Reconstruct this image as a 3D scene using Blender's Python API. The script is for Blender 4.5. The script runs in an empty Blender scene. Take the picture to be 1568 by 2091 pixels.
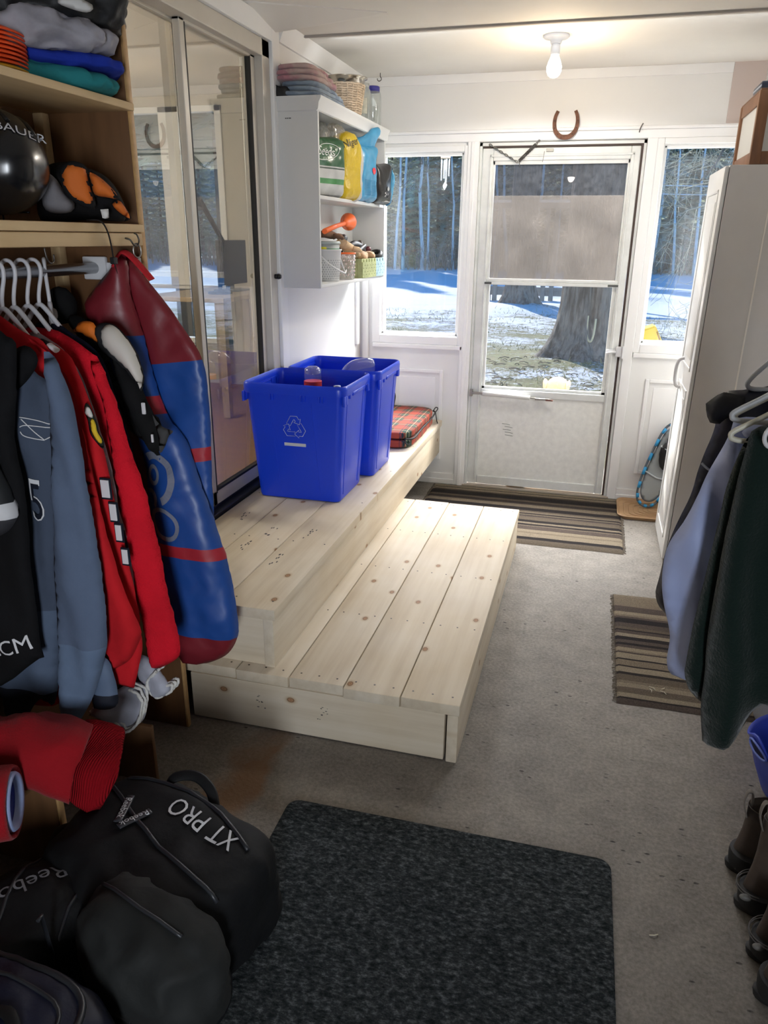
import bpy, bmesh, math, random
from mathutils import Vector, Matrix, noise, geometry
from mathutils.bvhtree import BVHTree
import numpy as np
random.seed(7)
SC = bpy.context.scene
COL = SC.collection
PI = math.pi

# ------------------------------------------------------------------ camera
cam_data = bpy.data.cameras.new('camera')
cam = bpy.data.objects.new('camera', cam_data)
COL.objects.link(cam)
cam_data.sensor_fit = 'HORIZONTAL'
cam_data.sensor_width = 36.0
cam_data.lens = 1533.28 / 1568 * 36.0
cam_data.clip_start = 0.02
cam_data.clip_end = 400
R_ = Vector((0.9649313, 0.26234769, 0.00901556))
U_ = Vector((-0.09837658, 0.3295668, 0.93899296))
F_ = Vector((-0.24337141, 0.90695061, -0.34381818))
cam.matrix_world = Matrix(((R_.x, U_.x, -F_.x, 0), (R_.y, U_.y, -F_.y, 0), (R_.z, U_.z, -F_.z, 1.5405), (0, 0, 0, 1)))
SC.camera = cam

# ------------------------------------------------------------------ light and exposure
SC.view_settings.view_transform = 'Standard'
SC.view_settings.look = 'None'
SC.view_settings.gamma = 1.0
SC.view_settings.use_curve_mapping = False
SC.view_settings.exposure = 0.32
SUN_EL, SUN_M = math.radians(27), 0.60
world = bpy.data.worlds.new('world')
SC.world = world
world.use_nodes = True
wn = world.node_tree
wn.nodes.clear()
sky = wn.nodes.new('ShaderNodeTexSky')
sky.sky_type = 'NISHITA'
sky.sun_disc = False
sky.sun_elevation = SUN_EL
sky.sun_rotation = math.atan2(-SUN_M, 1.0)
sky.air_density = 1.0
sky.dust_density = 0.4
sky.ozone_density = 3.0
bg = wn.nodes.new('ShaderNodeBackground')
bg.inputs['Strength'].default_value = 0.33
wo = wn.nodes.new('ShaderNodeOutputWorld')
hsv = wn.nodes.new('ShaderNodeHueSaturation')
hsv.inputs['Saturation'].default_value = 1.65
wn.links.new(sky.outputs[0], hsv.inputs['Color'])
wn.links.new(hsv.outputs[0], bg.inputs[0])
wn.links.new(bg.outputs[0], wo.inputs[0])

def light(name, kind, loc, direction, energy, color=(1, 1, 1), **kw):
    d = bpy.data.lights.new(name, kind)
    d.energy = energy
    d.color = color
    for k, v in kw.items():
        setattr(d, k, v)
    o = bpy.data.objects.new(name, d)
    COL.objects.link(o)
    o.location = loc
    if direction is not None:
        o.rotation_euler = Vector(direction).to_track_quat('-Z', 'Y').to_euler()
    return o

h = math.hypot(1, SUN_M)
light('sun', 'SUN', (-8, 14, 9), (SUN_M / h * math.cos(SUN_EL), -1 / h * math.cos(SUN_EL), -math.sin(SUN_EL)), 9.2, (1.0, 0.94, 0.85), angle=math.radians(0.6))
# added area lamp outside above the windows, boosting the daylight that enters
light('sky_fill', 'AREA', (0.2, 6.3, 3.15), (0.0, -1.0, -0.85), 1200, (1.0, 0.97, 0.93), shape='RECTANGLE', size=4.6, size_y=1.4)
# added fill lamp under the ceiling, standing in for bounced daylight
light('room_fill', 'AREA', (-0.2, 3.76, 2.345), (0.0, 1.0, -0.6), 2.7, (0.92, 0.96, 1.0), shape='RECTANGLE', size=2.2, size_y=0.25)
# added fill lamp behind the camera, aimed toward the closet; no window there
light('near_fill', 'AREA', (0.455, -1.45, 1.05), (-1.3, 3.0, -0.15), 11, (0.86, 0.92, 1.0), shape='RECTANGLE', size=0.34, size_y=1.1, spread=math.radians(85))

# ------------------------------------------------------------------ helpers
def srgb(r, g, b):
    def f(v):
        v /= 255.0
        return v / 12.92 if v <= 0.04045 else ((v + 0.055) / 1.055) ** 2.4
    return (f(r), f(g), f(b), 1.0)

def nodes(name):
    m = bpy.data.materials.new(name)
    m.use_nodes = True
    nt = m.node_tree
    nt.nodes.clear()
    out = nt.nodes.new('ShaderNodeOutputMaterial')
    return m, nt, out

def N(nt, kind, **kw):
    n = nt.nodes.new('ShaderNode' + kind)
    for k, v in kw.items():
        if k in n.inputs:
            n.inputs[k].default_value = v
        else:
            setattr(n, k, v)
    return n

def mixc(nt, fac, a, b, blend='MIX'):
    n = nt.nodes.new('ShaderNodeMix')
    n.data_type = 'RGBA'
    n.blend_type = blend
    for idx, v in ((0, fac), (6, a), (7, b)):
        if isinstance(v, bpy.types.NodeSocket):
            nt.links.new(v, n.inputs[idx])
        else:
            n.inputs[idx].default_value = v
    return n.outputs[2]

def ramp(nt, fac, stops, interp='LINEAR'):
    n = nt.nodes.new('ShaderNodeValToRGB')
    n.color_ramp.interpolation = interp
    el = n.color_ramp.elements
    while len(el) > 1:
        el.remove(el[-1])
    el[0].position, el[0].color = stops[0]
    for p, c in stops[1:]:
        e = el.new(p)
        e.color = c
    nt.links.new(fac, n.inputs[0])
    return n.outputs[0]

def coords(nt, scale=(1, 1, 1), kind='Object', rand=0.0):
    tc = nt.nodes.new('ShaderNodeTexCoord')
    mp = nt.nodes.new('ShaderNodeMapping')
    mp.inputs['Scale'].default_value = scale
    nt.links.new(tc.outputs[kind], mp.inputs[0])
    if rand:
        oi = nt.nodes.new('ShaderNodeObjectInfo')
        cx = nt.nodes.new('ShaderNodeCombineXYZ')
        ml = N(nt, 'Math', operation='MULTIPLY')
        ml.inputs[1].default_value = rand
        nt.links.new(oi.outputs['Random'], ml.inputs[0])
        for k in range(3):
            nt.links.new(ml.outputs[0], cx.inputs[k])
        nt.links.new(cx.outputs[0], mp.inputs['Location'])
    return mp.outputs[0]

def noisetex(nt, vec, scale, detail=3, rough=0.55):
    n = nt.nodes.new('ShaderNodeTexNoise')
    n.inputs['Scale'].default_value = scale
    n.inputs['Detail'].default_value = detail
    n.inputs['Roughness'].default_value = rough
    nt.links.new(vec, n.inputs['Vector'])
    return n.outputs['Fac']

def bumpn(nt, height, strength, dist=0.01):
    b = nt.nodes.new('ShaderNodeBump')
    b.inputs['Strength'].default_value = strength
    b.inputs['Distance'].default_value = dist
    nt.links.new(height, b.inputs['Height'])
    return b.outputs[0]

def M(name, col, rough=0.6, metal=0.0, spec=0.5, var=0.0, vscale=6.0, bump=0.0, bscale=120.0, bdist=0.004,
      stretch=(1, 1, 1), emit=None, estr=0.0, coat=0.0, sheen=0.0, alpha=1.0, trans=0.0, leaf=0.0):
    m, nt, out = nodes(name)
    p = N(nt, 'BsdfPrincipled')
    p.inputs['Roughness'].default_value = rough
    p.inputs['Metallic'].default_value = metal
    p.inputs['Specular IOR Level'].default_value = spec
    p.inputs['Coat Weight'].default_value = coat
    p.inputs['Sheen Weight'].default_value = sheen
    p.inputs['Transmission Weight'].default_value = trans
    p.inputs['Alpha'].default_value = alpha
    p.inputs['Base Color'].default_value = col
    vec = coords(nt, stretch) if (var or bump) else None
    if var:
        f = noisetex(nt, vec, vscale, 4)
        lo = tuple(c * (1 - var) for c in col[:3]) + (1,)
        hi = tuple(min(1, c * (1 + var)) for c in col[:3]) + (1,)
        c = ramp(nt, f, [(0.3, lo), (0.7, hi)])
        nt.links.new(c, p.inputs['Base Color'])
    if bump:
        f = noisetex(nt, vec, bscale, 3)
        nt.links.new(bumpn(nt, f, bump, bdist), p.inputs['Normal'])
    if emit:
        p.inputs['Emission Color'].default_value = emit
        p.inputs['Emission Strength'].default_value = estr
    if leaf:
        tl = N(nt, 'BsdfTranslucent')
        tl.inputs['Color'].default_value = col
        mx = N(nt, 'MixShader')
        mx.inputs[0].default_value = leaf
        nt.links.new(p.outputs[0], mx.inputs[1])
        nt.links.new(tl.outputs[0], mx.inputs[2])
        nt.links.new(mx.outputs[0], out.inputs[0])
    else:
        nt.links.new(p.outputs[0], out.inputs[0])
    return m

def banded(name, axis, stops, rough=0.7, bump=0.0, bscale=80, wob=0.0, spec=0.4, var=0.1, slope=(0, 0, 0), sheen=0.0, wave=None):
    """colour zones along one object axis: stops = [(upper limit in metres, colour)...] from low to high"""
    m, nt, out = nodes(name)
    p = N(nt, 'BsdfPrincipled')
    p.inputs['Roughness'].default_value = rough
    p.inputs['Specular IOR Level'].default_value = spec
    p.inputs['Sheen Weight'].default_value = sheen
    tc = nt.nodes.new('ShaderNodeTexCoord')
    dot = N(nt, 'VectorMath', operation='DOT_PRODUCT')
    nt.links.new(tc.outputs['Object'], dot.inputs[0])
    ax = [0.0, 0.0, 0.0]
    ax[axis] = 1.0
    dot.inputs[1].default_value = [a + s for a, s in zip(ax, slope)]
    val = dot.outputs['Value']
    lo, hi = stops[0][0] - 0.5, stops[-1][0] + 0.5
    mr = N(nt, 'MapRange')
    mr.inputs['From Min'].default_value = lo
    mr.inputs['From Max'].default_value = hi
    nt.links.new(val, mr.inputs['Value'])
    pos, rs = 0.0, []
    for lim, c in stops:
        rs.append((max(0.0, pos), c))
        pos = (lim - lo) / (hi - lo)
    c = ramp(nt, mr.outputs[0], rs, 'CONSTANT')
    vec = coords(nt)
    if var:
        f = noisetex(nt, vec, 14, 4)
        g = ramp(nt, f, [(0.3, (1 - var,) * 3 + (1,)), (0.7, (1, 1, 1, 1))])
        c = mixc(nt, 1.0, c, g, 'MULTIPLY')
    nt.links.new(c, p.inputs['Base Color'])
    if bump:
        if wave:
            w = N(nt, 'TexWave')
            w.inputs['Scale'].default_value = wave
            nt.links.new(vec, w.inputs['Vector'])
            nt.links.new(bumpn(nt, w.outputs['Fac'], bump, 0.004), p.inputs['Normal'])
        else:
            f = noisetex(nt, vec, bscale, 3)
            nt.links.new(bumpn(nt, f, bump, 0.004), p.inputs['Normal'])
    nt.links.new(p.outputs[0], out.inputs[0])
    return m

def glassy(name, tint=(1, 1, 1, 1), refl=0.06, rough=0.0, dirt=0.0, dirtcol=(0.8, 0.8, 0.8, 1), dscale=30, vary=None):
    """window glass: lets light straight through, mirrors at grazing angles, optional dirt film"""
    m, nt, out = nodes(name)
    tr = N(nt, 'BsdfTransparent')
    tr.inputs['Color'].default_value = tint
    gl = N(nt, 'BsdfGlossy')
    gl.inputs['Roughness'].default_value = rough
    lw = N(nt, 'Fresnel')
    lw.inputs['IOR'].default_value = 1.65
    add = N(nt, 'Math', operation='ADD', use_clamp=True)
    add.inputs[1].default_value = refl
    nt.links.new(lw.outputs[0], add.inputs[0])
    mx = N(nt, 'MixShader')
    geo = nt.nodes.new('ShaderNodeNewGeometry')
    front = N(nt, 'Math', operation='SUBTRACT')
    front.inputs[0].default_value = 1.0
    nt.links.new(geo.outputs['Backfacing'], front.inputs[1])
    fm = N(nt, 'Math', operation='MULTIPLY')
    nt.links.new(add.outputs[0], fm.inputs[0])
    nt.links.new(front.outputs[0], fm.inputs[1])
    nt.links.new(fm.outputs[0], mx.inputs[0])
    nt.links.new(tr.outputs[0], mx.inputs[1])
    nt.links.new(gl.outputs[0], mx.inputs[2])
    res = mx.outputs[0]
    if dirt:
        vec = coords(nt)
        f = noisetex(nt, vec, dscale, 8, 0.7)
        f2 = noisetex(nt, vec, 5, 3)
        fa = ramp(nt, f, [(0.3, (dirt * 0.55,) * 3 + (1,)), (0.72, (min(1, dirt * 1.4),) * 3 + (1,))])
        fb = ramp(nt, f2, [(0.3, (0.6,) * 3 + (1,)), (0.7, (1, 1, 1, 1))])
        fc = mixc(nt, 1.0, fa, fb, 'MULTIPLY')
        df = N(nt, 'BsdfDiffuse')
        df.inputs['Color'].default_value = dirtcol
        tl = N(nt, 'BsdfTranslucent')
        tl.inputs['Color'].default_value = dirtcol
        ds = N(nt, 'MixShader')
        ds.inputs[0].default_value = 0.6
        nt.links.new(df.outputs[0], ds.inputs[1])
        nt.links.new(tl.outputs[0], ds.inputs[2])
        m2 = N(nt, 'MixShader')
        nt.links.new(fc, m2.inputs[0])
        nt.links.new(res, m2.inputs[1])
        nt.links.new(ds.outputs[0], m2.inputs[2])
        res = m2.outputs[0]
    nt.links.new(res, out.inputs[0])
    return m

# ---- mesh building
class MB:
    def __init__(s):
        s.bm = bmesh.new()

    def box(s, x0, x1, y0, y1, z0, z1, bev=0.0, mi=0, seg=2):
        b = bmesh.new()
        bmesh.ops.create_cube(b, size=1)
        for v in b.verts:
            v.co = Vector(((x0 + x1) / 2 + v.co.x * (x1 - x0), (y0 + y1) / 2 + v.co.y * (y1 - y0), (z0 + z1) / 2 + v.co.z * (z1 - z0)))
        if bev:
            bmesh.ops.bevel(b, geom=b.edges[:], offset=bev, segments=seg, affect='EDGES', profile=0.5)
        for f in b.faces:
            f.material_index = mi
        return s.merge(b)

    def merge(s, b, mat=None):
        if mat is not None:
            bmesh.ops.transform(b, matrix=mat, verts=b.verts[:])
        me = bpy.data.meshes.new('tmp')
        b.to_mesh(me)
        b.free()
        s.bm.from_mesh(me)
        bpy.data.meshes.remove(me)
        return s

    def tube(s, pts, r, n=8, closed=False, mi=0, flat=None):
        """sweep a circle (or flat ellipse) along points; r number or list"""
        P = [Vector(p) for p in pts]
        m = len(P)
        rs = r if isinstance(r, (list, tuple)) else [r] * m
        up = None
        rings = []
        for i in range(m):
            if closed:
                t = P[(i + 1) % m] - P[i - 1]
            else:
                t = P[min(i + 1, m - 1)] - P[max(i - 1, 0)]
            if t.length < 1e-9:
                t = Vector((0, 0, 1))
            t.normalize()
            if up is None:
                a = Vector((0, 0, 1)) if abs(t.z) < 0.9 else Vector((1, 0, 0))
                up = (a - t * a.dot(t)).normalized()
            else:
                up = up - t * up.dot(t)
                if up.length < 1e-6:
                    a = Vector((1, 0, 0))
                    up = a - t * a.dot(t)
                up.normalize()
            sd = t.cross(up)
            ra = rs[i]
            rb = ra * (flat if flat else 1.0)
            rings.append([s.bm.verts.new(P[i] + up * (math.cos(2 * PI * k / n) * rb) + sd * (math.sin(2 * PI * k / n) * ra)) for k in range(n)])
        rng = range(m) if closed else range(m - 1)
        for i in rng:
            A, B = rings[i], rings[(i + 1) % m]
            for k in range(n):
                f = s.bm.faces.new((A[k], A[(k + 1) % n], B[(k + 1) % n], B[k]))
                f.material_index = mi
                f.smooth = True
        if not closed:
            for ring, rev in ((rings[0], False), (rings[-1], True)):
                try:
                    f = s.bm.faces.new(ring if rev else ring[::-1])
                    f.material_index = mi
                except ValueError:
                    pass
        return s

    def cyl(s, p0, p1, r, n=16, mi=0):
        return s.tube([p0, p1], r, n, mi=mi)

    def lathe(s, prof, cx=0, cy=0, cz=0, n=24, mi=0, sx=1.0, sy=1.0, power=None):
        """profile [(r, z)...] turned about the vertical axis"""
        rings = []
        for r, z in prof:
            ring = []
            for k in range(n):
                a = 2 * PI * k / n
                c, q = math.cos(a), math.sin(a)
                if power:
                    d = (abs(c) ** power + abs(q) ** power) ** (-1 / power)
                    c, q = c * d, q * d
                ring.append(s.bm.verts.new((cx + c * r * sx, cy + q * r * sy, cz + z)))
            rings.append(ring)
        for A, B in zip(rings[:-1], rings[1:]):
            for k in range(n):
                f = s.bm.faces.new((A[k], A[(k + 1) % n], B[(k + 1) % n], B[k]))
                f.smooth = True
                f.material_index = mi
        for ring, rev in ((rings[0], True), (rings[-1], False)):
            if prof[0 if rev else -1][0] > 1e-6:
                f = s.bm.faces.new(ring[::-1] if rev else ring)
                f.material_index = mi
        bmesh.ops.remove_doubles(s.bm, verts=[v for ring in rings for v in ring], dist=1e-6)
        return s

    def loft(s, rings, mi=0, cap=True, closed_u=True):
        R = [[s.bm.verts.new(p) for p in ring] for ring in rings]
        n = len(R[0])
        for A, B in zip(R[:-1], R[1:]):
            for k in range(n if closed_u else n - 1):
                f = s.bm.faces.new((A[k], A[(k + 1) % n], B[(k + 1) % n], B[k]))
                f.smooth = True
                f.material_index = mi
        if cap:
            for ring, rev in ((R[0], True), (R[-1], False)):
                f = s.bm.faces.new(ring[::-1] if rev else ring)
                f.material_index = mi
        return s

    def prism(s, poly, axis, a0, a1, mi=0, bev=0.0):
        """polygon in the two other axes, extruded along axis from a0 to a1"""
        b = bmesh.new()
        def pt(p, a):
            q = list(p)
            q.insert('xyz'.index(axis), a)
            return q
        v0 = [b.verts.new(pt(p, a0)) for p in poly]
        v1 = [b.verts.new(pt(p, a1)) for p in poly]
        n = len(poly)
        b.faces.new(v0)
        b.faces.new(v1[::-1])
        for k in range(n):
            b.faces.new((v0[k], v1[k], v1[(k + 1) % n], v0[(k + 1) % n]))
        bmesh.ops.recalc_face_normals(b, faces=b.faces[:])
        if bev:
            bmesh.ops.bevel(b, geom=b.edges[:], offset=bev, segments=2, affect='EDGES')
        for f in b.faces:
            f.material_index = mi
        return s.merge(b)

    def lump(s, c, d, power=3.0, seg=20, amp=0.0, freq=6.0, rot=(0, 0, 0), mi=0, seed=0.0, flatbottom=None):
        """rounded soft block (superellipsoid) with lumpy skin"""
        b = bmesh.new()
        bmesh.ops.create_cube(b, size=2)
        bmesh.ops.subdivide_edges(b, edges=b.edges[:], cuts=seg, use_grid_fill=True)
        rm = Matrix.Rotation(rot[2], 3, 'Z') @ Matrix.Rotation(rot[1], 3, 'Y') @ Matrix.Rotation(rot[0], 3, 'X')
        for v in b.verts:
            p = v.co
            L = (abs(p.x) ** power + abs(p.y) ** power + abs(p.z) ** power) ** (1 / power)
            q = p / L
            q = Vector((q.x * d[0] / 2, q.y * d[1] / 2, q.z * d[2] / 2))
            if amp:
                nn = noise.noise(q * freq + Vector((seed, seed * 2.3, -seed)))
                rg = 1 - abs(noise.noise(q * freq * 1.9 + Vector((seed + 9, 3, seed)))) * 2
                q = q + q.normalized() * (amp * nn + amp * 0.45 * rg)
            q = rm @ q + Vector(c)
            if flatbottom is not None and q.z < flatbottom:
                q.z = flatbottom
            v.co = q
        for f in b.faces:
            f.smooth = True
            f.material_index = mi
        return s.merge(b)

    def smooth(s):
        for f in s.bm.faces:
            f.smooth = True
        return s

    def build(s, name, mat, parent=None, angle=None, loc=None):
        me = bpy.data.meshes.new(name)
        bmesh.ops.recalc_face_normals(s.bm, faces=s.bm.faces[:])
        o0 = Vector((0, 0, 0))
        if parent is not None:
            o0 = root_loc(parent)
        elif loc is not None:
            o0 = Vector(loc)
        if o0.length:
            bmesh.ops.translate(s.bm, verts=s.bm.verts[:], vec=-o0)
        s.bm.to_mesh(me)
        s.bm.free()
        if angle is not None:
            me.set_sharp_from_angle(angle=math.radians(angle))
        for mm in (mat if isinstance(mat, (list, tuple)) else [mat]):
            me.materials.append(mm)
        o = bpy.data.objects.new(name, me)
        COL.objects.link(o)
        if parent is not None:
            o.parent = parent
        elif loc is not None:
            o.location = o0
        return o

def root_loc(o):
    while o.parent is not None:
        o = o.parent
    return o.location.copy()

def tag(o, label, cat, group=None, kind=None):
    if label: o['label'] = label
    if cat: o['category'] = cat
    if group: o['group'] = group
    if kind: o['kind'] = kind
    return o

def thing(name, label, cat, loc=(0, 0, 0), group=None):
    o = bpy.data.objects.new(name, None)
    o.empty_display_size = 0.05
    COL.objects.link(o)
    o.location = loc
    return tag(o, label, cat, group)

def struct(name, mb, mat, parent=None, **kw):
    o = mb.build(name, mat, parent, **kw)
    if parent is None:
        o['kind'] = 'structure'
    return o

def dup(root, loc=None, rotz=None, label=None):
    r = root.copy()
    COL.objects.link(r)
    if loc is not None: r.location = loc
    if rotz is not None: r.rotation_euler = (root.rotation_euler.x, root.rotation_euler.y, rotz)
    if label: r['label'] = label
    for ch in list(root.children):
        c = ch.copy()
        COL.objects.link(c)
        c.parent = r
        for g in list(ch.children):
            d = g.copy()
            COL.objects.link(d)
            d.parent = c
    return r

def spline(pts, n=6, closed=False):
    """Catmull-Rom through points (any dimension)"""
    P = [tuple(p) for p in pts]
    m = len(P)
    out = []
    rng = range(m) if closed else range(m - 1)
    for i in rng:
        if closed:
            a, b, c, d = P[i - 1], P[i], P[(i + 1) % m], P[(i + 2) % m]
        else:
            a, b, c, d = P[max(i - 1, 0)], P[i], P[i + 1], P[min(i + 2, m - 1)]
        for k in range(n):
            t = k / n
            out.append(tuple(0.5 * (2 * q + (r - p) * t + (2 * p - 5 * q + 4 * r - s_) * t * t + (3 * q - p - 3 * r + s_) * t ** 3)
                             for p, q, r, s_ in zip(a, b, c, d)))
    if not closed:
        out.append(P[-1])
    return out

def puffy(outline, T, origin=(0, 0, 0), U=(1, 0, 0), V=(0, 0, 1), res=0.014, edge=0.04, fold=0.0, ffreq=40.0, fdir=(1, 0.15), crumple=0.0, smooth_outline=True, seed=0.0, bulge=None, mb=None, mi=0, back=1.0):
    """soft cloth body of the given outline (u, v), padded to half-thickness T, with folds"""
    U, V, O = Vector(U).normalized(), Vector(V).normalized(), Vector(origin)
    Nn = U.cross(V)
    pts = spline(outline, 5, True) if smooth_outline else list(outline)
    # resample
    P = np.array(pts)
    Q = np.vstack([P, P[:1]])
    seg = np.linalg.norm(np.diff(Q, axis=0), axis=1)
    cum = np.concatenate([[0], np.cumsum(seg)])
    nb = max(12, int(cum[-1] / res))
    t = np.linspace(0, cum[-1], nb, endpoint=False)
    B = np.stack([np.interp(t, cum, Q[:, k]) for k in (0, 1)], 1)
    lo, hi = B.min(0), B.max(0)
    gx = np.arange(lo[0], hi[0], res)
    gy = np.arange(lo[1], hi[1], res * 0.87)
    G = np.array([(x + (res / 2 if j % 2 else 0), y) for j, y in enumerate(gy) for x in gx])
    # inside test
    def inside(pt):
        x, y = pt[:, 0], pt[:, 1]
        c = np.zeros(len(pt), bool)
        for i in range(nb):
            x1, y1 = B[i]
            x2, y2 = B[(i + 1) % nb]
            if y1 == y2: continue
            m_ = ((y1 > y) != (y2 > y)) & (x < (x2 - x1) * (y - y1) / (y2 - y1) + x1)
            c ^= m_
        return c
    def dist(pt):
        best = np.full(len(pt), 1e9)
        for i in range(nb):
            a, b = B[i], B[(i + 1) % nb]
            ab = b - a
            L2 = (ab ** 2).sum() + 1e-12
            tt = np.clip(((pt - a) @ ab) / L2, 0, 1)
            best = np.minimum(best, np.linalg.norm(pt - a - tt[:, None] * ab, axis=1))
        return best
    G = G[inside(G)]
    if len(G):
        G = G[dist(G) > res * 0.55]
    A = np.vstack([B, G]) if len(G) else B
    verts = [Vector((float(a), float(b))) for a, b in A]
    edges = [(i, (i + 1) % nb) for i in range(nb)]
    ov, oe, of, _, _, _ = geometry.delaunay_2d_cdt(verts, edges, [list(range(nb))], 1, 1e-6)
    av = np.array([(v.x, v.y) for v in ov])
    d = dist(av)
    mb = mb or MB()
    bm = mb.bm
    fr, bk = [], []
    on_edge = d < 1e-5
    for i, (u, v) in enumerate(av):
        k = min(1.0, d[i] / edge)
        th = T * math.sqrt(max(0.0, 1 - (1 - k) ** 2))
        off = 0.0
        if fold:
            q = (u * fdir[0] + v * fdir[1]) * ffreq + 2.2 * noise.noise(Vector((u * 5 + seed, v * 3, seed)))
            off += fold * math.sin(q) * min(1.0, k * 1.5 + 0.35)
        if crumple:
            off += crumple * noise.noise(Vector((u * 9 + seed, v * 9 - seed, seed * 3))) + crumple * 0.6 * (1 - 2 * abs(noise.noise(Vector((u * 16 - seed, v * 16, seed)))))
        if bulge:
            off += bulge(u, v)
        base = O + U * float(u) + V * float(v)
        f_ = bm.verts.new(base + Nn * (th + off))
        fr.append(f_)
        bk.append(f_ if on_edge[i] else bm.verts.new(base + Nn * (-th * back + off)))
    for f in of:
        for lst, rev in ((fr, False), (bk, True)):
            vs = [lst[i] for i in f]
            try:
                nf = bm.faces.new(vs[::-1] if rev else vs)
                nf.smooth = True
                nf.material_index = mi
            except ValueError:
                pass
    return mb

def bvh_of(objs):
    """ray target in world space (objects unrotated)"""
    vs, fs = [], []
    for o in objs:
        k = len(vs)
        off = root_loc(o)
        vs += [v.co + off for v in o.data.vertices]
        fs += [[i + k for i in p.vertices] for p in o.data.polygons]
    return BVHTree.FromPolygons(vs, fs)

def text_mesh(body, size, extrude=0.0):
    cu = bpy.data.curves.new('txt', 'FONT')
    cu.body = body
    cu.size = size
    cu.extrude = extrude
    cu.align_x = 'CENTER'
    cu.align_y = 'CENTER'
    cu.resolution_u = 3
    o = bpy.data.objects.new('txt', cu)
    COL.objects.link(o)
    dg = bpy.context.evaluated_depsgraph_get()
    dg.update()
    me = bpy.data.meshes.new_from_object(o.evaluated_get(dg))
    bpy.data.objects.remove(o)
    bpy.data.curves.remove(cu)
    return me

def lettering(body, size, origin, xd, yd, mat, parent, target=None, cast=None, bold=0.0, off=0.0025, name='lettering', squash=1.0, label=None):
    me = text_mesh(body, size)
    b = bmesh.new()
    b.from_mesh(me)
    bpy.data.meshes.remove(me)
    if bold:
        pass
    bmesh.ops.triangulate(b, faces=b.faces[:])
    bmesh.ops.subdivide_edges(b, edges=[e for e in b.edges if e.calc_length() > size * 0.25], cuts=2)
    X, Y, O = Vector(xd).normalized(), Vector(yd).normalized(), Vector(origin)
    Z = X.cross(Y)
    cd = Vector(cast).normalized() if cast else -Z
    for v in b.verts:
        p = O + X * v.co.x * squash + Y * v.co.y
        if target is not None:
            hit, nr, _, _ = target.ray_cast(p - cd * 0.25, cd)
            if hit is not None and (hit - p).length < 0.22:
                p = hit
            p = p - cd * off
        v.co = p
    mb = MB()
    mb.merge(b)
    o = mb.build(name, mat, parent)
    if label: o['label'] = label
    return o
# ------------------------------------------------------------------ materials of the place
white_paint = M('white_paint', srgb(240, 240, 239), 0.55, var=0.04, vscale=2.5, bump=0.12, bscale=30, bdist=0.003)
wall_paint = M('wall_paint', srgb(234, 234, 232), 0.6, var=0.03, vscale=1.5, bump=0.15, bscale=18, bdist=0.004)
ceiling_paint = M('ceiling_paint', srgb(234, 231, 224), 0.75, var=0.04, vscale=2, bump=0.2, bscale=12, bdist=0.004)
old_alu = M('old_aluminium', srgb(222, 224, 221), 0.5, 0.0, var=0.10, vscale=9, bump=0.08, bscale=60)
dark_gap = M('dark_weatherstrip', srgb(74, 62, 58), 0.8)
black_rubber = M('black_rubber', srgb(22, 22, 24), 0.6)
steel = M('steel', srgb(170, 170, 168), 0.3, 1.0)
white_plastic = M('white_plastic', srgb(214, 214, 216), 0.35)

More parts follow.
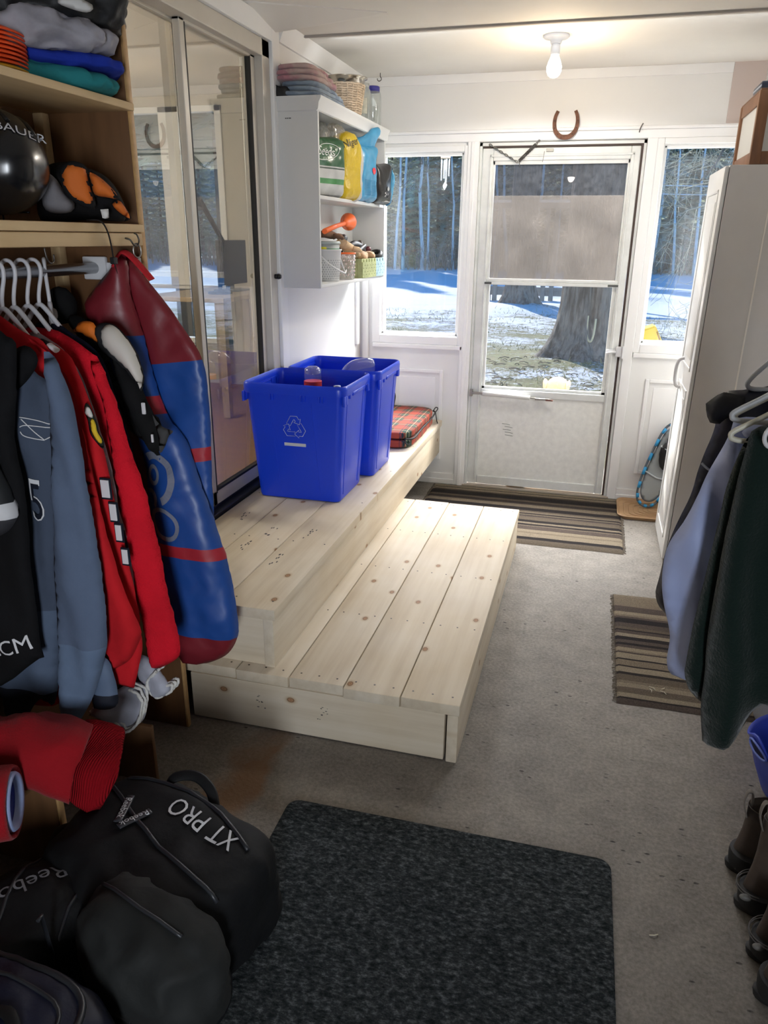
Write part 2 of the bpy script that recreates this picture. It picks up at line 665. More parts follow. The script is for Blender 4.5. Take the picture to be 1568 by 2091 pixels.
def floor_material():
    m, nt, out = nodes('concrete')
    p = N(nt, 'BsdfPrincipled')
    p.inputs['Roughness'].default_value = 0.72
    v = coords(nt)
    big = noisetex(nt, v, 1.3, 4)
    mid = noisetex(nt, v, 9, 6, 0.65)
    fine = noisetex(nt, v, 90, 4, 0.7)
    c = ramp(nt, big, [(0.3, srgb(106, 98, 88)), (0.7, srgb(124, 115, 102))])
    c = mixc(nt, 0.45, c, ramp(nt, mid, [(0.3, srgb(86, 81, 76)), (0.7, srgb(152, 145, 136))]))
    c = mixc(nt, 0.22, c, ramp(nt, fine, [(0.35, srgb(56, 53, 50)), (0.65, srgb(180, 175, 168))]))
    # small pits and dark specks
    vo = N(nt, 'TexVoronoi')
    vo.inputs['Scale'].default_value = 16
    vo.inputs['Randomness'].default_value = 1.0
    nt.links.new(coords(nt, (1, 1.9, 1)), vo.inputs['Vector'])
    pit = ramp(nt, vo.outputs['Distance'], [(0.06, (1, 1, 1, 1)), (0.13, (0, 0, 0, 1))])
    gate = ramp(nt, noisetex(nt, v, 3.2, 2), [(0.45, (0, 0, 0, 1)), (0.56, (1, 1, 1, 1))])
    pit = mixc(nt, 1.0, pit, gate, 'MULTIPLY')
    c = mixc(nt, pit, c, srgb(62, 56, 52))
    # brown rust stain trailing out from under the step
    sx = nt.nodes.new('ShaderNodeSeparateXYZ')
    tc = nt.nodes.new('ShaderNodeTexCoord')
    nt.links.new(tc.outputs['Object'], sx.inputs[0])
    wob = N(nt, 'Math', operation='MULTIPLY_ADD')
    nt.links.new(noisetex(nt, v, 7, 5), wob.inputs[0])
    wob.inputs[1].default_value = 0.16
    nt.links.new(sx.outputs[0], wob.inputs[2])
    s1 = N(nt, 'Math', operation='ADD')
    s1.inputs[1].default_value = 0.80
    nt.links.new(wob.outputs[0], s1.inputs[0])
    ab = N(nt, 'Math', operation='ABSOLUTE')
    nt.links.new(s1.outputs[0], ab.inputs[0])
    stain = ramp(nt, ab.outputs[0], [(0.05, (1, 1, 1, 1)), (0.085, (0, 0, 0, 1))])
    soft = ramp(nt, noisetex(nt, v, 5, 5), [(0.35, (0.1,) * 3 + (1,)), (0.6, (0.75,) * 3 + (1,))])
    stain = mixc(nt, 1.0, stain, soft, 'MULTIPLY')
    yl = N(nt, 'MapRange')
    yl.inputs['From Min'].default_value = 2.0
    yl.inputs['From Max'].default_value = 1.9
    nt.links.new(sx.outputs[1], yl.inputs['Value'])
    stain = mixc(nt, 1.0, stain, yl.outputs[0], 'MULTIPLY')
    c = mixc(nt, stain, c, srgb(126, 88, 48))
    nt.links.new(c, p.inputs['Base Color'])
    hsum = N(nt, 'Math', operation='MULTIPLY_ADD')
    nt.links.new(fine, hsum.inputs[0])
    hsum.inputs[1].default_value = 0.35
    nt.links.new(mid, hsum.inputs[2])
    sub = N(nt, 'Math', operation='SUBTRACT')
    nt.links.new(hsum.outputs[0], sub.inputs[0])
    nt.links.new(pit, sub.inputs[1])
    nt.links.new(bumpn(nt, sub.outputs[0], 0.8, 0.008), p.inputs['Normal'])
    nt.links.new(p.outputs[0], out.inputs[0])
    return m
concrete = floor_material()

# ------------------------------------------------------------------ room shell
XL, XR, YB, YF, H = -1.44, 1.02, -1.6, 4.726, 2.40
struct('floor', MB().box(-1.56, XR + 0.1, YB, YF + 0.14, -0.15, 0.0), concrete)
mb = MB().box(-1.56, XR + 0.1, YB, YF + 0.14, H, H + 0.08)
struct('ceiling', mb, ceiling_paint)
# ceiling sheets: seam batten and the sagging corner of a sheet
struct('trim_1', MB().prism([(3.722, H), (3.722, H - 0.008), (3.74, H - 0.008), (3.74, H)], 'x', XL, XR), M('seam_paint', srgb(168, 162, 156), 0.8))
b = MB()
b.loft([[(-1.44, 3.16, H), (-1.44, 3.44, H), (-1.44, 3.44, H - 0.05), (-1.44, 3.16, H - 0.005)], [(-0.93, 3.44, H), (-0.93, 3.468, H), (-0.93, 3.468, H - 0.004), (-0.93, 3.44, H - 0.003)]])
for f in b.bm.faces: f.smooth = False
struct('trim_2', b, ceiling_paint)
# far wall in one piece around its three openings
W1 = (-1.30, -0.81, 0.962, 2.003)
W2 = (0.283, 0.76, 0.968, 2.020)
DX0, DX1, DZ = -0.722, 0.192, 2.052
b = MB()
y0, y1 = YF, YF + 0.12
b.box(-1.56, W1[0], y0, y1, 0, H)
b.box(W1[0], W1[1], y0, y1, 0, W1[2])
b.box(W1[0], W1[1], y0, y1, W1[3], H)
b.box(W1[1], DX0, y0, y1, 0, H)
b.box(DX0, DX1, y0, y1, DZ, H)
b.box(DX1, W2[0], y0, y1, 0, H)
b.box(W2[0], W2[1], y0, y1, 0, W2[2])
b.box(W2[0], W2[1], y0, y1, W2[3], H)
b.box(W2[1], XR + 0.1, y0, y1, 0, H)
struct('wall_far', b, wall_paint)
# left wall: ahead of the glass door, above it, below it
b = MB()
SD0, SD1, SDZ = 1.55, 3.40, 2.31
b.box(XL - 0.1, XL, SD1, YF, 0, H)
b.box(XL - 0.1, XL, SD0, SD1, SDZ, H)
b.box(XL - 0.1, XL, SD0, SD1, 0, 0.42)
b.box(XL - 0.1, XL, YB, SD0, 0, H)
struct('wall_left', b, wall_paint)
struct('wall_right', MB().box(XR, XR + 0.1, YB, YF, 0, H), wall_paint)
struct('wall_back', MB().box(-1.56, XR + 0.1, YB - 0.1, YB, 0, H), wall_paint)

# flat boards and rails on the far wall
b = MB()
b.box(XL, 0.572, YF - 0.010, YF, 2.352, 2.40, 0.002)
struct('trim_3', b, white_paint)
b = MB()
b.box(XL, XR, YF - 0.026, YF, 2.098, 2.116, 0.006)
b.box(XL, XR, YF - 0.012, YF, 2.055, 2.098, 0.002)
struct('trim_4', b, white_paint)
struct('trim_5', MB().box(0.572, XR, YF - 0.006, YF, 2.116, 2.40), M('pink_board', srgb(206, 192, 186), 0.6, bump=0.15, bscale=40))
# crown along the left wall and plywood seam, corner posts
b = MB().prism([(XL, H), (XL, H - 0.07), (XL + 0.012, H - 0.07), (XL + 0.045, H)], 'y', SD1 + 0.1, YF)
struct('trim_6', b, white_paint)
struct('trim_7', MB().box(XL, XL + 0.004, SD1 + 0.1, YF, 2.245, 2.252), M('seam_grey', srgb(160, 156, 152), 0.8))  # thin grey strip along the plywood seam
b = MB()
b.box(XL, XL + 0.018, YF - 0.11, YF - 0.06, 0.9, 1.32, 0.003)
b.box(XL + 0.02, XL + 0.06, YF - 0.02, YF, 0.0, 2.35, 0.003)
struct('trim_8', b, white_paint)

def window(n, w, frame_w_l, frame_w_r, pane):
    x0, x1, z0, z1 = w
    b = MB()
    # fixed sash frame standing proud of the wall, with a stepped stop round the pane
    fo = 0.055
    b.box(x0 - frame_w_l, x0 - 0.004, YF - 0.016, YF + 0.02, z0 - fo, z1 + 0.035, 0.004)
    b.box(x1 + 0.004, x1 + frame_w_r, YF - 0.016, YF + 0.02, z0 - fo, z1 + 0.035, 0.004)
    b.box(x0 - 0.004, x1 + 0.004, YF - 0.016, YF + 0.02, z0 - fo, z0 - 0.004, 0.004)
    b.box(x0 - 0.004, x1 + 0.004, YF - 0.016, YF + 0.02, z1 + 0.004, z1 + 0.035, 0.004)
    for (a, c, d, e) in ((x0 - 0.004, x0 + 0.014, z0, z1), (x1 - 0.014, x1 + 0.004, z0, z1), (x0, x1, z0 - 0.004, z0 + 0.014), (x0, x1, z1 - 0.014, z1 + 0.004)):
        b.box(a, c, YF + 0.012, YF + 0.06, d, e, 0.003)
    o = struct(f'window_{n}', b, white_paint)
    p = MB().box(x0 + 0.01, x1 - 0.01, YF + 0.036, YF + 0.041, z0 + 0.01, z1 - 0.01)
    p.build('pane', pane, o)
    s = MB()
    s.box(x0 - frame_w_l + 0.004, x1 + frame_w_r - 0.004, YF - 0.022, YF, z0 - fo - 0.028, z0 - fo, 0.005)
    s.build('sill_rail', white_paint, o)
    return o
clear_glass = glassy('clear_glass', (0.86, 0.88, 0.9, 1), 0.02, dirt=0.012, dirtcol=(0.8, 0.85, 0.9, 1), dscale=14)
window(1, W1, 0.055, 0.045, clear_glass)
window(2, W2, 0.040, 0.055, clear_glass)

# raised panels below the windows
def raised(n, x0, x1, z0, z1):
    b = MB()
    w = 0.022
    for (a, c, d, e) in ((x0, x0 + w, z0, z1), (x1 - w, x1, z0, z1), (x0 + w, x1 - w, z0, z0 + w), (x0 + w, x1 - w, z1 - w, z1)):
        b.box(a, c, YF - 0.011, YF, d, e, 0.004)
    b.box(x0 + 0.05, x1 - 0.05, YF - 0.004, YF, z0 + 0.05, z1 - 0.05, 0.002)
    struct(f'trim_{n}', b, white_paint)
raised(9, -1.225, -0.887, 0.165, 0.75)
raised(10, 0.338, 0.80, 0.175, 0.762)
# door casing posts, head, baseboards
b = MB()
b.box(-0.786, DX0 + 0.002, YF - 0.022, YF + 0.05, 0.0, 2.056, 0.003)
b.box(-0.766, -0.744, YF - 0.028, YF, 0.0, 2.056, 0.003)
struct('trim_11', b, white_paint)
b = MB()
b.box(DX1 - 0.002, 0.244, YF - 0.020, YF + 0.05, 0.0, 2.056, 0.003)
struct('trim_12', b, white_paint)
b = MB()
for (a, c) in ((XL, -0.786), (0.244, XR)):
    b.box(a, c, YF - 0.012, YF, 0.0, 0.072, 0.003)
    b.box(a, c, YF - 0.020, YF - 0.006, 0.0, 0.034, 0.003)
struct('baseboard_far', b, white_paint)

# ------------------------------------------------------------------ storm door
door = struct('door_1', MB().box(DX0 + 0.004, DX0 + 0.018, YF - 0.008, YF + 0.055, 0.012, DZ - 0.004)
              .box(DX1 - 0.018, DX1 - 0.004, YF - 0.008, YF + 0.055, 0.012, DZ - 0.004)
              .box(DX0 + 0.004, DX1 - 0.004, YF - 0.008, YF + 0.055, DZ - 0.02, DZ - 0.004), old_alu)
struct_strip = MB()
struct_strip.box(DX1 - 0.030, DX1 - 0.018, YF - 0.002, YF + 0.04, 0.014, DZ - 0.02)
struct_strip.box(DX0 + 0.02, DX1 - 0.03, YF - 0.002, YF + 0.04, DZ - 0.030, DZ - 0.02)
struct_strip.build('weatherstrip', dark_gap, door)
dl, dr, db, dt = DX0 + 0.021, DX1 - 0.032, 0.02, DZ - 0.032
gl, gr = -0.640, 0.113
b = MB()
yd0, yd1 = YF - 0.004, YF + 0.03
b.box(dl, gl, yd0, yd1, db, dt, 0.004)
b.box(gr, dr, yd0, yd1, db, dt, 0.004)
b.box(gl, gr, yd0, yd1, 1.955, dt, 0.004)
b.box(gl, gr, yd0, yd1, 0.605, 0.648, 0.004)
b.box(gl, gr, yd0, yd1, db, 0.075, 0.004)
# stepped inner lips
for (a, c, d, e) in ((gl - 0.018, gl - 0.008, db + 0.03, dt - 0.03), (gr + 0.008, gr + 0.018, db + 0.03, dt - 0.03)):
    b.box(a, c, yd0 - 0.006, yd0 + 0.004, d, e, 0.002)
b.box(gl - 0.018, gr + 0.018, yd0 - 0.006, yd0 + 0.004, 1.975, 1.985, 0.002)
b.build('door_frame', old_alu, door)
kick = M('kick_panel', srgb(236, 236, 230), 0.55, 0.0, var=0.06, vscale=30, bump=0.1, bscale=60)
b = MB().box(gl - 0.004, gr + 0.004, YF + 0.006, YF + 0.016, 0.07, 0.61)
kp = b.build('kick_plate', kick, door)
b = MB()
rs = random.Random(3)
for k in range(5):
    x, z = -0.50 + rs.uniform(-0.01, 0.05), 0.43 - k * 0.018
    b.tube([(x, YF + 0.0052, z), (x + 0.03, YF + 0.0052, z - 0.002), (x + 0.05, YF + 0.0052, z - 0.006)], 0.0014, 5)
b.build('scuff', M('scuff_mark', srgb(128, 128, 124), 0.8), kp)
# window sashes: upper pane smeared and half covered by an old film, lower pane clean
dusty = glassy('dusty_glass', (0.55, 0.55, 0.57, 1), 0.03, dirt=0.035, dirtcol=(0.45, 0.47, 0.5, 1), dscale=40)
filmy = glassy('film_glass', (0.75, 0.73, 0.70, 1), 0.01, dirt=0.21, dirtcol=(0.66, 0.61, 0.54, 1), dscale=150)
b = MB()
b.box(gl, gl + 0.012, YF + 0.004, YF + 0.024, 1.30, 1.955, 0.002)
b.box(gr - 0.012, gr, YF + 0.004, YF + 0.024, 1.30, 1.955, 0.002)
b.box(gl, gr, YF + 0.004, YF + 0.024, 1.935, 1.955, 0.002)
b.box(gl - 0.012, gr + 0.012, YF - 0.014, YF + 0.024, 1.278, 1.296, 0.003)
b.box(gl - 0.006, gr + 0.006, YF - 0.008, YF + 0.024, 1.296, 1.314, 0.003)
us = b.build('upper_sash', old_alu, door)
b = MB()
b.box(gl - 0.012, gl + 0.03, YF - 0.016, YF - 0.013, 1.281, 1.293)
b.box(gr - 0.05, gr + 0.008, YF - 0.016, YF - 0.013, 1.281, 1.293)
b.build('sash_clip', M('clip_metal', srgb(92, 94, 92), 0.5, 0.6), us)
MB().box(gl + 0.01, gr - 0.01, YF + 0.012, YF + 0.015, 1.31, 1.94).build('upper_pane', dusty, door)
MB().box(gl + 0.014, gr - 0.014, YF + 0.0165, YF + 0.0185, 1.312, 1.772).build('film_panel', filmy, door)
b = MB()
b.box(gl, gl + 0.018, YF + 0.01, YF + 0.028, 0.648, 1.28, 0.002)
b.box(gr - 0.022, gr, YF + 0.01, YF + 0.028, 0.648, 1.28, 0.002)
b.box(gl, gr, YF + 0.01, YF + 0.028, 0.648, 0.664, 0.002)
b.build('lower_sash', old_alu, door)
MB().box(gl + 0.015, gr - 0.018, YF + 0.017, YF + 0.020, 0.66, 1.28).build('lower_pane', glassy('clean_glass', (0.88, 0.89, 0.9, 1), 0.02, dirt=0.012), door)
# white patch standing for the bright hole in the upper pane
b = MB().prism(spline([(-0.215, 1.868), (-0.180, 1.868), (-0.180, 1.855), (-0.190, 1.842), (-0.206, 1.842), (-0.215, 1.855)], 4, True), 'y', YF + 0.0100, YF + 0.0118)
b.build('pane_spot', M('spot_white', srgb(250, 250, 250), 0.4), door)
# latch
b = MB()
b.box(0.094, 0.158, YF - 0.016, YF - 0.004, 0.905, 0.925, 0.004)
b.box(0.150, 0.185, YF - 0.028, YF - 0.004, 0.885, 0.945, 0.005)
b.box(0.182, 0.192, YF - 0.034, YF - 0.004, 0.875, 0.950, 0.004)
b.tube([(0.150, YF - 0.03, 0.915), (0.120, YF - 0.038, 0.912), (0.095, YF - 0.032, 0.905)], 0.006, 8)
b.build('latch', white_plastic, door)
# pneumatic closer on the middle rail
b = MB()
b.tube([(-0.625, YF - 0.030, 0.622), (-0.33, YF - 0.030, 0.612)], 0.014, 14)
cl = b.build('closer', M('closer_white', srgb(226, 226, 222), 0.35), door)
b = MB()
b.tube([(-0.33, YF - 0.030, 0.612), (-0.20, YF - 0.030, 0.608)], 0.0045, 8)
b.box(-0.30, -0.235, YF - 0.036, YF - 0.004, 0.600, 0.612, 0.002)
b.box(-0.700, -0.618, YF - 0.034, YF - 0.026, 0.614, 0.630, 0.002)
b.box(-0.708, -0.690, YF - 0.036, YF - 0.0, 0.600, 0.642, 0.002)
b.build('closer_rod', M('closer_metal', srgb(150, 146, 140), 0.4, 0.8), cl)
MB().box(-0.235, -0.19, YF - 0.034, YF - 0.022, 0.598, 0.607, 0.002).build('closer_tab', M('rust_red', srgb(128, 84, 74), 0.7), cl)
# safety chain with spring
b = MB()
def links(b, p, q, n, r=0.0024, s=0.009):
    p, q = Vector(p), Vector(q)
    d = (q - p).normalized()
    for k in range(n):
        c = p.lerp(q, (k + 0.5) / n)
        sd = Vector((0, 1, 0)) if k % 2 else d.cross(Vector((0, 1, 0)))
        L = (q - p).length / n * 0.62
        b.tube([c + d * (L * math.cos(a)) + sd * (s * 0.55 * math.sin(a)) for a in [2 * PI * i / 10 for i in range(10)]], r, 5, closed=True)
links(b, (-0.665, YF - 0.012, 2.040), (-0.500, YF - 0.012, 1.945), 11)
links(b, (-0.385, YF - 0.020, 2.055), (-0.405, YF - 0.018, 2.035), 3)
ch = b.build('door_chain', M('chain_metal', srgb(130, 128, 122), 0.45, 0.9), door)
b = MB()
P0, P1 = Vector((-0.405, YF - 0.018, 2.035)), Vector((-0.492, YF - 0.014, 1.952))
dd = (P1 - P0).normalized()
e1 = dd.cross(Vector((0, 1, 0))).normalized()
e2 = dd.cross(e1)
pts = []
for k in range(22 * 8):
    a = 2 * PI * k / 8
    pts.append(P0.lerp(P1, k / (22 * 8)) + e1 * (0.008 * math.cos(a)) + e2 * (0.008 * math.sin(a)))
b.tube(pts, 0.0022, 4)
b.tube([P1, P1 + Vector((0.004, 0, -0.02)), P1 + Vector((0.004, 0, -0.035))], 0.002, 5)
b.build('spring', M('spring_metal', srgb(112, 108, 104), 0.5, 0.9), ch)
b = MB()
b.box(-0.345, -0.305, YF - 0.012, YF - 0.003, 1.998, 2.014, 0.002)
b.tube([(-0.355, YF - 0.012, 2.0), (-0.358, YF - 0.012, 1.97), (-0.362, YF - 0.012, 1.945)], 0.0014, 5)
b.build('chain_bracket', M('bracket_metal', srgb(150, 148, 142), 0.5, 0.7), door)
struct('trim_13', MB().box(DX0 - 0.01, DX1 + 0.01, YF - 0.03, YF + 0.1, 0.0, 0.012, 0.003), M('threshold', srgb(170, 160, 146), 0.6, 0.2))

# ------------------------------------------------------------------ sliding glass door in the left wall
frame_m = M('slider_frame', srgb(203, 198, 188), 0.45, 0.2, var=0.04)
frame_dark = M('slider_dark', srgb(58, 60, 66), 0.4, 0.5)
slide_glass = glassy('slider_glass', (0.72, 0.75, 0.76, 1), 0.16)
XG = -1.485
b = MB()
b.box(XL - 0.10, XL + 0.004, SD1 - 0.075, SD1, 0.43, SDZ, 0.004)
b.box(XL - 0.10, XL + 0.004, SD0, SD0 + 0.05, 0.43, SDZ, 0.004)
b.box(XL - 0.10, XL + 0.004, SD0, SD1, SDZ - 0.066, SDZ, 0.004)
sl = struct('door_2', b, frame_m)
b = MB()
b.box(XL - 0.11, XL + 0.0, SD0, SD1, 0.415, 0.445, 0.003)
b.box(XG - 0.004, XG + 0.004, SD0, SD1 - 0.07, 0.445, 0.462)
b.box(XG - 0.042, XG - 0.034, SD0, SD1 - 0.07, 0.445, 0.462)
b.build('track', frame_dark, sl)
def panel(xc, y0, y1, z0, z1, wl, wr, nm):
    b = MB()
    b.box(xc - 0.014, xc + 0.014, y0, y0 + wl, z0, z1, 0.003)
    b.box(xc - 0.014, xc + 0.014, y1 - wr, y1, z0, z1, 0.003)
    b.box(xc - 0.014, xc + 0.014, y0, y1, z0, z0 + 0.062, 0.003)
    b.box(xc - 0.014, xc + 0.014, y0, y1, z1 - 0.03, z1, 0.003)
    o = b.build(nm, frame_m, sl)
    g = MB()
    g.box(xc - 0.010, xc + 0.0145, y0 + wl - 0.002, y0 + wl + 0.006, z0 + 0.05, z1 - 0.028)
    g.box(xc - 0.010, xc + 0.0145, y1 - wr - 0.006, y1 - wr + 0.002, z0 + 0.05, z1 - 0.028)
    g.box(xc - 0.010, xc + 0.0145, y0 + wl, y1 - wr, z0 + 0.058, z0 + 0.068)
    g.build('gasket', black_rubber, o)
    MB().box(xc - 0.003, xc + 0.003, y0 + wl, y1 - wr, z0 + 0.06, z1 - 0.028).build('pane', slide_glass, o)
    return o
panel(XG - 0.030, 1.61, 2.79, 0.46, 2.265, 0.04, 0.035, 'fixed_panel')
panel(XG, 2.705, 3.325, 0.46, 2.265, 0.034, 0.045, 'sliding_panel')
b = MB()
b.tube([(XL + 0.002, 3.372, 1.365), (XL + 0.02, 3.372, 1.365)], [0.011, 0.011], 14)
b.tube([(XL + 0.02, 3.372, 1.365), (XL + 0.032, 3.372, 1.365)], [0.013, 0.009], 14)
b.build('lock_knob', M('lock_black', srgb(38, 38, 40), 0.3, 0.4), sl)
# casing of the slider
b = MB()
b.box(XL, XL + 0.020, SD1, SD1 + 0.075, 0.0, SDZ + 0.08, 0.004)
b.box(XL, XL + 0.012, SD1 + 0.02, SD1 + 0.10, 0.0, SDZ + 0.06, 0.003)
b.box(XL, XL + 0.020, SD0, SD1, SDZ, SDZ + 0.08, 0.004)
struct('trim_14', b, white_paint)

# dim house room behind the glass
house = M('house_wall', srgb(196, 188, 172), 0.7)
hx0, hx1, hy0, hy1 = -4.4, -1.56, 1.2, 5.6
struct('floor_house', MB().box(hx0, hx1, hy0, hy1, 0.30, 0.40), M('house_floor', srgb(150, 116, 82), 0.4, var=0.1, stretch=(1, 8, 1)))
struct('ceiling_house', MB().box(hx0, hx1, hy0, hy1, 2.5, 2.56), ceiling_paint)
hw0, hw1, hz0, hz1 = -3.62, -2.76, 0.72, 2.43
struct('wall_house_far', MB().box(hx0, hw0, hy1, hy1 + 0.1, 0.4, 2.5).box(hw1, hx1, hy1, hy1 + 0.1, 0.4, 2.5).box(hw0, hw1, hy1, hy1 + 0.1, 0.4, hz0).box(hw0, hw1, hy1, hy1 + 0.1, hz1, 2.5), house)
b = MB()
for (a, c, d, e) in ((hw0, hw0 + 0.05, hz0, hz1), (hw1 - 0.05, hw1, hz0, hz1), (hw0, hw1, hz0, hz0 + 0.04), (hw0, hw1, hz1 - 0.04, hz1), (-3.27, -3.10, 1.16, hz1), (hw0, hw1, 1.14, 1.17)):
    b.box(a, c, hy1 - 0.015, hy1 + 0.06, d, e, 0.003)
w3 = struct('window_3', b, white_paint)
MB().box(hw0 + 0.04, hw1 - 0.04, hy1 + 0.030, hy1 + 0.034, hz0 + 0.03, hz1 - 0.03).build('pane', clear_glass, w3)
struct('wall_house_near', MB().box(hx0, hx1, hy0 - 0.1, hy0, 0.4, 2.5), house)
struct('wall_house_left', MB().box(hx0 - 0.1, hx0, hy0, hy1, 0.4, 2.5), house)
b = MB()
b.box(hx1 - 0.02, hx1, hy0, SD0, 0.4, 2.5)
b.box(hx1 - 0.02, hx1, SD1, hy1, 0.4, 2.5)
b.box(hx1 - 0.02, hx1, SD0, SD1, SDZ, 2.5)
struct('wall_house_right', b, house)
light('house_fill', 'POINT', (-3.4, 3.0, 2.2), None, 95, (1.0, 0.9, 0.76), shadow_soft_size=0.15)  # added unseen lamp that brightens the room behind the glass
# ------------------------------------------------------------------ wooden step and deck
def pine(name, axis=1, face=2, knots=True, warm=None):
    m, nt, out = nodes(name)
    p = N(nt, 'BsdfPrincipled')
    p.inputs['Roughness'].default_value = 0.62
    p.inputs['Specular IOR Level'].default_value = 0.35
    sc = [26, 26, 26]
    sc[axis] = 1.3
    v = coords(nt, tuple(sc), rand=40)
    v2 = coords(nt, (1, 1, 1), rand=40)
    g = noisetex(nt, v, 1.0, 6, 0.6)
    big = noisetex(nt, v2, 3.0, 3)
    c = ramp(nt, g, [(0.25, srgb(186, 168, 142)), (0.5, srgb(208, 194, 170)), (0.75, srgb(220, 208, 188))])
    c = mixc(nt, 0.35, c, ramp(nt, big, [(0.3, srgb(208, 190, 160)), (0.7, srgb(232, 224, 210))]))
    if knots:
        vo = N(nt, 'TexVoronoi', voronoi_dimensions='2D')
        vo.inputs['Scale'].default_value = 1.0
        sp3 = nt.nodes.new('ShaderNodeSeparateXYZ')
        cb3 = nt.nodes.new('ShaderNodeCombineXYZ')
        s3 = [4.5, 4.5, 4.5]
        s3[axis] = 3.1
        nt.links.new(coords(nt, tuple(s3), rand=40), sp3.inputs[0])
        across = [k for k in range(3) if k not in (axis, face)][0]
        nt.links.new(sp3.outputs[across], cb3.inputs[0])
        nt.links.new(sp3.outputs[axis], cb3.inputs[1])
        nt.links.new(cb3.outputs[0], vo.inputs['Vector'])
        ring = ramp(nt, vo.outputs['Distance'], [(0.0, srgb(150, 106, 72)), (0.022, srgb(176, 138, 104)), (0.034, srgb(120, 84, 58)), (0.044, srgb(190, 168, 138)), (0.085, srgb(214, 200, 176))])
        msk = ramp(nt, vo.outputs['Distance'], [(0.04, (1, 1, 1, 1)), (0.10, (0, 0, 0, 1))])
        c = mixc(nt, msk, c, ring)
    if warm:
        c = mixc(nt, 1.0, c, warm, 'MULTIPLY')
    nt.links.new(c, p.inputs['Base Color'])
    nt.links.new(bumpn(nt, g, 0.12, 0.003), p.inputs['Normal'])
    nt.links.new(p.outputs[0], out.inputs[0])
    return m
pine_y = pine('pine_boards', 1)
pine_x = pine('pine_end_boards', 0, 1)
pine_f = pine('pine_front_boards', 1, 0)
pine_old = pine('pine_bookcase', 1)
screw = M('screw_head', srgb(66, 58, 52), 0.5, 0.4)
stamp_ink = M('stamp_ink', srgb(72, 70, 72), 0.7)

screw_mesh = None
def put_screw(x, y, z, parent):
    global screw_mesh
    if screw_mesh is None:
        o = MB().tube([(0, 0, 0), (0, 0, 0.0006)], 0.0034, 8).build('screw', screw)
        screw_mesh = o.data
    else:
        o = bpy.data.objects.new('screw', screw_mesh)
        COL.objects.link(o)
    o.parent = parent
    o.location = Vector((x, y, z)) - root_loc(parent)
step = thing('wooden_step', 'long low pine step with knotty boards in front of the taller deck', 'step', (-0.72, 2.83, 0), None)
ys, ye = 1.920, 3.748
def board(x0, x1, y0, y1, z0, z1, parent, nm='deck_board', m=None):
    return MB().box(x0, x1, y0, y1, z0, z1, 0.004).build(nm, m or pine_y, parent, 35)
for x0, x1, dy in ((-1.43, -1.016, 0.0), (-1.013, -0.8315, 0.004), (-0.8285, -0.6465, 0.0), (-0.6435, -0.4605, 0.012), (-0.4575, -0.2725, 0.008)):
    o = board(x0, x1, ys - dy + 0.01, ye - dy * 0.5, 0.1735, 0.2115, step)
    for y in (ys + 0.04, ys + 0.48, ys + 0.92, ys + 1.36, ye - 0.05):
        for xx in (x0 + 0.03, (x0 + x1) / 2, x1 - 0.03):
            put_screw(xx, y + 0.004, 0.2113, o)
board(-0.311, -0.276, ys + 0.004, ye - 0.012, 0.0, 0.1735, step, 'front_board', pine_f)
ep = MB().box(-1.18, -0.318, ys + 0.006, ys + 0.042, 0.004, 0.1735, 0.003).build('end_board', pine_x, step, 35)
MB().box(-1.18, -0.318, ye - 0.06, ye - 0.022, 0.004, 0.1735, 0.003).build('end_board', pine_x, step, 35)
# lumber grade stamps, worn to unreadable dashes
def stamp(parent, cx, y, cz, seed, vertical=True):
    r = random.Random(seed)
    b = MB()
    for k in range(9):
        a, c = r.uniform(-0.018, 0.018), r.uniform(-0.024, 0.024)
        w, h_ = r.uniform(0.002, 0.008), r.uniform(0.0012, 0.004)
        b.box(cx + a - w / 2, cx + a + w / 2, y - 0.0006, y + 0.001, cz + c - h_ / 2, cz + c + h_ / 2)
    b.build('stamp_mark', stamp_ink, parent)
stamp(ep, -0.925, ys + 0.006, 0.105, 1)
stamp(ep, -0.715, ys + 0.006, 0.098, 2)

deck = thing('wooden_deck', 'taller pine deck along the glass door, carrying the two blue bins', 'deck', (-1.16, 3.3, 0))
yd, yf = 1.955, 4.712
tops = []
for x0, x1, dy in ((-1.434, -1.257, 0.02), (-1.254, -1.0715, 0.01), (-1.0685, -0.880, 0.0)):
    o = board(x0, x1, yd + dy, yf, 0.392, 0.430, deck)
    tops.append(o)
    for y in (yd + 0.05, yd + 0.55, yd + 1.05, yd + 1.55, yd + 2.05, yf - 0.06):
        for xx in (x0 + 0.03, x1 - 0.03):
            put_screw(xx, y + 0.01, 0.4298, o)
r = random.Random(5)
for (cx, cy) in ((-1.20, 2.42), (-1.16, 2.58), (-1.03, 2.33), (-1.34, 2.72), (-1.0, 2.6)):
    b = MB()
    for k in range(8):
        a, c = r.uniform(-0.012, 0.012), r.uniform(-0.05, 0.05)
        b.box(cx + a - 0.002, cx + a + 0.002, cy + c - 0.006, cy + c + 0.006, 0.4299, 0.4304)
    b.build('stamp_mark', stamp_ink, tops[0] if cx < -1.256 else (tops[1] if cx < -1.07 else tops[2]))
board(-0.928, -0.892, yd + 0.012, yf, 0.212, 0.392, deck, 'front_board', pine_f)
MB().box(-1.432, -0.931, yd + 0.022, yd + 0.058, 0.212, 0.392, 0.003).build('end_board', pine_x, deck, 35)
for yy in (3.95, 4.6):
    MB().box(-1.42, -1.33, yy, yy + 0.09, 0.0, 0.392, 0.003).build('post', pine_x, deck, 35)
    MB().box(-1.33, -0.929, yy + 0.02, yy + 0.058, 0.212, 0.392, 0.003).build('joist', pine_x, deck, 35)

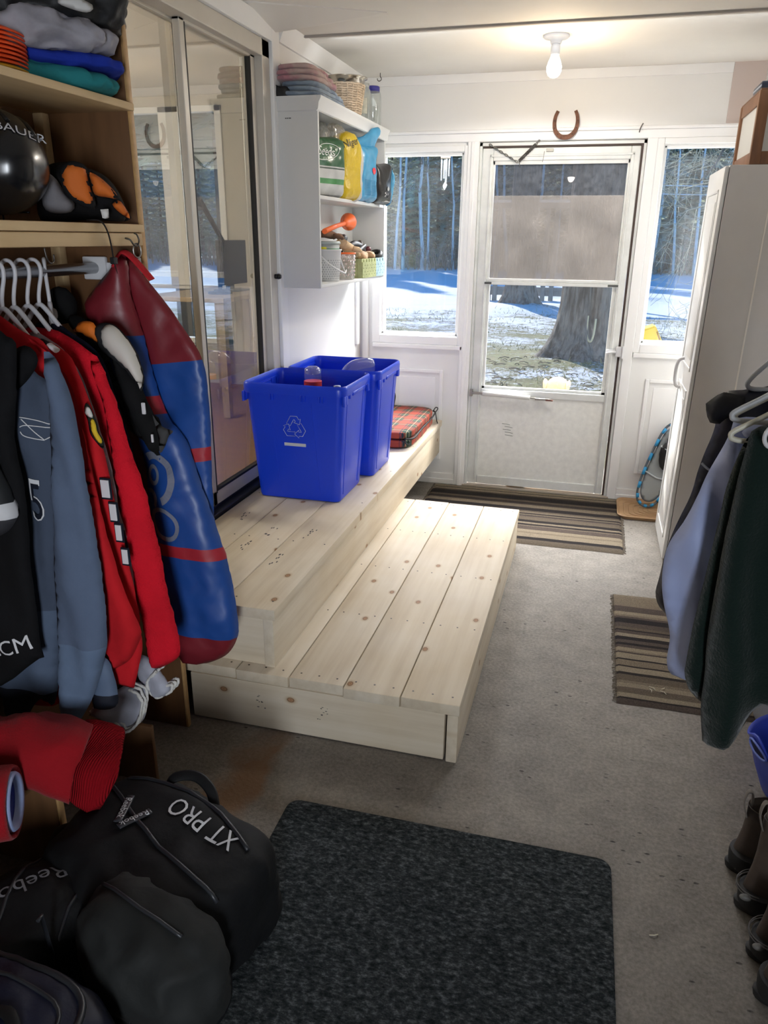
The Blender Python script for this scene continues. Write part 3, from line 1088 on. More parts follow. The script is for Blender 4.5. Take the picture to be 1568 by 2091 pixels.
# ------------------------------------------------------------------ blue recycling bins
bin_blue = M('bin_blue', srgb(18, 62, 214), 0.32, spec=0.5, bump=0.03, bscale=8, bdist=0.01)
logo_white = M('bin_print', srgb(196, 200, 210), 0.6)
def rrect(w, d, r, z, n=6, cx=0, cy=0):
    pts = []
    for sx, sy, a0 in ((1, 1, 0), (-1, 1, 90), (-1, -1, 180), (1, -1, 270)):
        for k in range(n + 1):
            a = math.radians(a0 + 90 * k / n)
            pts.append((cx + sx * (w / 2 - r) + r * math.cos(a), cy + sy * (d / 2 - r) + r * math.sin(a), z))
    return pts
BW0, BW1, BD0, BD1, BH = 0.385, 0.452, 0.325, 0.388, 0.525
def binw(z): return BW0 + (BW1 - BW0) * z / BH
def bind(z): return BD0 + (BD1 - BD0) * z / BH
def make_bin(label):
    root = thing('recycling_bin', label, 'recycling bin', (0, 0, 0), 'blue recycling bins on the deck')
    b = MB()
    R = [rrect(BW0 - 0.03, BD0 - 0.03, 0.02, 0.0), rrect(BW0 - 0.008, BD0 - 0.008, 0.026, 0.003), rrect(BW0, BD0, 0.03, 0.012)]
    for z in (0.15, 0.3, 0.44, 0.492): R.append(rrect(binw(z), bind(z), 0.032, z))
    for z in (0.492, 0.3, 0.15, 0.02): R.append(rrect(binw(z) - 0.007, bind(z) - 0.007, 0.03, z))
    R.append(rrect(BW0 - 0.03, BD0 - 0.03, 0.02, 0.012))
    b.loft(R)
    # moulded panel lines
    def fy(z): return -bind(z) / 2
    def fx(z): return binw(z) / 2
    for x0, x1 in ((-0.105, -0.09), (0.075, 0.105)):
        b.tube([(x0 * 1.05, fy(0.45), 0.45), (x1 * 0.9 if x0 < 0 else x1, fy(0.03), 0.03)], 0.0016, 6)
        b.tube([(x0 * 1.05, -fy(0.45), 0.45), (x1 * 0.9 if x0 < 0 else x1, -fy(0.03), 0.03)], 0.0016, 6)
    for yy in (-0.125, 0.10):
        b.tube([(fx(0.46), yy * 1.05, 0.46), (fx(0.03), yy * 0.95, 0.03)], 0.0018, 6)
        b.tube([(-fx(0.46), yy * 1.05, 0.46), (-fx(0.03), yy * 0.95, 0.03)], 0.0018, 6)
    b.build('tub', bin_blue, root, 50)
    b = MB()
    w, d = BW1, BD1
    R = [rrect(w - 0.002, d - 0.002, 0.034, 0.478), rrect(w + 0.016, d + 0.016, 0.04, 0.480), rrect(w + 0.020, d + 0.020, 0.042, 0.506), rrect(w + 0.016, d + 0.016, 0.042, 0.520),
         rrect(w + 0.006, d + 0.006, 0.04, 0.524), rrect(w - 0.002, d - 0.002, 0.036, 0.518), rrect(w - 0.008, d - 0.008, 0.034, 0.500), rrect(w - 0.008, d - 0.008, 0.034, 0.478)]
    b.loft(R, cap=False)
    n = len(R[0])
    # lugs under the rim
    for x in (-0.105, -0.092, 0.035, 0.052, 0.118, 0.132):
        b.box(x - 0.003, x + 0.003, -d / 2 - 0.007, -d / 2 + 0.012, 0.452, 0.484, 0.001)
    for s in (-1, 1):
        for y in (-0.165, -0.11, 0.16):
            b.box(s * (w / 2 - 0.008), s * (w / 2 + 0.008), y - 0.013, y + 0.013, 0.446 if abs(y) > 0.15 else 0.462, 0.484, 0.002)
        b.box(s * (w / 2 - 0.006), s * (w / 2 + 0.012), -0.09, 0.09, 0.470, 0.486, 0.003)
    b.box(-w / 2 - 0.007, -w / 2 + 0.004, -d / 2 - 0.006, -d / 2 + 0.02, 0.44, 0.484, 0.002)
    b.box(w / 2 - 0.004, w / 2 + 0.007, -d / 2 - 0.006, -d / 2 + 0.02, 0.44, 0.484, 0.002)
    b.build('rim', bin_blue, root, 50)
    # printed loop of three outlined arrows and the bar below
    A = [(-.30, .12), (-.58, .28), (-.26, .84), (.24, .84), (.37, .60), (.50, .67), (.42, .24), (-.02, .38), (.11, .46), (.0, .62), (-.06, .52)]
    b = MB()
    cz, cx, s = 0.335, -0.002, 0.060
    for k in range(3):
        a = math.radians(-120 * k)
        pts = []
        for (x, z) in A:
            X_, Z_ = x * math.cos(a) - z * math.sin(a), x * math.sin(a) + z * math.cos(a)
            zz = cz + Z_ * s
            pts.append((cx + X_ * s, fy(zz) - 0.0006, zz))
        b.tube(pts, 0.0012, 4, closed=True)
    b.build('recycling_symbol', logo_white, root)
    z0, z1 = 0.251, 0.265
    b = MB()
    vs = [b.bm.verts.new(p) for p in ((-0.052, fy(z0) - 0.0012, z0), (0.048, fy(z0) - 0.0012, z0), (0.048, fy(z1) - 0.0012, z1), (-0.052, fy(z1) - 0.0012, z1))]
    b.bm.faces.new(vs)
    b.build('print_bar', logo_white, root)
    return root
bin1 = make_bin('nearer blue recycling bin with white arrow loop facing the room')
bin2 = dup(bin1, (-1.160, 3.560, 0.430), 0.0, 'farther blue recycling bin behind the one showing the arrow loop')
bin1.location = (-1.196, 3.140, 0.430)

pet = glassy('clear_plastic', (0.93, 0.95, 0.96, 1), 0.10, rough=0.05, dirt=0.06)
red_label = M('red_label', srgb(206, 44, 34), 0.45)
b = MB()
bt = thing('plastic_bottle', 'clear bottle with a red label upended in the nearer blue bin', 'bottle', (-1.215, 3.245, 0.62))
b.lathe([(0.012, 0), (0.013, 0.03), (0.022, 0.06), (0.036, 0.10), (0.040, 0.14), (0.040, 0.26), (0.038, 0.30), (0.040, 0.33), (0.036, 0.352), (0.022, 0.362), (0.008, 0.356), (0.0, 0.354)], -1.215, 3.245, 0.62, 20)
b.build('bottle_body', pet, bt)
MB().lathe([(0.0405, 0.16), (0.0410, 0.162), (0.0410, 0.296), (0.0405, 0.298)], -1.215, 3.245, 0.62, 20).build('bottle_label', red_label, bt)
MB().lathe([(0.0, -0.012), (0.014, -0.012), (0.014, 0.008), (0.0, 0.008)], -1.215, 3.245, 0.62, 16).build('bottle_cap', M('cap_white', srgb(220, 220, 220), 0.4), bt)
b = MB().lathe([(0.0, 0), (0.03, 0), (0.034, 0.02), (0.034, 0.30), (0.03, 0.34), (0.013, 0.39), (0.013, 0.42), (0.0, 0.42)], -1.035, 3.06, 0.50, 18)
tb = thing('plastic_bottle', 'clear capped bottle of which only the neck shows in the nearer blue bin', 'bottle', (-1.035, 3.06, 0.50))
b.build('bottle_body', pet, tb)
MB().lathe([(0.0, 0.415), (0.016, 0.415), (0.016, 0.437), (0.0, 0.437)], -1.035, 3.06, 0.50, 14).build('bottle_cap', M('cap_clear', srgb(120, 130, 170), 0.3), tb)
b = MB()
b.tube(spline([(-1.20, 3.52, 0.86), (-1.17, 3.55, 0.885), (-1.12, 3.60, 0.915), (-1.07, 3.63, 0.925), (-1.04, 3.65, 0.925)], 4), [0.013, 0.014, 0.015, 0.02, 0.028, 0.036, 0.044, 0.048, 0.05, 0.05, 0.05, 0.049, 0.05, 0.048, 0.046, 0.04, 0.02], 18)
tag(b.build('plastic_bottle', pet, None, loc=(-1.12, 3.6, 0.86)), 'crushed clear jug lying on its side in the farther blue bin', 'bottle')

# ------------------------------------------------------------------ plaid cushion on the deck
def plaid_mat():
    m, nt, out = nodes('plaid')
    p = N(nt, 'BsdfPrincipled')
    p.inputs['Roughness'].default_value = 0.85
    sx = nt.nodes.new('ShaderNodeSeparateXYZ')
    nt.links.new(coords(nt), sx.inputs[0])
    def stripes(sock, per, off):
        mm = N(nt, 'Math', operation='MULTIPLY_ADD')
        nt.links.new(sock, mm.inputs[0])
        mm.inputs[1].default_value = 1 / per
        mm.inputs[2].default_value = off
        fr = N(nt, 'Math', operation='FRACT')
        nt.links.new(mm.outputs[0], fr.inputs[0])
        return fr.outputs[0]
    red, green, navy, wh = srgb(158, 62, 40), srgb(30, 58, 46), srgb(28, 34, 62), srgb(214, 190, 150)
    st = [(0, red), (0.30, navy), (0.36, red), (0.42, green), (0.62, wh), (0.65, green), (0.84, red)]
    a = ramp(nt, stripes(sx.outputs[0], 0.105, 10.2), st, 'CONSTANT')
    c = ramp(nt, stripes(sx.outputs[1], 0.125, 10.1), st, 'CONSTANT')
    col = mixc(nt, 0.5, a, c)
    nt.links.new(col, p.inputs['Base Color'])
    nt.links.new(bumpn(nt, noisetex(nt, coords(nt), 300, 2), 0.2, 0.002), p.inputs['Normal'])
    nt.links.new(p.outputs[0], out.inputs[0])
    return m
cu = thing('seat_cushion', 'folded red and green plaid cushion with black cord on the far deck end', 'cushion', (-1.09, 4.29, 0.43))
b = MB()
b.lump((-1.09, 4.29, 0.457), (0.36, 0.72, 0.056), 6, 16, 0.006, 14)
b.lump((-1.09, 4.29, 0.505), (0.355, 0.71, 0.052), 6, 16, 0.008, 12, seed=4)
b.build('cover', plaid_mat(), cu)
cord = M('black_cord', srgb(30, 28, 28), 0.7)
b = MB().tube(spline([(-0.94, 3.94, 0.49), (-0.905, 4.0, 0.483), (-0.905, 4.2, 0.487), (-0.905, 4.45, 0.488), (-0.91, 4.62, 0.495), (-0.93, 4.65, 0.50)], 6), 0.005, 8)
b.tube(spline([(-0.91, 4.62, 0.495), (-0.90, 4.655, 0.515), (-0.915, 4.665, 0.52), (-0.925, 4.645, 0.505)], 4), 0.003, 6)
b.tube(spline([(-0.91, 4.63, 0.50), (-0.895, 4.60, 0.455), (-0.884, 4.58, 0.437)], 4), 0.003, 6)
b.tube(spline([(-0.945, 3.955, 0.485), (-0.93, 3.93, 0.465), (-0.915, 3.945, 0.46), (-0.925, 3.965, 0.475)], 4), 0.004, 6)
b.build('tie_cord', cord, cu)
b = MB().tube(spline([(-1.185, 4.57, 0.52), (-1.192, 4.575, 0.575), (-1.184, 4.58, 0.615), (-1.172, 4.58, 0.618), (-1.165, 4.578, 0.59), (-1.172, 4.575, 0.54), (-1.176, 4.57, 0.52)], 6), 0.0065, 8)
b.build('carry_loop', cord, cu)

# ------------------------------------------------------------------ rugs and mats
def rug_mat(name, y0, y1, seed):
    m, nt, out = nodes(name)
    p = N(nt, 'BsdfPrincipled')
    p.inputs['Roughness'].default_value = 0.95
    p.inputs['Specular IOR Level'].default_value = 0.1
    tc = nt.nodes.new('ShaderNodeTexCoord')
    sx = nt.nodes.new('ShaderNodeSeparateXYZ')
    nt.links.new(tc.outputs['Object'], sx.inputs[0])
    mr = N(nt, 'MapRange')
    mr.inputs['From Min'].default_value = y0
    mr.inputs['From Max'].default_value = y1
    nt.links.new(sx.outputs[1], mr.inputs['Value'])
    rr = random.Random(seed)
    cols = [srgb(52, 47, 44), srgb(120, 108, 92), srgb(70, 62, 58), srgb(98, 88, 76), srgb(46, 42, 42), srgb(138, 126, 108), srgb(84, 74, 68)]
    st, t, last = [], 0.0, None
    while t < 0.985 and len(st) < 31:
        c = rr.choice([q for q in cols if q != last])
        last = c
        st.append((t, c))
        t += rr.choice([0.012, 0.02, 0.03, 0.045, 0.06])
    c = ramp(nt, mr.outputs[0], st, 'CONSTANT')
    v = coords(nt)
    f = noisetex(nt, v, 220, 3, 0.7)
    g = ramp(nt, f, [(0.3, (0.55,) * 3 + (1,)), (0.7, (1.15,) * 3 + (1,))])
    nt.links.new(mixc(nt, 1.0, c, g, 'MULTIPLY'), p.inputs['Base Color'])
    nt.links.new(bumpn(nt, f, 0.7, 0.006), p.inputs['Normal'])
    nt.links.new(p.outputs[0], out.inputs[0])
    return m
def rug(label, x0, x1, y0, y1, seed, skew=0.0):
    root = thing('striped_rug', label, 'rug', ((x0 + x1) / 2, (y0 + y1) / 2, 0), None)
    b = MB()
    nx, ny = 60, 40
    rows = []
    for j in range(ny + 1):
        row = []
        for i in range(nx + 1):
            x, y = x0 + (x1 - x0) * i / nx, y0 + (y1 - y0) * j / ny
            e = min(i, nx - i, j, ny - j)
            z = 0.008 if e else 0.001
            x += 0.006 * noise.noise(Vector((y * 9, seed, x)))
            y += 0.006 * noise.noise(Vector((x * 4, seed, 3))) + skew * (x - x0)
            row.append(b.bm.verts.new((x, y, z + 0.0015 * noise.noise(Vector((x * 12, y * 12, seed))))))
        rows.append(row)
    for j in range(ny):
        for i in range(nx):
            f = b.bm.faces.new((rows[j][i], rows[j][i + 1], rows[j + 1][i + 1], rows[j + 1][i]))
            f.smooth = True
    b.build('pile', rug_mat('rug_stripes_%d' % seed, y0 - (y0 + y1) / 2, y1 - (y0 + y1) / 2, seed), root)
    b = MB()
    rr = random.Random(seed)
    for xe, s in ((x0, -1), (x1, 1)):
        y = y0 + 0.01
        while y < y1 - 0.01:
            yy = y + skew * (xe - x0)
            b.tube([(xe - s * 0.004, yy, 0.006), (xe + s * rr.uniform(0.006, 0.014), yy + rr.uniform(-0.006, 0.006), 0.002)], 0.0014, 3)
            y += 0.008
    b.build('fringe', M('rug_fringe_%d' % seed, srgb(112, 102, 90), 0.95), root)
    return root
rug('grey and beige striped runner lying in front of the storm door', -0.905, 0.275, 3.795, 4.69, 11, 0.0)
rug('dark grey striped rug partly under the hanging jackets', 0.212, 1.0, 2.40, 3.30, 23, 0.02)

def blackmat():
    m, nt, out = nodes('felt_black')
    p = N(nt, 'BsdfPrincipled')
    p.inputs['Roughness'].default_value = 1.0
    p.inputs['Specular IOR Level'].default_value = 0.05
    v = coords(nt, (1, 1.7, 1))
    f = noisetex(nt, v, 60, 8, 0.75)
    f2 = noisetex(nt, coords(nt, (1, 3.0, 1)), 34, 5, 0.6)
    c = ramp(nt, f, [(0.38, srgb(32, 37, 38)), (0.52, srgb(62, 66, 68)), (0.63, srgb(102, 106, 108)), (0.75, srgb(156, 159, 161))])
    nt.links.new(c, p.inputs['Base Color'])
    ad = N(nt, 'Math', operation='MULTIPLY_ADD')
    nt.links.new(f, ad.inputs[0])
    ad.inputs[1].default_value = 0.7
    nt.links.new(f2, ad.inputs[2])
    nt.links.new(bumpn(nt, ad.outputs[0], 1.0, 0.012), p.inputs['Normal'])
    nt.links.new(p.outputs[0], out.inputs[0])
    return m
b = MB()
b.prism([(x, y) for x, y, _ in rrect(0.895, 1.12, 0.035, 0)], 'z', 0.0, 0.011, bev=0.003)
fm = tag(b.build('felt_mat', blackmat()), 'large black felt floor mat in the foreground', 'mat')
fm.location = (-0.2555, 1.078, 0)
fm.rotation_euler.z = 0.012

# boot tray
tray_m = M('tray_tan', srgb(176, 142, 104), 0.6, var=0.08)
b = MB()
tx0, tx1, ty0, ty1 = 0.250, 0.86, 4.345, 4.70
cx, cy = (tx0 + tx1) / 2, (ty0 + ty1) / 2
w, d = tx1 - tx0, ty1 - ty0
b.loft([rrect(w - 0.02, d - 0.02, 0.05, 0.0, 6, cx, cy), rrect(w, d, 0.055, 0.018, 6, cx, cy), rrect(w - 0.01, d - 0.01, 0.05, 0.022, 6, cx, cy), rrect(w - 0.03, d - 0.03, 0.045, 0.007, 6, cx, cy)])
tr_ = thing('boot_tray', 'tan ribbed boot tray in the corner by the storm door', 'tray', (cx, cy, 0))
b.build('tray', tray_m, tr_, 40)
b = MB()
for k in range(6):
    ww, hh = w - 0.09 - k * 0.055, d - 0.09 - k * 0.045
    if hh < 0.02: break
    b.tube([(x, y, z) for x, y, z in rrect(ww, hh, min(0.04, hh / 2.2), 0.008, 6, cx, cy)], 0.004, 6, closed=True)
b.build('ridge', tray_m, tr_)

# snowshoe leaning behind the cabinet
ss = thing('snowshoe', 'snowshoe with light blue edge and grey deck leaning by the tall cabinet', 'snowshoe', (0.45, 4.56, 0.01))
Us, Vs = Vector((0.93, -0.12, -0.30)).normalized(), Vector((0.30, 0.16, 0.93)).normalized()
SO = Vector((0.405, 4.56, 0.022))
prof = [(a_ * 0.85, c_ * 0.92) for a_, c_ in [(0, 0), (0.045, 0.015), (0.075, 0.06), (0.092, 0.14), (0.10, 0.24), (0.10, 0.34), (0.098, 0.44), (0.085, 0.52), (0.05, 0.565), (0, 0.575)]]
loop = [(u, v) for u, v in prof] + [(-u, v) for u, v in prof[::-1][1:-1]]
loop = spline(loop, 4, True)
P3 = lambda u, v, n=0: SO + Us * u + Vs * v + Us.cross(Vs) * n
MB().tube([P3(u, v) for u, v in loop], 0.007, 8, closed=True).build('frame', M('snowshoe_frame', srgb(86, 96, 104), 0.5), ss)
b = MB()
puffy([(u * 0.86, 0.03 + v * 0.90) for u, v in loop], 0.002, SO, Us, Vs, 0.02, 0.01, smooth_outline=False, mb=b)
b.build('decking', M('snowshoe_deck', srgb(150, 156, 156), 0.6), ss)
b = MB()
n = len(loop)
for k in range(0, n, 4):
    u0, v0 = loop[k]
    u1, v1 = loop[(k + 2) % n]
    b.tube([P3(u0 * 0.97, v0 * 0.98 + 0.004, 0.002), P3(u1 * 0.97, v1 * 0.98 + 0.004, 0.002)], 0.0095, 8)
b.build('edge_wrap', M('snowshoe_blue', srgb(46, 150, 206), 0.5), ss)
b = MB()
b.lump(P3(0.01, 0.33, 0.026), (0.10, 0.05, 0.16), 3, 8, 0.012, 20)
b.lump(P3(0.005, 0.43, 0.03), (0.085, 0.06, 0.10), 3, 8, 0.012, 20, seed=3)
bi = b.build('binding', black_rubber, ss)
b = MB().tube([P3(-0.055, 0.372, 0.044), P3(0.0, 0.362, 0.06), P3(0.06, 0.372, 0.044)], 0.012, 6, flat=0.4)
b.tube([P3(-0.09, 0.20, 0.004), P3(0.0, 0.185, 0.006), P3(0.09, 0.2, 0.004)], 0.005, 6)
b.build('strap', M('strap_grey', srgb(190, 196, 200), 0.6), bi)

# straw and twig bits on the floor
tw = M('straw', srgb(206, 198, 176), 0.8)
r = random.Random(12)
for k, (x, y, z, L) in enumerate(((0.335, 2.49, 0.011, 0.022), (0.35, 2.505, 0.011, 0.03), (0.385, 2.49, 0.011, 0.025), (0.37, 2.52, 0.011, 0.018), (0.27, 1.44, 0.002, 0.022), (0.285, 1.19, 0.002, 0.03))):
    a = r.uniform(0, PI)
    b = MB().tube([(x, y, z), (x + L * 0.5 * math.cos(a), y + L * 0.5 * math.sin(a), z + 0.002), (x + L * math.cos(a + 0.3), y + L * math.sin(a + 0.3), z)], 0.0014, 5)
    on_rug = k < 4
    tag(b.build('straw', tw, None, loc=(x, y, 0.009 if on_rug else 0)), 'pale bit of straw dropped on the dark striped rug' if on_rug else ('pale bit of straw on the bare concrete %s' % ('just beside the black felt mat' if k == 4 else 'below the row of boots')), 'straw', 'straw bits on the dark rug' if on_rug else None)
# ------------------------------------------------------------------ white wall shelf
sh_m = M('shelf_white', srgb(214, 215, 214), 0.45, var=0.02)
sx0, sx1, sy0, sy1, sz0, sz1 = XL + 0.004, -1.236, 3.436, 4.560, 1.312, 2.106
shelf = thing('wall_shelf', 'white open cupboard hung on the left wall above the deck', 'shelf', (-1.34, 4.0, sz0))
b = MB().box(sx0, sx1, sy0, sy0 + 0.016, sz0, sz1 - 0.04, 0.002).build('side_panel', sh_m, shelf, 35)
bb = MB()
for dy in (-0.012, -0.004, 0.004, 0.010):
    bb.box(-1.375 + dy, -1.373 + dy + 0.003, sy0 - 0.0008, sy0 + 0.001, 2.023, 2.0265)
bb.build('scuff', black_rubber, b)
MB().box(sx0, sx1, sy1 - 0.016, sy1, sz0, sz1 - 0.04, 0.002).build('side_panel', sh_m, shelf, 35)
MB().box(sx0, sx1 - 0.002, sy0 + 0.016, sy1 - 0.016, sz0, sz0 + 0.016, 0.002).build('bottom_board', sh_m, shelf, 35)
MB().box(sx0, sx1 - 0.004, sy0 + 0.016, sy1 - 0.016, 1.700, 1.716, 0.002).build('shelf_board', sh_m, shelf, 35)
MB().box(sx0, sx0 + 0.006, sy0 + 0.016, sy1 - 0.016, sz0, sz1 - 0.04).build('back_panel', sh_m, shelf, 35)
MB().box(sx0, sx1, sy0, sy1, sz1 - 0.042, sz1 - 0.004, 0.002).build('top_board', sh_m, shelf, 35)
b = MB()
prof = [(0.0, -0.056), (0.006, -0.052), (0.008, -0.046), (0.012, -0.022), (0.020, -0.010), (0.022, -0.004), (0.022, 0.002), (0.0, 0.002)]
b.prism([(sx1 + a, sz1 + c) for a, c in prof], 'y', sy0 - 0.018, sy1 + 0.018)
b.prism([(sy0 - a, sz1 + c) for a, c in prof], 'x', sx0, sx1 + 0.004)
b.prism([(sy1 + a, sz1 + c) for a, c in prof], 'x', sx0, sx1 + 0.004)
b.build('crown_molding', sh_m, shelf, 35)
ST = sz1 + 0.0

def cloth(name, label, layers, mat, cat, group=None, seed=0):
    b = MB()
    for k, (c, d, rz) in enumerate(layers):
        b.lump(c, d, 4, 18, 0.013, 14, (0, 0, rz), seed=seed + k)
    return tag(b.build(name, mat, None, loc=(layers[0][0][0], layers[0][0][1], min(c[2] - d[2] / 2 for c, d, _ in layers))), label, cat, group)
def towel_mat(name, a, bcol, sc=9):
    m, nt, out = nodes(name)
    p = N(nt, 'BsdfPrincipled')
    p.inputs['Roughness'].default_value = 0.95
    p.inputs['Sheen Weight'].default_value = 0.3
    f = noisetex(nt, coords(nt), sc, 3)
    c = ramp(nt, f, [(0.40, a), (0.58, bcol)])
    nt.links.new(c, p.inputs['Base Color'])
    nt.links.new(bumpn(nt, noisetex(nt, coords(nt), 160, 2), 0.5, 0.004), p.inputs['Normal'])
    nt.links.new(p.outputs[0], out.inputs[0])
    return m
cloth('folded_towel', 'folded blue grey towel at the bottom of the stack on the white shelf', [((-1.335, 3.66, ST + 0.014), (0.20, 0.46, 0.028), 0.02), ((-1.338, 3.66, ST + 0.035), (0.19, 0.44, 0.026), -0.03), ((-1.335, 3.63, ST + 0.055), (0.18, 0.38, 0.025), 0.05)],
      towel_mat('towel_blue', srgb(96, 112, 132), srgb(134, 148, 162)), 'towel', seed=1)
cloth('folded_blanket', 'folded pink and grey blanket on top of the blue grey towel', [((-1.340, 3.60, ST + 0.076), (0.195, 0.34, 0.028), -0.04), ((-1.345, 3.585, ST + 0.097), (0.19, 0.32, 0.028), 0.03), ((-1.350, 3.575, ST + 0.117), (0.17, 0.30, 0.028), 0.02)],
      towel_mat('blanket_pink', srgb(170, 118, 128), srgb(182, 158, 152), 14), 'blanket', seed=5)
b = MB().lump((-1.405, 3.445, ST + 0.022), (0.085, 0.045, 0.044), 4, 8, 0.006, 30).lump((-1.40, 3.47, ST + 0.012), (0.10, 0.05, 0.024), 4, 8, 0.005, 30, seed=2)
b.tube([(-1.435, 3.425, ST + 0.05), (-1.39, 3.43, ST + 0.035), (-1.345, 3.45, ST + 0.012)], 0.006, 6, flat=0.4)
tag(b.build('black_pouch', M('pouch_black', srgb(26, 26, 28), 0.5), None, loc=(-1.40, 3.45, ST)), 'small black strapped pouch at the near end of the white shelf top', 'pouch')

# woven basket with a steel bowl set in it
wick = M('wicker', srgb(200, 180, 156), 0.75, var=0.22, vscale=40)
bk = thing('woven_basket', 'pale woven basket on the white shelf top beside the towels', 'basket', (-1.325, 4.10, ST))
b = MB()
b.lathe([(0.0, 0.001), (0.070, 0.001), (0.076, 0.04), (0.088, 0.10), (0.097, 0.152), (0.092, 0.152), (0.082, 0.10), (0.068, 0.01), (0.0, 0.008)], -1.325, 4.10, ST, 32)
for j in range(15):
    z = 0.006 + j * 0.0102
    rr_ = 0.072 + (0.097 - 0.072) * z / 0.152
    b.tube([(-1.325 + (rr_ + 0.0022 * math.cos(k * PI + j * PI)) * math.cos(2 * PI * k / 44), 4.10 + (rr_ + 0.0022 * math.cos(k * PI + j * PI)) * math.sin(2 * PI * k / 44), ST + z + 0.0015 * math.sin(k * PI / 2)) for k in range(44)], 0.0055, 5, closed=True)
b.build('basket_weave', wick, bk)
b = MB()
for k in range(22):
    a = 2 * PI * k / 22
    b.tube([(-1.325 + (q + 0.003) * math.cos(a), 4.10 + (q + 0.003) * math.sin(a), ST + z) for q, z in ((0.073, 0.004), (0.085, 0.08), (0.0975, 0.152))], 0.003, 5)
b.build('basket_stake', wick, bk)
tag(MB().lathe([(0.0, 0.06), (0.05, 0.062), (0.080, 0.10), (0.096, 0.150), (0.100, 0.176), (0.113, 0.180), (0.1135, 0.184), (0.098, 0.182), (0.094, 0.150), (0.078, 0.104), (0.05, 0.068), (0.0, 0.066)], -1.325, 4.10, ST, 36)
    .build('metal_bowl', M('bowl_steel', srgb(176, 168, 156), 0.18, 1.0), None, loc=(-1.325, 4.10, ST + 0.06)), 'shiny metal bowl resting in the top of the woven basket', 'bowl')

jar_glass = glassy('jar_glass', (0.94, 0.96, 0.95, 1), 0.10, dirt=0.22, dirtcol=(0.9, 0.93, 0.94, 1))
j = thing('glass_jar', 'clear glass jar with a pale paper label next to the basket', 'jar', (-1.30, 4.33, ST))
MB().lathe([(0.0, 0.0), (0.040, 0.0), (0.045, 0.006), (0.045, 0.14), (0.040, 0.165), (0.032, 0.178), (0.032, 0.196), (0.029, 0.196), (0.029, 0.18), (0.037, 0.163), (0.041, 0.14), (0.041, 0.008), (0.0, 0.006)], -1.30, 4.33, ST, 28).build('jar_body', jar_glass, j)
MB().lathe([(0.031, 0.178), (0.034, 0.180), (0.034, 0.198), (0.0, 0.199)], -1.30, 4.33, ST, 28).build('jar_rim', glassy('jar_lid_clear', (0.9, 0.9, 0.88, 1), 0.1, dirt=0.35), j)
b = MB()
ring0 = [(-1.30 + 0.0456 * math.cos(a), 4.33 + 0.0456 * math.sin(a), ST + 0.05) for a in [-2.2 + 0.13 * k for k in range(12)]]
b.loft([ring0, [(x, y, z + 0.075) for x, y, z in ring0]], cap=False, closed_u=False)
b.build('jar_label', M('jar_paper', srgb(206, 206, 190), 0.8, var=0.15, vscale=60), j)
j = thing('plastic_jar', 'clear plastic jar with a blue lid at the far end of the shelf top', 'jar', (-1.285, 4.47, ST))
MB().lathe([(0.0, 0.0), (0.040, 0.0), (0.044, 0.006), (0.045, 0.15), (0.042, 0.175), (0.034, 0.185), (0.031, 0.185), (0.039, 0.172), (0.042, 0.15), (0.041, 0.008), (0.0, 0.006)], -1.285, 4.47, ST, 28).build('jar_body', jar_glass, j)
MB().lathe([(0.0, 0.206), (0.034, 0.206), (0.037, 0.203), (0.037, 0.178), (0.034, 0.178), (0.034, 0.20), (0.0, 0.20)], -1.285, 4.47, ST, 28).build('lid', M('lid_blue', srgb(58, 56, 150), 0.4), j)

# ---- bags on the middle board (z 1.716)
S2 = 1.716
bagU, bagN = Vector((0.30, 0.954, 0)), None
def bagshape(w, h, pinch=0.0, flap=0.0):
    hw = w / 2
    return [(-hw * 0.96, 0.0), (-hw * 1.02, h * 0.3), (-hw, h * 0.7), (-hw * (1 - pinch * 0.5), h), (0, h * (1.0 + flap)), (hw * (1 - pinch), h * 1.02), (hw, h * 0.72), (hw * 1.03, h * 0.3), (hw * 0.95, 0.0), (0, -0.002)]
shiny = dict(rough=0.28, spec=0.6)
grn = banded('seed_bag_green', 2, [(0.010, srgb(130, 132, 130)), (0.055, srgb(196, 198, 196)), (0.075, srgb(66, 142, 76)), (0.120, srgb(196, 198, 196)), (0.126, srgb(30, 60, 46)), (0.132, srgb(196, 198, 196)), (0.5, srgb(24, 88, 46))], bump=0.5, bscale=26, var=0.18, **shiny)
def pbag(name, label, c, w, h, T, mat, yaw=0.0, lean=0.0, **kw):
    U = Vector((math.sin(yaw), math.cos(yaw), 0))
    V = Vector((math.cos(yaw) * lean, -math.sin(yaw) * lean, 1)).normalized()
    root = thing(name, label, 'bag', c)
    b = puffy(bagshape(w, h, kw.pop('pinch', 0.1), kw.pop('flap', 0.0)), T, c, U, V, 0.011, kw.pop('edge', 0.06), crumple=kw.pop('crumple', 0.011), seed=len(label) * 0.37, **kw)
    o = b.build('bag_body', mat, root)
    return root, o, U, V
g_r, g_o, U, V = pbag('seed_bag', 'shiny green and white seed bag at the near end of the middle shelf', (-1.318, 3.655, S2), 0.285, 0.258, 0.055, grn, yaw=0.35, lean=0.05)
tg = bvh_of([g_o])
nrm = U.cross(V)
lettering('Seeds', 0.052, Vector((-1.318, 3.635, S2 + 0.195)) + nrm * 0.12, U, V + U * 0.12, M('bag_print_white', srgb(236, 240, 236), 0.5), g_o, tg, -nrm, off=0.003)
b = MB()
ov = []
for k in range(30):
    a = 2 * PI * k / 30
    p = Vector((-1.318, 3.635, S2 + 0.195)) + nrm * 0.12 + U * (0.088 * math.cos(a)) + V * (0.034 * math.sin(a) + 0.012 * math.cos(a))
    hit = tg.ray_cast(p, -nrm)[0]
    ov.append((hit if hit is not None else p - nrm * 0.1) + nrm * 0.002)
b.tube(ov, 0.0018, 4, closed=True)
b.build('printed_oval', bpy.data.materials['bag_print_white'], g_o)
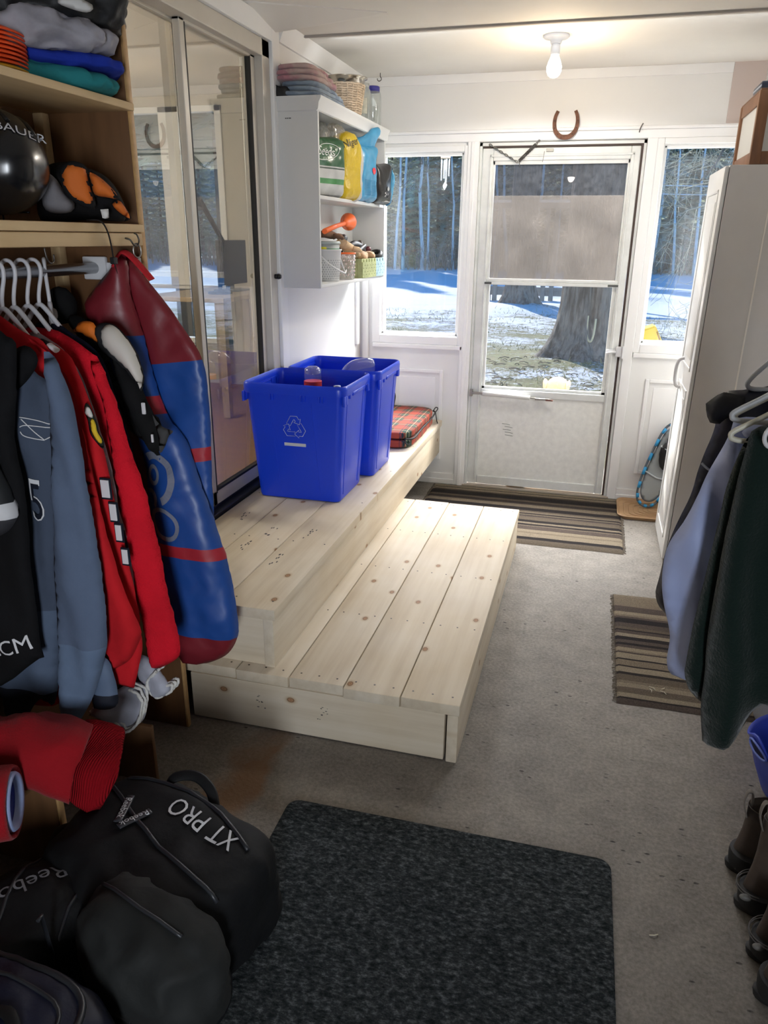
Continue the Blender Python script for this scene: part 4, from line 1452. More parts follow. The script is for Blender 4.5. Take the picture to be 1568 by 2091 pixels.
# tall yellow and white sack, see-through neck gathered above
yel = banded('seed_bag_yellow', 1, [(0.030, srgb(206, 176, 24)), (0.3, srgb(196, 194, 188))], bump=0.8, bscale=70, var=0.15, rough=0.35, spec=0.5)
y_r, y_o, U, V = pbag('seed_bag', 'tall yellow and white seed sack between the green and the blue bags', (-1.262, 3.915, S2 - 0.002), 0.20, 0.285, 0.055, yel, yaw=0.25, lean=-0.02, pinch=0.35, flap=0.10)
b = MB()
puffy([(-0.085, 0.245), (-0.09, 0.29), (-0.11, 0.325), (-0.06, 0.335), (0.0, 0.33), (0.04, 0.30), (0.045, 0.25), (-0.02, 0.24)], 0.02, (-1.275, 3.88, S2), U, V, 0.010, 0.03, crumple=0.008, mb=b)
b.build('bag_neck', glassy('bag_clear', (0.92, 0.9, 0.86, 1), 0.08, rough=0.2, dirt=0.4, dirtcol=(0.85, 0.8, 0.72, 1)), y_r)
ty = bvh_of([y_o])
lettering('Niger', 0.048, Vector((-1.262, 3.88, S2 + 0.255)) + U.cross(V) * 0.12, U * 1 + V * 0.25, V - U * 0.25, M('bag_print_black', srgb(24, 22, 20), 0.5), y_o, ty, -U.cross(V), off=0.003)
b = MB()
puffy([(-0.10, 0.0), (-0.10, 0.10), (-0.05, 0.13), (0.05, 0.10), (0.05, 0.0)], 0.03, (-1.31, 3.86, S2), (0.3, 0.95, 0), (0, 0, 1), 0.012, 0.03, crumple=0.006, mb=b)
tag(b.build('small_bag', banded('small_bag_red', 1, [(-0.022, srgb(30, 28, 30)), (0.018, srgb(196, 46, 44)), (0.2, srgb(222, 216, 206))], rough=0.35, var=0.1), None, loc=(-1.31, 3.86, S2)), 'low red and cream bag squeezed between the green and yellow bags', 'bag')
b = MB().lathe([(0.0, 0.0), (0.055, 0.0), (0.065, 0.02), (0.068, 0.24), (0.062, 0.30), (0.04, 0.333), (0.0, 0.338)], -1.365, 3.78, S2, 24)
tag(b.build('clear_tub', glassy('cloudy_plastic', (0.85, 0.85, 0.83, 1), 0.08, rough=0.15, dirt=0.45, dirtcol=(0.82, 0.8, 0.76, 1)), None, loc=(-1.365, 3.78, S2)), 'cloudy rounded plastic tub at the back behind the green bag', 'tub')
blu = banded('seed_bag_blue', 2, [(0.02, srgb(58, 140, 186)), (0.5, srgb(66, 152, 196))], bump=0.5, bscale=24, var=0.2, **shiny)
b_r, b_o, U, V = pbag('seed_bag', 'sky blue bag with a rolled top standing right of the yellow sack', (-1.268, 4.16, S2), 0.225, 0.275, 0.06, blu, yaw=0.2, lean=0.02)
b = MB()
puffy([(-0.10, 0.0), (-0.105, 0.03), (-0.02, 0.06), (0.06, 0.105), (0.115, 0.115), (0.135, 0.085), (0.11, 0.05), (0.10, 0.0), (0.0, -0.01)], 0.018, Vector((-1.258, 4.17, S2 + 0.262)), U, (V + U.cross(V) * 0.35), 0.010, 0.03, crumple=0.008, seed=2, mb=b)
b.build('rolled_top', blu, b_r)
tb_ = bvh_of([b_o])
nn = U.cross(V)
def stick_on(parent, target, centre, U, V, pts, mat, name):
    nn = U.cross(V)
    b = MB()
    vs = []
    for u, v in pts:
        p = Vector(centre) + U * u + V * v + nn * 0.12
        hit = target.ray_cast(p, -nn)[0]
        vs.append(b.bm.verts.new((hit if hit is not None else p - nn * 0.1) + nn * 0.0035))
    b.bm.faces.new(vs)
    return b.build(name, mat, parent)
circ = lambda r, n=18: [(r * math.cos(2 * PI * k / n), r * math.sin(2 * PI * k / n)) for k in range(n)]
stick_on(b_o, tb_, (-1.262, 4.19, S2 + 0.152), U, V, circ(0.017), M('sticker_red', srgb(222, 62, 74), 0.5), 'round_sticker')
stick_on(b_o, tb_, (-1.262, 4.245, S2 + 0.055), U, V, [(-0.017, -0.032), (0.017, -0.032), (0.017, 0.032), (-0.017, 0.032)], M('sticker_cream', srgb(220, 220, 206), 0.5), 'label_patch')
b = MB()
for k in range(11):
    zz = 0.105 - k * 0.007
    for a0, a1 in ((-0.075, -0.002), (0.004, 0.05)):
        pts = []
        for t in range(6):
            p = Vector((-1.262, 4.17, S2 + zz)) + U * (a0 + (a1 - a0) * t / 5) + nn * 0.12
            hit = tb_.ray_cast(p, -nn)[0]
            pts.append((hit if hit is not None else p - nn * .1) + nn * 0.002)
        b.tube(pts, 0.0008, 3)
b.build('fine_print', M('print_blue', srgb(36, 104, 152), 0.6), b_o)
blk = M('seed_bag_black', srgb(22, 22, 24), 0.3, spec=0.6, bump=0.4, bscale=30)
k_r, k_o, U, V = pbag('seed_bag', 'small black pouch bag with sky blue side at the far end of the shelf', (-1.235, 4.405, S2), 0.17, 0.205, 0.05, blk, yaw=0.35, lean=0.02)
b = MB()
puffy([(0.068, 0.0), (0.075, 0.06), (0.085, 0.14), (0.06, 0.21), (0.10, 0.185), (0.128, 0.15), (0.12, 0.08), (0.085, -0.004)], 0.03, Vector((-1.232, 4.405, S2)), U, V, 0.010, 0.025, crumple=0.005, seed=2, mb=b)
b.build('bag_side', blu, k_r)
tk = bvh_of([k_o])
gp = M('print_grey', srgb(176, 176, 176), 0.5)
stick_on(k_o, tk, (-1.235, 4.42, S2 + 0.022), U, V, [(-0.03, -0.012), (0.05, -0.012), (0.055, 0.035), (0.01, 0.012)], gp, 'printed_shape')
stick_on(k_o, tk, (-1.235, 4.415, S2 + 0.078), U, V, circ(0.011, 12), gp, 'printed_shape')
for dx, dz in ((-0.03, 0.055), (-0.018, 0.048), (-0.026, 0.04), (0.002, 0.05)):
    stick_on(k_o, tk, (-1.235, 4.415 + dx, S2 + dz), U, V, circ(0.005, 10), gp, 'printed_shape')

# ---- things on the lower board (z 1.328)
S3 = 1.328
def pail_mat():
    m, nt, out = nodes('pail_perforated')
    p = N(nt, 'BsdfPrincipled')
    p.inputs['Roughness'].default_value = 0.5
    p.inputs['Base Color'].default_value = srgb(206, 206, 206)
    nt.links.new(p.outputs[0], out.inputs[0])
    return m
pl = thing('plastic_pail', 'light grey pail with dotted wall and bail handle on the lower shelf board', 'pail', (-1.330, 3.790, S3))
pm = pail_mat()
MB().lathe([(0.0, 0.0), (0.060, 0.0), (0.063, 0.006), (0.074, 0.145), (0.077, 0.147), (0.077, 0.153), (0.071, 0.153), (0.070, 0.145), (0.058, 0.008), (0.0, 0.006)], -1.330, 3.790, S3, 36).build('pail_body', pm, pl)
b = MB()
for j in range(9):
    for k in range(34):
        z = 0.014 + j * 0.0108
        a = 2 * PI * (k + 0.5 * (j % 2)) / 34
        rr_ = 0.0632 + (0.074 - 0.063) * z / 0.145 + 0.0002
        c, s_ = math.cos(a), math.sin(a)
        p = Vector((-1.330 + rr_ * c, 3.790 + rr_ * s_, S3 + z))
        t_, q = Vector((-s_, c, 0)), Vector((0, 0, 1))
        vs = [b.bm.verts.new(p + t_ * (0.0032 * math.cos(i * PI / 4)) + q * (0.0030 * math.sin(i * PI / 4))) for i in range(8)]
        b.bm.faces.new(vs)
o = b.build('dot_pattern', M('pail_dots', srgb(146, 148, 150), 0.6), pl)
b = MB().tube(spline([(-1.355, 3.713, S3 + 0.14), (-1.29, 3.71, S3 + 0.085), (-1.245, 3.78, S3 + 0.045), (-1.25, 3.85, S3 + 0.04), (-1.275, 3.89, S3 + 0.06), (-1.29, 3.860, S3 + 0.13)], 6), 0.0045, 8)
b.build('bail_handle', pm, pl)
tub = thing('plastic_tub', 'green and grey lidded tub standing in the light grey pail', 'tub', (-1.330, 3.790, S3 + 0.055))
MB().lathe([(0.0, 0.0), (0.052, 0.0), (0.060, 0.125), (0.0, 0.125)], -1.330, 3.790, S3 + 0.055, 4 * 8, power=4).build('tub_body', banded('tub_green', 2, [(0.098, srgb(74, 138, 92)), (0.5, srgb(176, 180, 178))], var=0.05), tub)
MB().lathe([(0.0, 0.136), (0.060, 0.136), (0.064, 0.132), (0.064, 0.122), (0.0, 0.122)], -1.330, 3.790, S3 + 0.055, 32, power=4).build('lid', M('lid_grey', srgb(170, 180, 178), 0.4), tub)
b = MB()
q = [(-1.330 + 0.062 * math.cos(a), 3.790 + 0.062 * math.sin(a), S3 + 0.148) for a in [-1.7 + 0.14 * k for k in range(8)]]
b.loft([q, [(x, y, z + 0.016) for x, y, z in q]], cap=False, closed_u=False)
b.build('tub_label', M('label_yellow', srgb(226, 214, 40), 0.5), tub)
orange = M('orange_plastic', srgb(248, 112, 46), 0.4)
wd = thing('watering_wand', 'bright orange watering wand with a flared end lying across the pail', 'watering wand', (-1.33, 3.95, S3 + 0.24))
pts = [(-1.30, 3.68, S3 + 0.236), (-1.325, 3.92, S3 + 0.262), (-1.342, 4.14, S3 + 0.282)]
MB().tube(pts, [0.013, 0.012, 0.011], 14).build('wand_tube', orange, wd)
d_ = Vector((-0.02, 0.22, 0.022)).normalized()
p0 = Vector(pts[-1])
MB().tube([p0 - d_ * 0.03, p0, p0 + d_ * 0.03, p0 + d_ * 0.05, p0 + d_ * 0.075, p0 + d_ * 0.085, p0 + d_ * 0.088], [0.012, 0.02, 0.028, 0.040, 0.046, 0.042, 0.03], 20).build('flared_head', orange, wd)
brown = M('glove_brown', srgb(112, 84, 66), 0.9, var=0.25, vscale=30)
cream = M('glove_cream', srgb(206, 178, 142), 0.9, var=0.15, vscale=30)
def glove(name, label, c, mat, rz, s=1.0, tilt=0.3):
    b = MB()
    m = Matrix.Translation(Vector(c)) @ Matrix.Rotation(rz, 4, 'Z') @ Matrix.Rotation(tilt, 4, 'Y')
    def P(x, y, z): return m @ Vector((x * s, y * s, z * s))
    b.tube([P(-0.09, 0, 0), P(-0.05, 0, 0.004), P(0, 0, 0.006), P(0.035, 0, 0.004)], [0.03 * s, 0.03 * s, 0.036 * s, 0.028 * s], 14, flat=0.6)
    for k, (y, L) in enumerate(((-0.026, 0.055), (-0.009, 0.07), (0.009, 0.068), (0.025, 0.05))):
        b.tube([P(0.02, y, 0.003), P(0.02 + L * 0.6, y * 1.15, 0.008), P(0.02 + L, y * 1.2, -0.006)], [0.012 * s, 0.011 * s, 0.008 * s], 8)
    b.tube([P(-0.01, -0.028, 0), P(0.015, -0.05, 0.004), P(0.03, -0.058, 0)], [0.013 * s, 0.012 * s, 0.008 * s], 8)
    return tag(b.build(name, mat, None, loc=c), label, 'glove')
glove('garden_glove', 'crumpled brown garden glove on top of the tub in the pail', (-1.315, 3.81, S3 + 0.215), brown, 1.2, 0.9, 0.1)
glove('garden_glove', 'long cream garden glove sloping down toward the green paper basket', (-1.30, 4.05, S3 + 0.150), cream, 1.5, 1.1, 0.35)
cup = thing('plastic_cup', 'clear plastic cup with an orange rim between the pail and the paper basket', 'cup', (-1.282, 3.965, S3))
MB().lathe([(0.0, 0.0), (0.038, 0.0), (0.042, 0.005), (0.048, 0.13), (0.045, 0.13), (0.039, 0.008), (0.0, 0.006)], -1.282, 3.965, S3, 28).build('cup_body', glassy('cup_clear', (0.95, 0.94, 0.93, 1), 0.08, dirt=0.25, dirtcol=(0.9, 0.88, 0.86, 1)), cup)
MB().tube([(-1.282 + 0.0475 * math.cos(2 * PI * k / 28), 3.965 + 0.0475 * math.sin(2 * PI * k / 28), S3 + 0.131) for k in range(28)], 0.004, 8, closed=True).build('cup_rim', orange, cup)
b = MB()
for j in range(6):
    for k in range(12):
        a = 2 * PI * (k + 0.5 * (j % 2)) / 12
        z = 0.02 + j * 0.018
        rr_ = 0.0425 + 0.0055 * z / 0.13
        b.tube([(-1.282 + rr_ * math.cos(a), 3.965 + rr_ * math.sin(a), S3 + z), (-1.282 + rr_ * math.cos(a), 3.965 + rr_ * math.sin(a), S3 + z + 0.008)], 0.0028, 5)
b.build('cup_pattern', M('cup_print', srgb(236, 214, 208), 0.5), cup)
pb = thing('paper_basket', 'woven green paper basket with one pale blue side on the lower shelf board', 'basket', (-1.318, 4.30, S3))
def weave_wall(p, q, h, thick, nm, mat):
    p, q = Vector(p), Vector(q)
    d = q - p
    L = d.length
    d.normalize()
    nrm_ = Vector((d.y, -d.x, 0))
    b = MB()
    n = int(L / 0.024)
    for k in range(n):
        for j in range(3):
            u0 = L * (k + 0.06) / n
            u1 = L * (k + 0.94) / n
            zz0 = h * (j + (0.0 if k % 2 else -0.45)) / 3
            zz1 = zz0 + h / 3 * 0.93
            zz0, zz1 = max(0, zz0), min(h, zz1)
            if zz1 - zz0 < 0.004: continue
            A = p + d * u0
            B_ = p + d * u1
            vs0 = [A - nrm_ * 0.001, B_ - nrm_ * 0.001, B_ + nrm_ * 0.004, A + nrm_ * 0.004]
            b.loft([[Vector((v.x, v.y, S3 + zz0 + 0.0)) for v in vs0], [Vector((v.x, v.y, S3 + zz1)) for v in vs0]])
    for f in b.bm.faces: f.smooth = False
    A, B_ = p - nrm_ * 0.004, q - nrm_ * 0.004
    vs0 = [A, B_, q, p]
    b.loft([[Vector((v.x, v.y, S3)) for v in vs0], [Vector((v.x, v.y, S3 + h)) for v in vs0]])
    for f in b.bm.faces: f.smooth = False
    return b.build(nm, mat, pb)
pg = M('paper_green', srgb(164, 170, 120), 0.7, var=0.15, vscale=30)
pbl = M('paper_blue', srgb(150, 178, 188), 0.7, var=0.15, vscale=30)
c0, c1, c2, c3 = (-1.385, 4.095), (-1.240, 4.110), (-1.228, 4.542), (-1.385, 4.53)
weave_wall((*c0, 0), (*c1, 0), 0.10, 0.004, 'woven_side', pg)
weave_wall((*c1, 0), (-1.233, 4.355, 0), 0.10, 0.004, 'woven_side', pg)
weave_wall((-1.233, 4.355, 0), (*c2, 0), 0.10, 0.004, 'woven_side', pbl)
weave_wall((*c2, 0), (*c3, 0), 0.10, 0.004, 'woven_side', pbl)
weave_wall((*c3, 0), (*c0, 0), 0.10, 0.004, 'woven_side', pg)
MB().prism([c0, c1, c2, c3], 'z', S3, S3 + 0.004).build('basket_bottom', pg, pb)
dk = M('tool_black', srgb(34, 32, 32), 0.5)
stone = M('handle_brown', srgb(82, 70, 64), 0.6, var=0.2)
def tool(name, label, pts, rs, mat, cat, blade=None):
    root = thing(name, label, cat, pts[0])
    MB().tube(spline(pts, 4), list(np.interp(np.linspace(0, len(pts) - 1, (len(pts) - 1) * 4 + 1), range(len(pts)), rs)), 12).build('grip', mat, root)
    if blade:
        MB().tube(blade, 0.012, 8, flat=0.25).build('blade', M(name + '_steel', srgb(120, 120, 116), 0.4, 0.9), root)
    return root
tool('hand_trowel', 'black grip of a trowel sticking up behind the cream glove', [(-1.36, 4.085, S3 + 0.10), (-1.35, 4.065, S3 + 0.15), (-1.345, 4.095, S3 + 0.20), (-1.34, 4.125, S3 + 0.205)], [0.012, 0.018, 0.024, 0.016], dk, 'trowel', [(-1.36, 4.085, S3 + 0.10), (-1.362, 4.105, S3 + 0.02)])
tool('hand_fork', 'dark thick handle slanting over the middle of the paper basket', [(-1.335, 4.185, S3 + 0.165), (-1.325, 4.245, S3 + 0.17), (-1.315, 4.325, S3 + 0.155), (-1.31, 4.375, S3 + 0.13)], [0.014, 0.024, 0.024, 0.014], dk, 'garden fork', [(-1.31, 4.375, S3 + 0.13), (-1.31, 4.445, S3 + 0.03)])
tool('pruning_shears', 'brownish upright handle beside the slanting dark one in the paper basket', [(-1.33, 4.425, S3 + 0.06), (-1.33, 4.415, S3 + 0.12), (-1.335, 4.385, S3 + 0.175), (-1.335, 4.375, S3 + 0.185)], [0.012, 0.016, 0.018, 0.010], stone, 'shears', [(-1.33, 4.425, S3 + 0.06), (-1.33, 4.430, S3 + 0.006)])
tool('knife_sheath', 'flat black sheath laid across the near half of the paper basket', [(-1.30, 4.135, S3 + 0.115), (-1.29, 4.215, S3 + 0.14), (-1.28, 4.295, S3 + 0.165)], [0.013, 0.014, 0.012], dk, 'sheath')
b = MB().lump((-1.285, 4.235, S3 + 0.112), (0.07, 0.10, 0.05), 2.6, 8, 0.008, 30)
tag(b.build('cork_block', M('cork', srgb(176, 142, 108), 0.8, var=0.2, vscale=30), None, loc=(-1.285, 4.235, S3 + 0.085)), 'tan block in the near half of the paper basket', 'block')
b = MB().lump((-1.285, 4.385, S3 + 0.115), (0.08, 0.06, 0.04), 2.6, 8, 0.006, 30)
tag(b.build('cork_block', bpy.data.materials['cork'], None, loc=(-1.285, 4.385, S3 + 0.095)), 'tan block lower down in the middle of the paper basket', 'block')
b = MB().lump((-1.31, 4.465, S3 + 0.145), (0.036, 0.036, 0.034), 2.0, 8)
tag(b.build('maroon_ball', M('maroon', srgb(92, 40, 48), 0.35), None, loc=(-1.31, 4.465, S3 + 0.128)), 'small maroon ball among the tools in the paper basket', 'ball')
b = MB().tube([(-1.275 + 0.03 * math.cos(a), 4.50 + 0.03 * math.sin(a) * 0.9, S3 + 0.115 + 0.016 * math.sin(a)) for a in [2 * PI * k / 20 for k in range(20)]], 0.014, 8, closed=True)
tag(b.build('tape_roll', dk, None, loc=(-1.275, 4.505, S3 + 0.10)), 'black roll of tape at the blue end of the paper basket', 'tape')

# ------------------------------------------------------------------ ceiling lamp, hooks, horseshoe
lamp = thing('ceiling_lamp', 'bare lit bulb in a white ceiling socket', 'lamp', (-0.284, 3.975, H))
b = MB().lathe([(0.0, 0.0), (0.058, 0.0), (0.059, -0.006), (0.054, -0.012), (0.030, -0.018), (0.026, -0.024), (0.024, -0.034), (0.0, -0.034)], -0.284, 3.975, H, 32)
b.build('base_plate', white_plastic, lamp)
MB().lathe([(0.019, -0.03), (0.021, -0.045), (0.021, -0.075), (0.0, -0.076)], -0.284, 3.975, H, 24).build('socket', white_plastic, lamp)
MB().lathe([(0.0, -0.074), (0.017, -0.076), (0.019, -0.084), (0.028, -0.104), (0.034, -0.124), (0.033, -0.142), (0.026, -0.158), (0.014, -0.167), (0.0, -0.169)], -0.284, 3.975, H, 28).build('bulb', M('bulb_glow', srgb(255, 250, 240), 0.3, emit=(1.0, 0.86, 0.66, 1), estr=7.0), lamp)
light('bulb_light', 'SPOT', (-0.284, 3.975, H - 0.20), (0, 0, -1), 11, (0.97, 0.97, 0.97), shadow_soft_size=0.06, spot_size=math.radians(180), spot_blend=0.12)
light('bulb_halo', 'POINT', (-0.284, 3.975, H - 0.215), None, 5.0, (1.0, 0.76, 0.48), shadow_soft_size=0.03)

hsx, hsz, hsy = -0.249, 2.128, YF - 0.026
root = thing('horseshoe', 'rusty horseshoe hung points up over the storm door', 'horseshoe', (hsx, hsy, 2.06))
b = MB()
pts = spline([(-0.044, 0.068), (-0.055, 0.04), (-0.058, 0.005), (-0.050, -0.030), (-0.026, -0.056), (0.0, -0.062), (0.026, -0.056), (0.050, -0.030), (0.058, 0.005), (0.055, 0.04), (0.044, 0.068)], 5)
inn, outr = [], []
for k, (x, z) in enumerate(pts):
    a, c = pts[max(k - 1, 0)], pts[min(k + 1, len(pts) - 1)]
    t = Vector((c[0] - a[0], 0, c[1] - a[1])).normalized()
    nm_ = Vector((t.z, 0, -t.x))
    e = abs(k / (len(pts) - 1) - 0.5) * 2
    w = 0.0125 - 0.004 * e
    p = Vector((hsx + x * 1.06, hsy, hsz + z))
    outr.append([p + nm_ * w, p - nm_ * w, p - nm_ * w + Vector((0, -0.009, 0)), p + nm_ * w + Vector((0, -0.009, 0))])
b.loft(outr)
for f in b.bm.faces: f.smooth = False
rust = M('rusty_iron', srgb(112, 78, 62), 0.85, 0.2, var=0.4, vscale=60, bump=0.6, bscale=90)
hs = b.build('shoe', rust, root)
b = MB()
for k in (8, 13, 18, 32, 37, 42):
    x, z = pts[k]
    b.tube([(hsx + x * 1.06, hsy - 0.0085, hsz + z), (hsx + x * 1.06, hsy - 0.011, hsz + z)], 0.003, 6)
b.build('nail', M('nail_dark', srgb(60, 48, 42), 0.7, 0.5), hs)
hook_m = M('hook_metal', srgb(96, 92, 88), 0.4, 0.9)
def hook(label, p, flip, s=1.0):
    p = Vector(p)
    b = MB().tube([p + Vector(q) * s for q in spline([(0, 0, 0.0), (0, 0, -0.018), (0.006 * flip, 0, -0.026), (0.004 * flip, 0, -0.036), (-0.008, 0, -0.040), (-0.016 * flip, 0, -0.034), (-0.017 * flip, 0, -0.026)], 5)], 0.0022, 6)
    return tag(b.build('ceiling_hook', hook_m, None, loc=p), label, 'hook')
hook('small steel hook screwed in the ceiling above the woven basket', (-1.28, 4.60, H), 1)
b = MB().tube(spline([(0.142, YF - 0.0, 2.085), (0.142, YF - 0.02, 2.088), (0.146, YF - 0.034, 2.105), (0.156, YF - 0.036, 2.125)], 5), 0.003, 6)
tag(b.build('wall_hook', hook_m, None, loc=(0.142, YF, 2.085)), 'bent nail hook in the rail above the right corner of the storm door', 'hook')

# ------------------------------------------------------------------ tall white cabinet
cabw = M('cabinet_white', srgb(224, 224, 222), 0.38, var=0.02)
cabs = M('cabinet_side', srgb(206, 202, 198), 0.45, var=0.03)
cab = thing('tall_cabinet', 'tall white cabinet with a panelled door catching the sun', 'cabinet', (0.70, 4.02, 0))
LEAN = 0.0125
def lean(mb):
    for v in mb.bm.verts: v.co.x += LEAN * v.co.z
    return mb
cy0, cy1, cz1 = 3.765, 4.275, 1.842
lean(MB().box(0.476, 0.655, cy0, cy1, 0.0, cz1, 0.002)).build('carcass', cabs, cab, 35)
lean(MB().box(0.6565, 0.99, cy0 + 0.004, cy1, 0.0, cz1, 0.002)).build('rear_carcass', cabs, cab, 35)
lean(MB().box(0.652, 0.659, cy0 - 0.003, cy0 + 0.01, 0.0, cz1 - 0.004, 0.001)).build('edge_strip', M('edge_strip', srgb(232, 226, 216), 0.4), cab, 35)
b = MB().box(0.456, 0.474, cy0 + 0.002, cy1 - 0.002, 0.012, cz1 - 0.004, 0.005)
dx = 0.456
b2 = MB()
for (z0, z1) in ((0.10, 0.86), (0.95, 1.75)):
    b.box(dx - 0.004, dx + 0.002, cy0 + 0.075, cy0 + 0.090, z0, z1, 0.003)
    b.box(dx - 0.004, dx + 0.002, cy1 - 0.090, cy1 - 0.075, z0, z1, 0.003)
    b.box(dx - 0.004, dx + 0.002, cy0 + 0.075, cy1 - 0.075, z0, z0 + 0.015, 0.003)
    b.box(dx - 0.004, dx + 0.002, cy0 + 0.075, cy1 - 0.075, z1 - 0.015, z1, 0.003)
    b.box(dx - 0.003, dx + 0.002, cy0 + 0.12, cy1 - 0.12, z0 + 0.05, z1 - 0.05, 0.002)
lean(b)
dr_ = b.build('door', cabw, cab, 35)
b = MB().tube(spline([(dx - 0.000, 4.115, 0.83), (dx - 0.022, 4.115, 0.838), (dx - 0.032, 4.115, 0.87), (dx - 0.034, 4.115, 0.905), (dx - 0.032, 4.115, 0.94), (dx - 0.022, 4.115, 0.968), (dx - 0.000, 4.115, 0.978)], 5), 0.0055, 10, flat=1.5)
lean(b).build('handle', white_plastic, dr_)

# wooden crate with frosted panels on the cabinet
crate = thing('wooden_crate', 'brown wooden box with frosted panels on top of the tall cabinet', 'box', (0.79, 4.02, cz1))
cw = M('crate_wood', srgb(122, 82, 52), 0.55, var=0.2, vscale=6, stretch=(8, 8, 1), bump=0.1, bscale=40)
kx0, kx1, ky0, ky1, kz0, kz1 = 0.572, 0.985, 3.775, 4.262, cz1 + 0.002, cz1 + 0.282
for (x, y) in ((kx0, ky0), (kx1, ky0), (kx0, ky1), (kx1, ky1)):
    MB().box(x - (0.0 if x == kx0 else 0.042), x + (0.042 if x == kx0 else 0.0), y - (0 if y == ky0 else 0.03), y + (0.03 if y == ky0 else 0), kz0, kz1, 0.003).build('post', cw, crate, 35)
for z0, z1 in ((kz0, kz0 + 0.05), (kz1 - 0.05, kz1)):
    for y in (ky0 + 0.004, ky1 - 0.024):
        MB().box(kx0 + 0.042, kx1 - 0.042, y, y + 0.02, z0, z1, 0.002).build('rail', cw, crate, 35)
    for x in (kx0 + 0.004, kx1 - 0.024):
        MB().box(x, x + 0.02, ky0 + 0.03, ky1 - 0.03, z0, z1, 0.002).build('rail', cw, crate, 35)
fr = M('frosted_panel', srgb(196, 194, 186), 0.5)
MB().box(kx0 + 0.04, kx1 - 0.04, ky0 + 0.012, ky0 + 0.016, kz0 + 0.048, kz1 - 0.048).build('panel', fr, crate)
MB().box(kx0 + 0.012, kx0 + 0.016, ky0 + 0.028, ky1 - 0.028, kz0 + 0.048, kz1 - 0.048).build('panel', fr, crate)
MB().box(kx0 + 0.01, kx1 - 0.01, ky0 + 0.01, ky1 - 0.01, kz0, kz0 + 0.006).build('bottom', cw, crate)
MB().box(kx0 + 0.003, kx1 - 0.003, ky0 + 0.003, ky1 - 0.003, kz1, kz1 + 0.006, 0.002).build('lid', cw, crate)
KT = kz1 + 0.006
b = MB().box(kx0 + 0.004, kx0 + 0.09, 3.80, 3.99, KT, KT + 0.03, 0.006)
cse = thing('dark_case', 'small dark blue case with a pale edge on the left rim of the wooden box', 'case', (kx0 + 0.05, 3.9, KT))
b.build('case_body', M('case_navy', srgb(36, 40, 56), 0.4), cse, 35)
MB().box(kx0 + 0.002, kx0 + 0.088, 3.802, 3.985, KT + 0.010, KT + 0.017, 0.002).build('case_edge', M('case_grey', srgb(176, 184, 196), 0.4), cse, 35)
b = MB()
b.lump((0.76, 3.86, KT + 0.075), (0.30, 0.16, 0.15), 4, 12, 0.012, 12)
tag(b.build('plastic_bag', glassy('bag_film', (0.93, 0.92, 0.9, 1), 0.10, rough=0.1, dirt=0.3, dirtcol=(0.86, 0.84, 0.82, 1)), None, loc=(0.76, 3.86, KT)), 'crinkled clear plastic bag on top of the wooden box', 'bag')
# ------------------------------------------------------------------ outlines of soft things, metres in their own plane
O_ = {}
O_['black_body'] = [(-1.307, 1.333), (-1.166, 1.339), (-1.147, 1.31), (-1.187, 1.12), (-1.179, 1.01), (-1.199, 0.793), (-1.214, 0.596), (-1.226, 0.564), (-1.501, 0.499)]
O_['black_sleeve'] = [(-1.238, 1.124), (-1.202, 1.045), (-1.184, 0.985), (-1.182, 0.951), (-1.225, 0.909), (-1.285, 0.904)]
O_['grey_body'] = [(-1.369, 1.295), (-1.267, 1.316), (-1.197, 1.282), (-1.156, 1.247), (-1.123, 1.217), (-1.145, 0.989), (-1.19, 0.734), (-1.253, 0.402), (-1.302, 0.396), (-1.578, 0.341)]
O_['grey_sleeve'] = [(-1.109, 1.308), (-1.084, 1.297), (-1.071, 1.262), (-1.054, 1.184), (-1.047, 1.087), (-1.045, 0.974), (-1.043, 0.83), (-1.048, 0.651), (-1.057, 0.596), (-1.109, 0.463), (-1.183, 0.346), (-1.211, 0.334), (-1.224, 0.368), (-1.189, 0.616), (-1.162, 0.877), (-1.127, 1.114), (-1.117, 1.233)]
O_['grey_collar'] = [(-1.32, 1.267), (-1.239, 1.281), (-1.176, 1.315), (-1.141, 1.306), (-1.14, 1.276), (-1.193, 1.225), (-1.257, 1.194), (-1.34, 1.172)]
O_['redA_sleeve'] = [(-1.201, 1.324), (-1.145, 1.281), (-1.113, 1.242), (-1.093, 1.166), (-1.081, 1.028), (-1.065, 0.909), (-1.043, 0.772), (-1.004, 0.645), (-0.999, 0.619), (-1.024, 0.559), (-1.05, 0.527), (-1.092, 0.498), (-1.11, 0.499), (-1.101, 0.791), (-1.101, 1.027), (-1.118, 1.208), (-1.17, 1.282)]
O_['redA_body'] = [(-1.38, 1.303), (-1.217, 1.326), (-1.161, 1.274), (-1.112, 1.137), (-1.09, 0.974), (-1.07, 0.72), (-1.016, 0.591), (-1.055, 0.441), (-1.07, 0.431), (-1.121, 0.437), (-1.151, 0.431), (-1.583, 0.37)]
O_['redB'] = [(-1.305, 1.312), (-1.218, 1.314), (-1.164, 1.287), (-1.136, 1.259), (-1.115, 1.198), (-1.096, 1.129), (-1.079, 1.011), (-1.068, 0.887), (-1.056, 0.758), (-1.048, 0.593), (-1.13, 0.566), (-1.167, 0.824), (-1.212, 1.073), (-1.274, 1.188)]
O_['mauve'] = [(-1.281, 1.309), (-1.208, 1.301), (-1.168, 1.26), (-1.144, 1.224), (-1.124, 1.144), (-1.098, 1.012), (-1.086, 0.873), (-1.075, 0.781), (-1.08, 0.57), (-1.142, 0.545), (-1.165, 0.811), (-1.24, 1.062)]
O_['redC_body'] = [(-1.351, 1.3), (-1.26, 1.325), (-1.223, 1.315), (-1.148, 1.272), (-1.121, 1.229), (-1.108, 1.122), (-1.091, 0.96), (-1.07, 0.802), (-1.078, 0.603), (-1.313, 0.554), (-1.37, 1.04)]
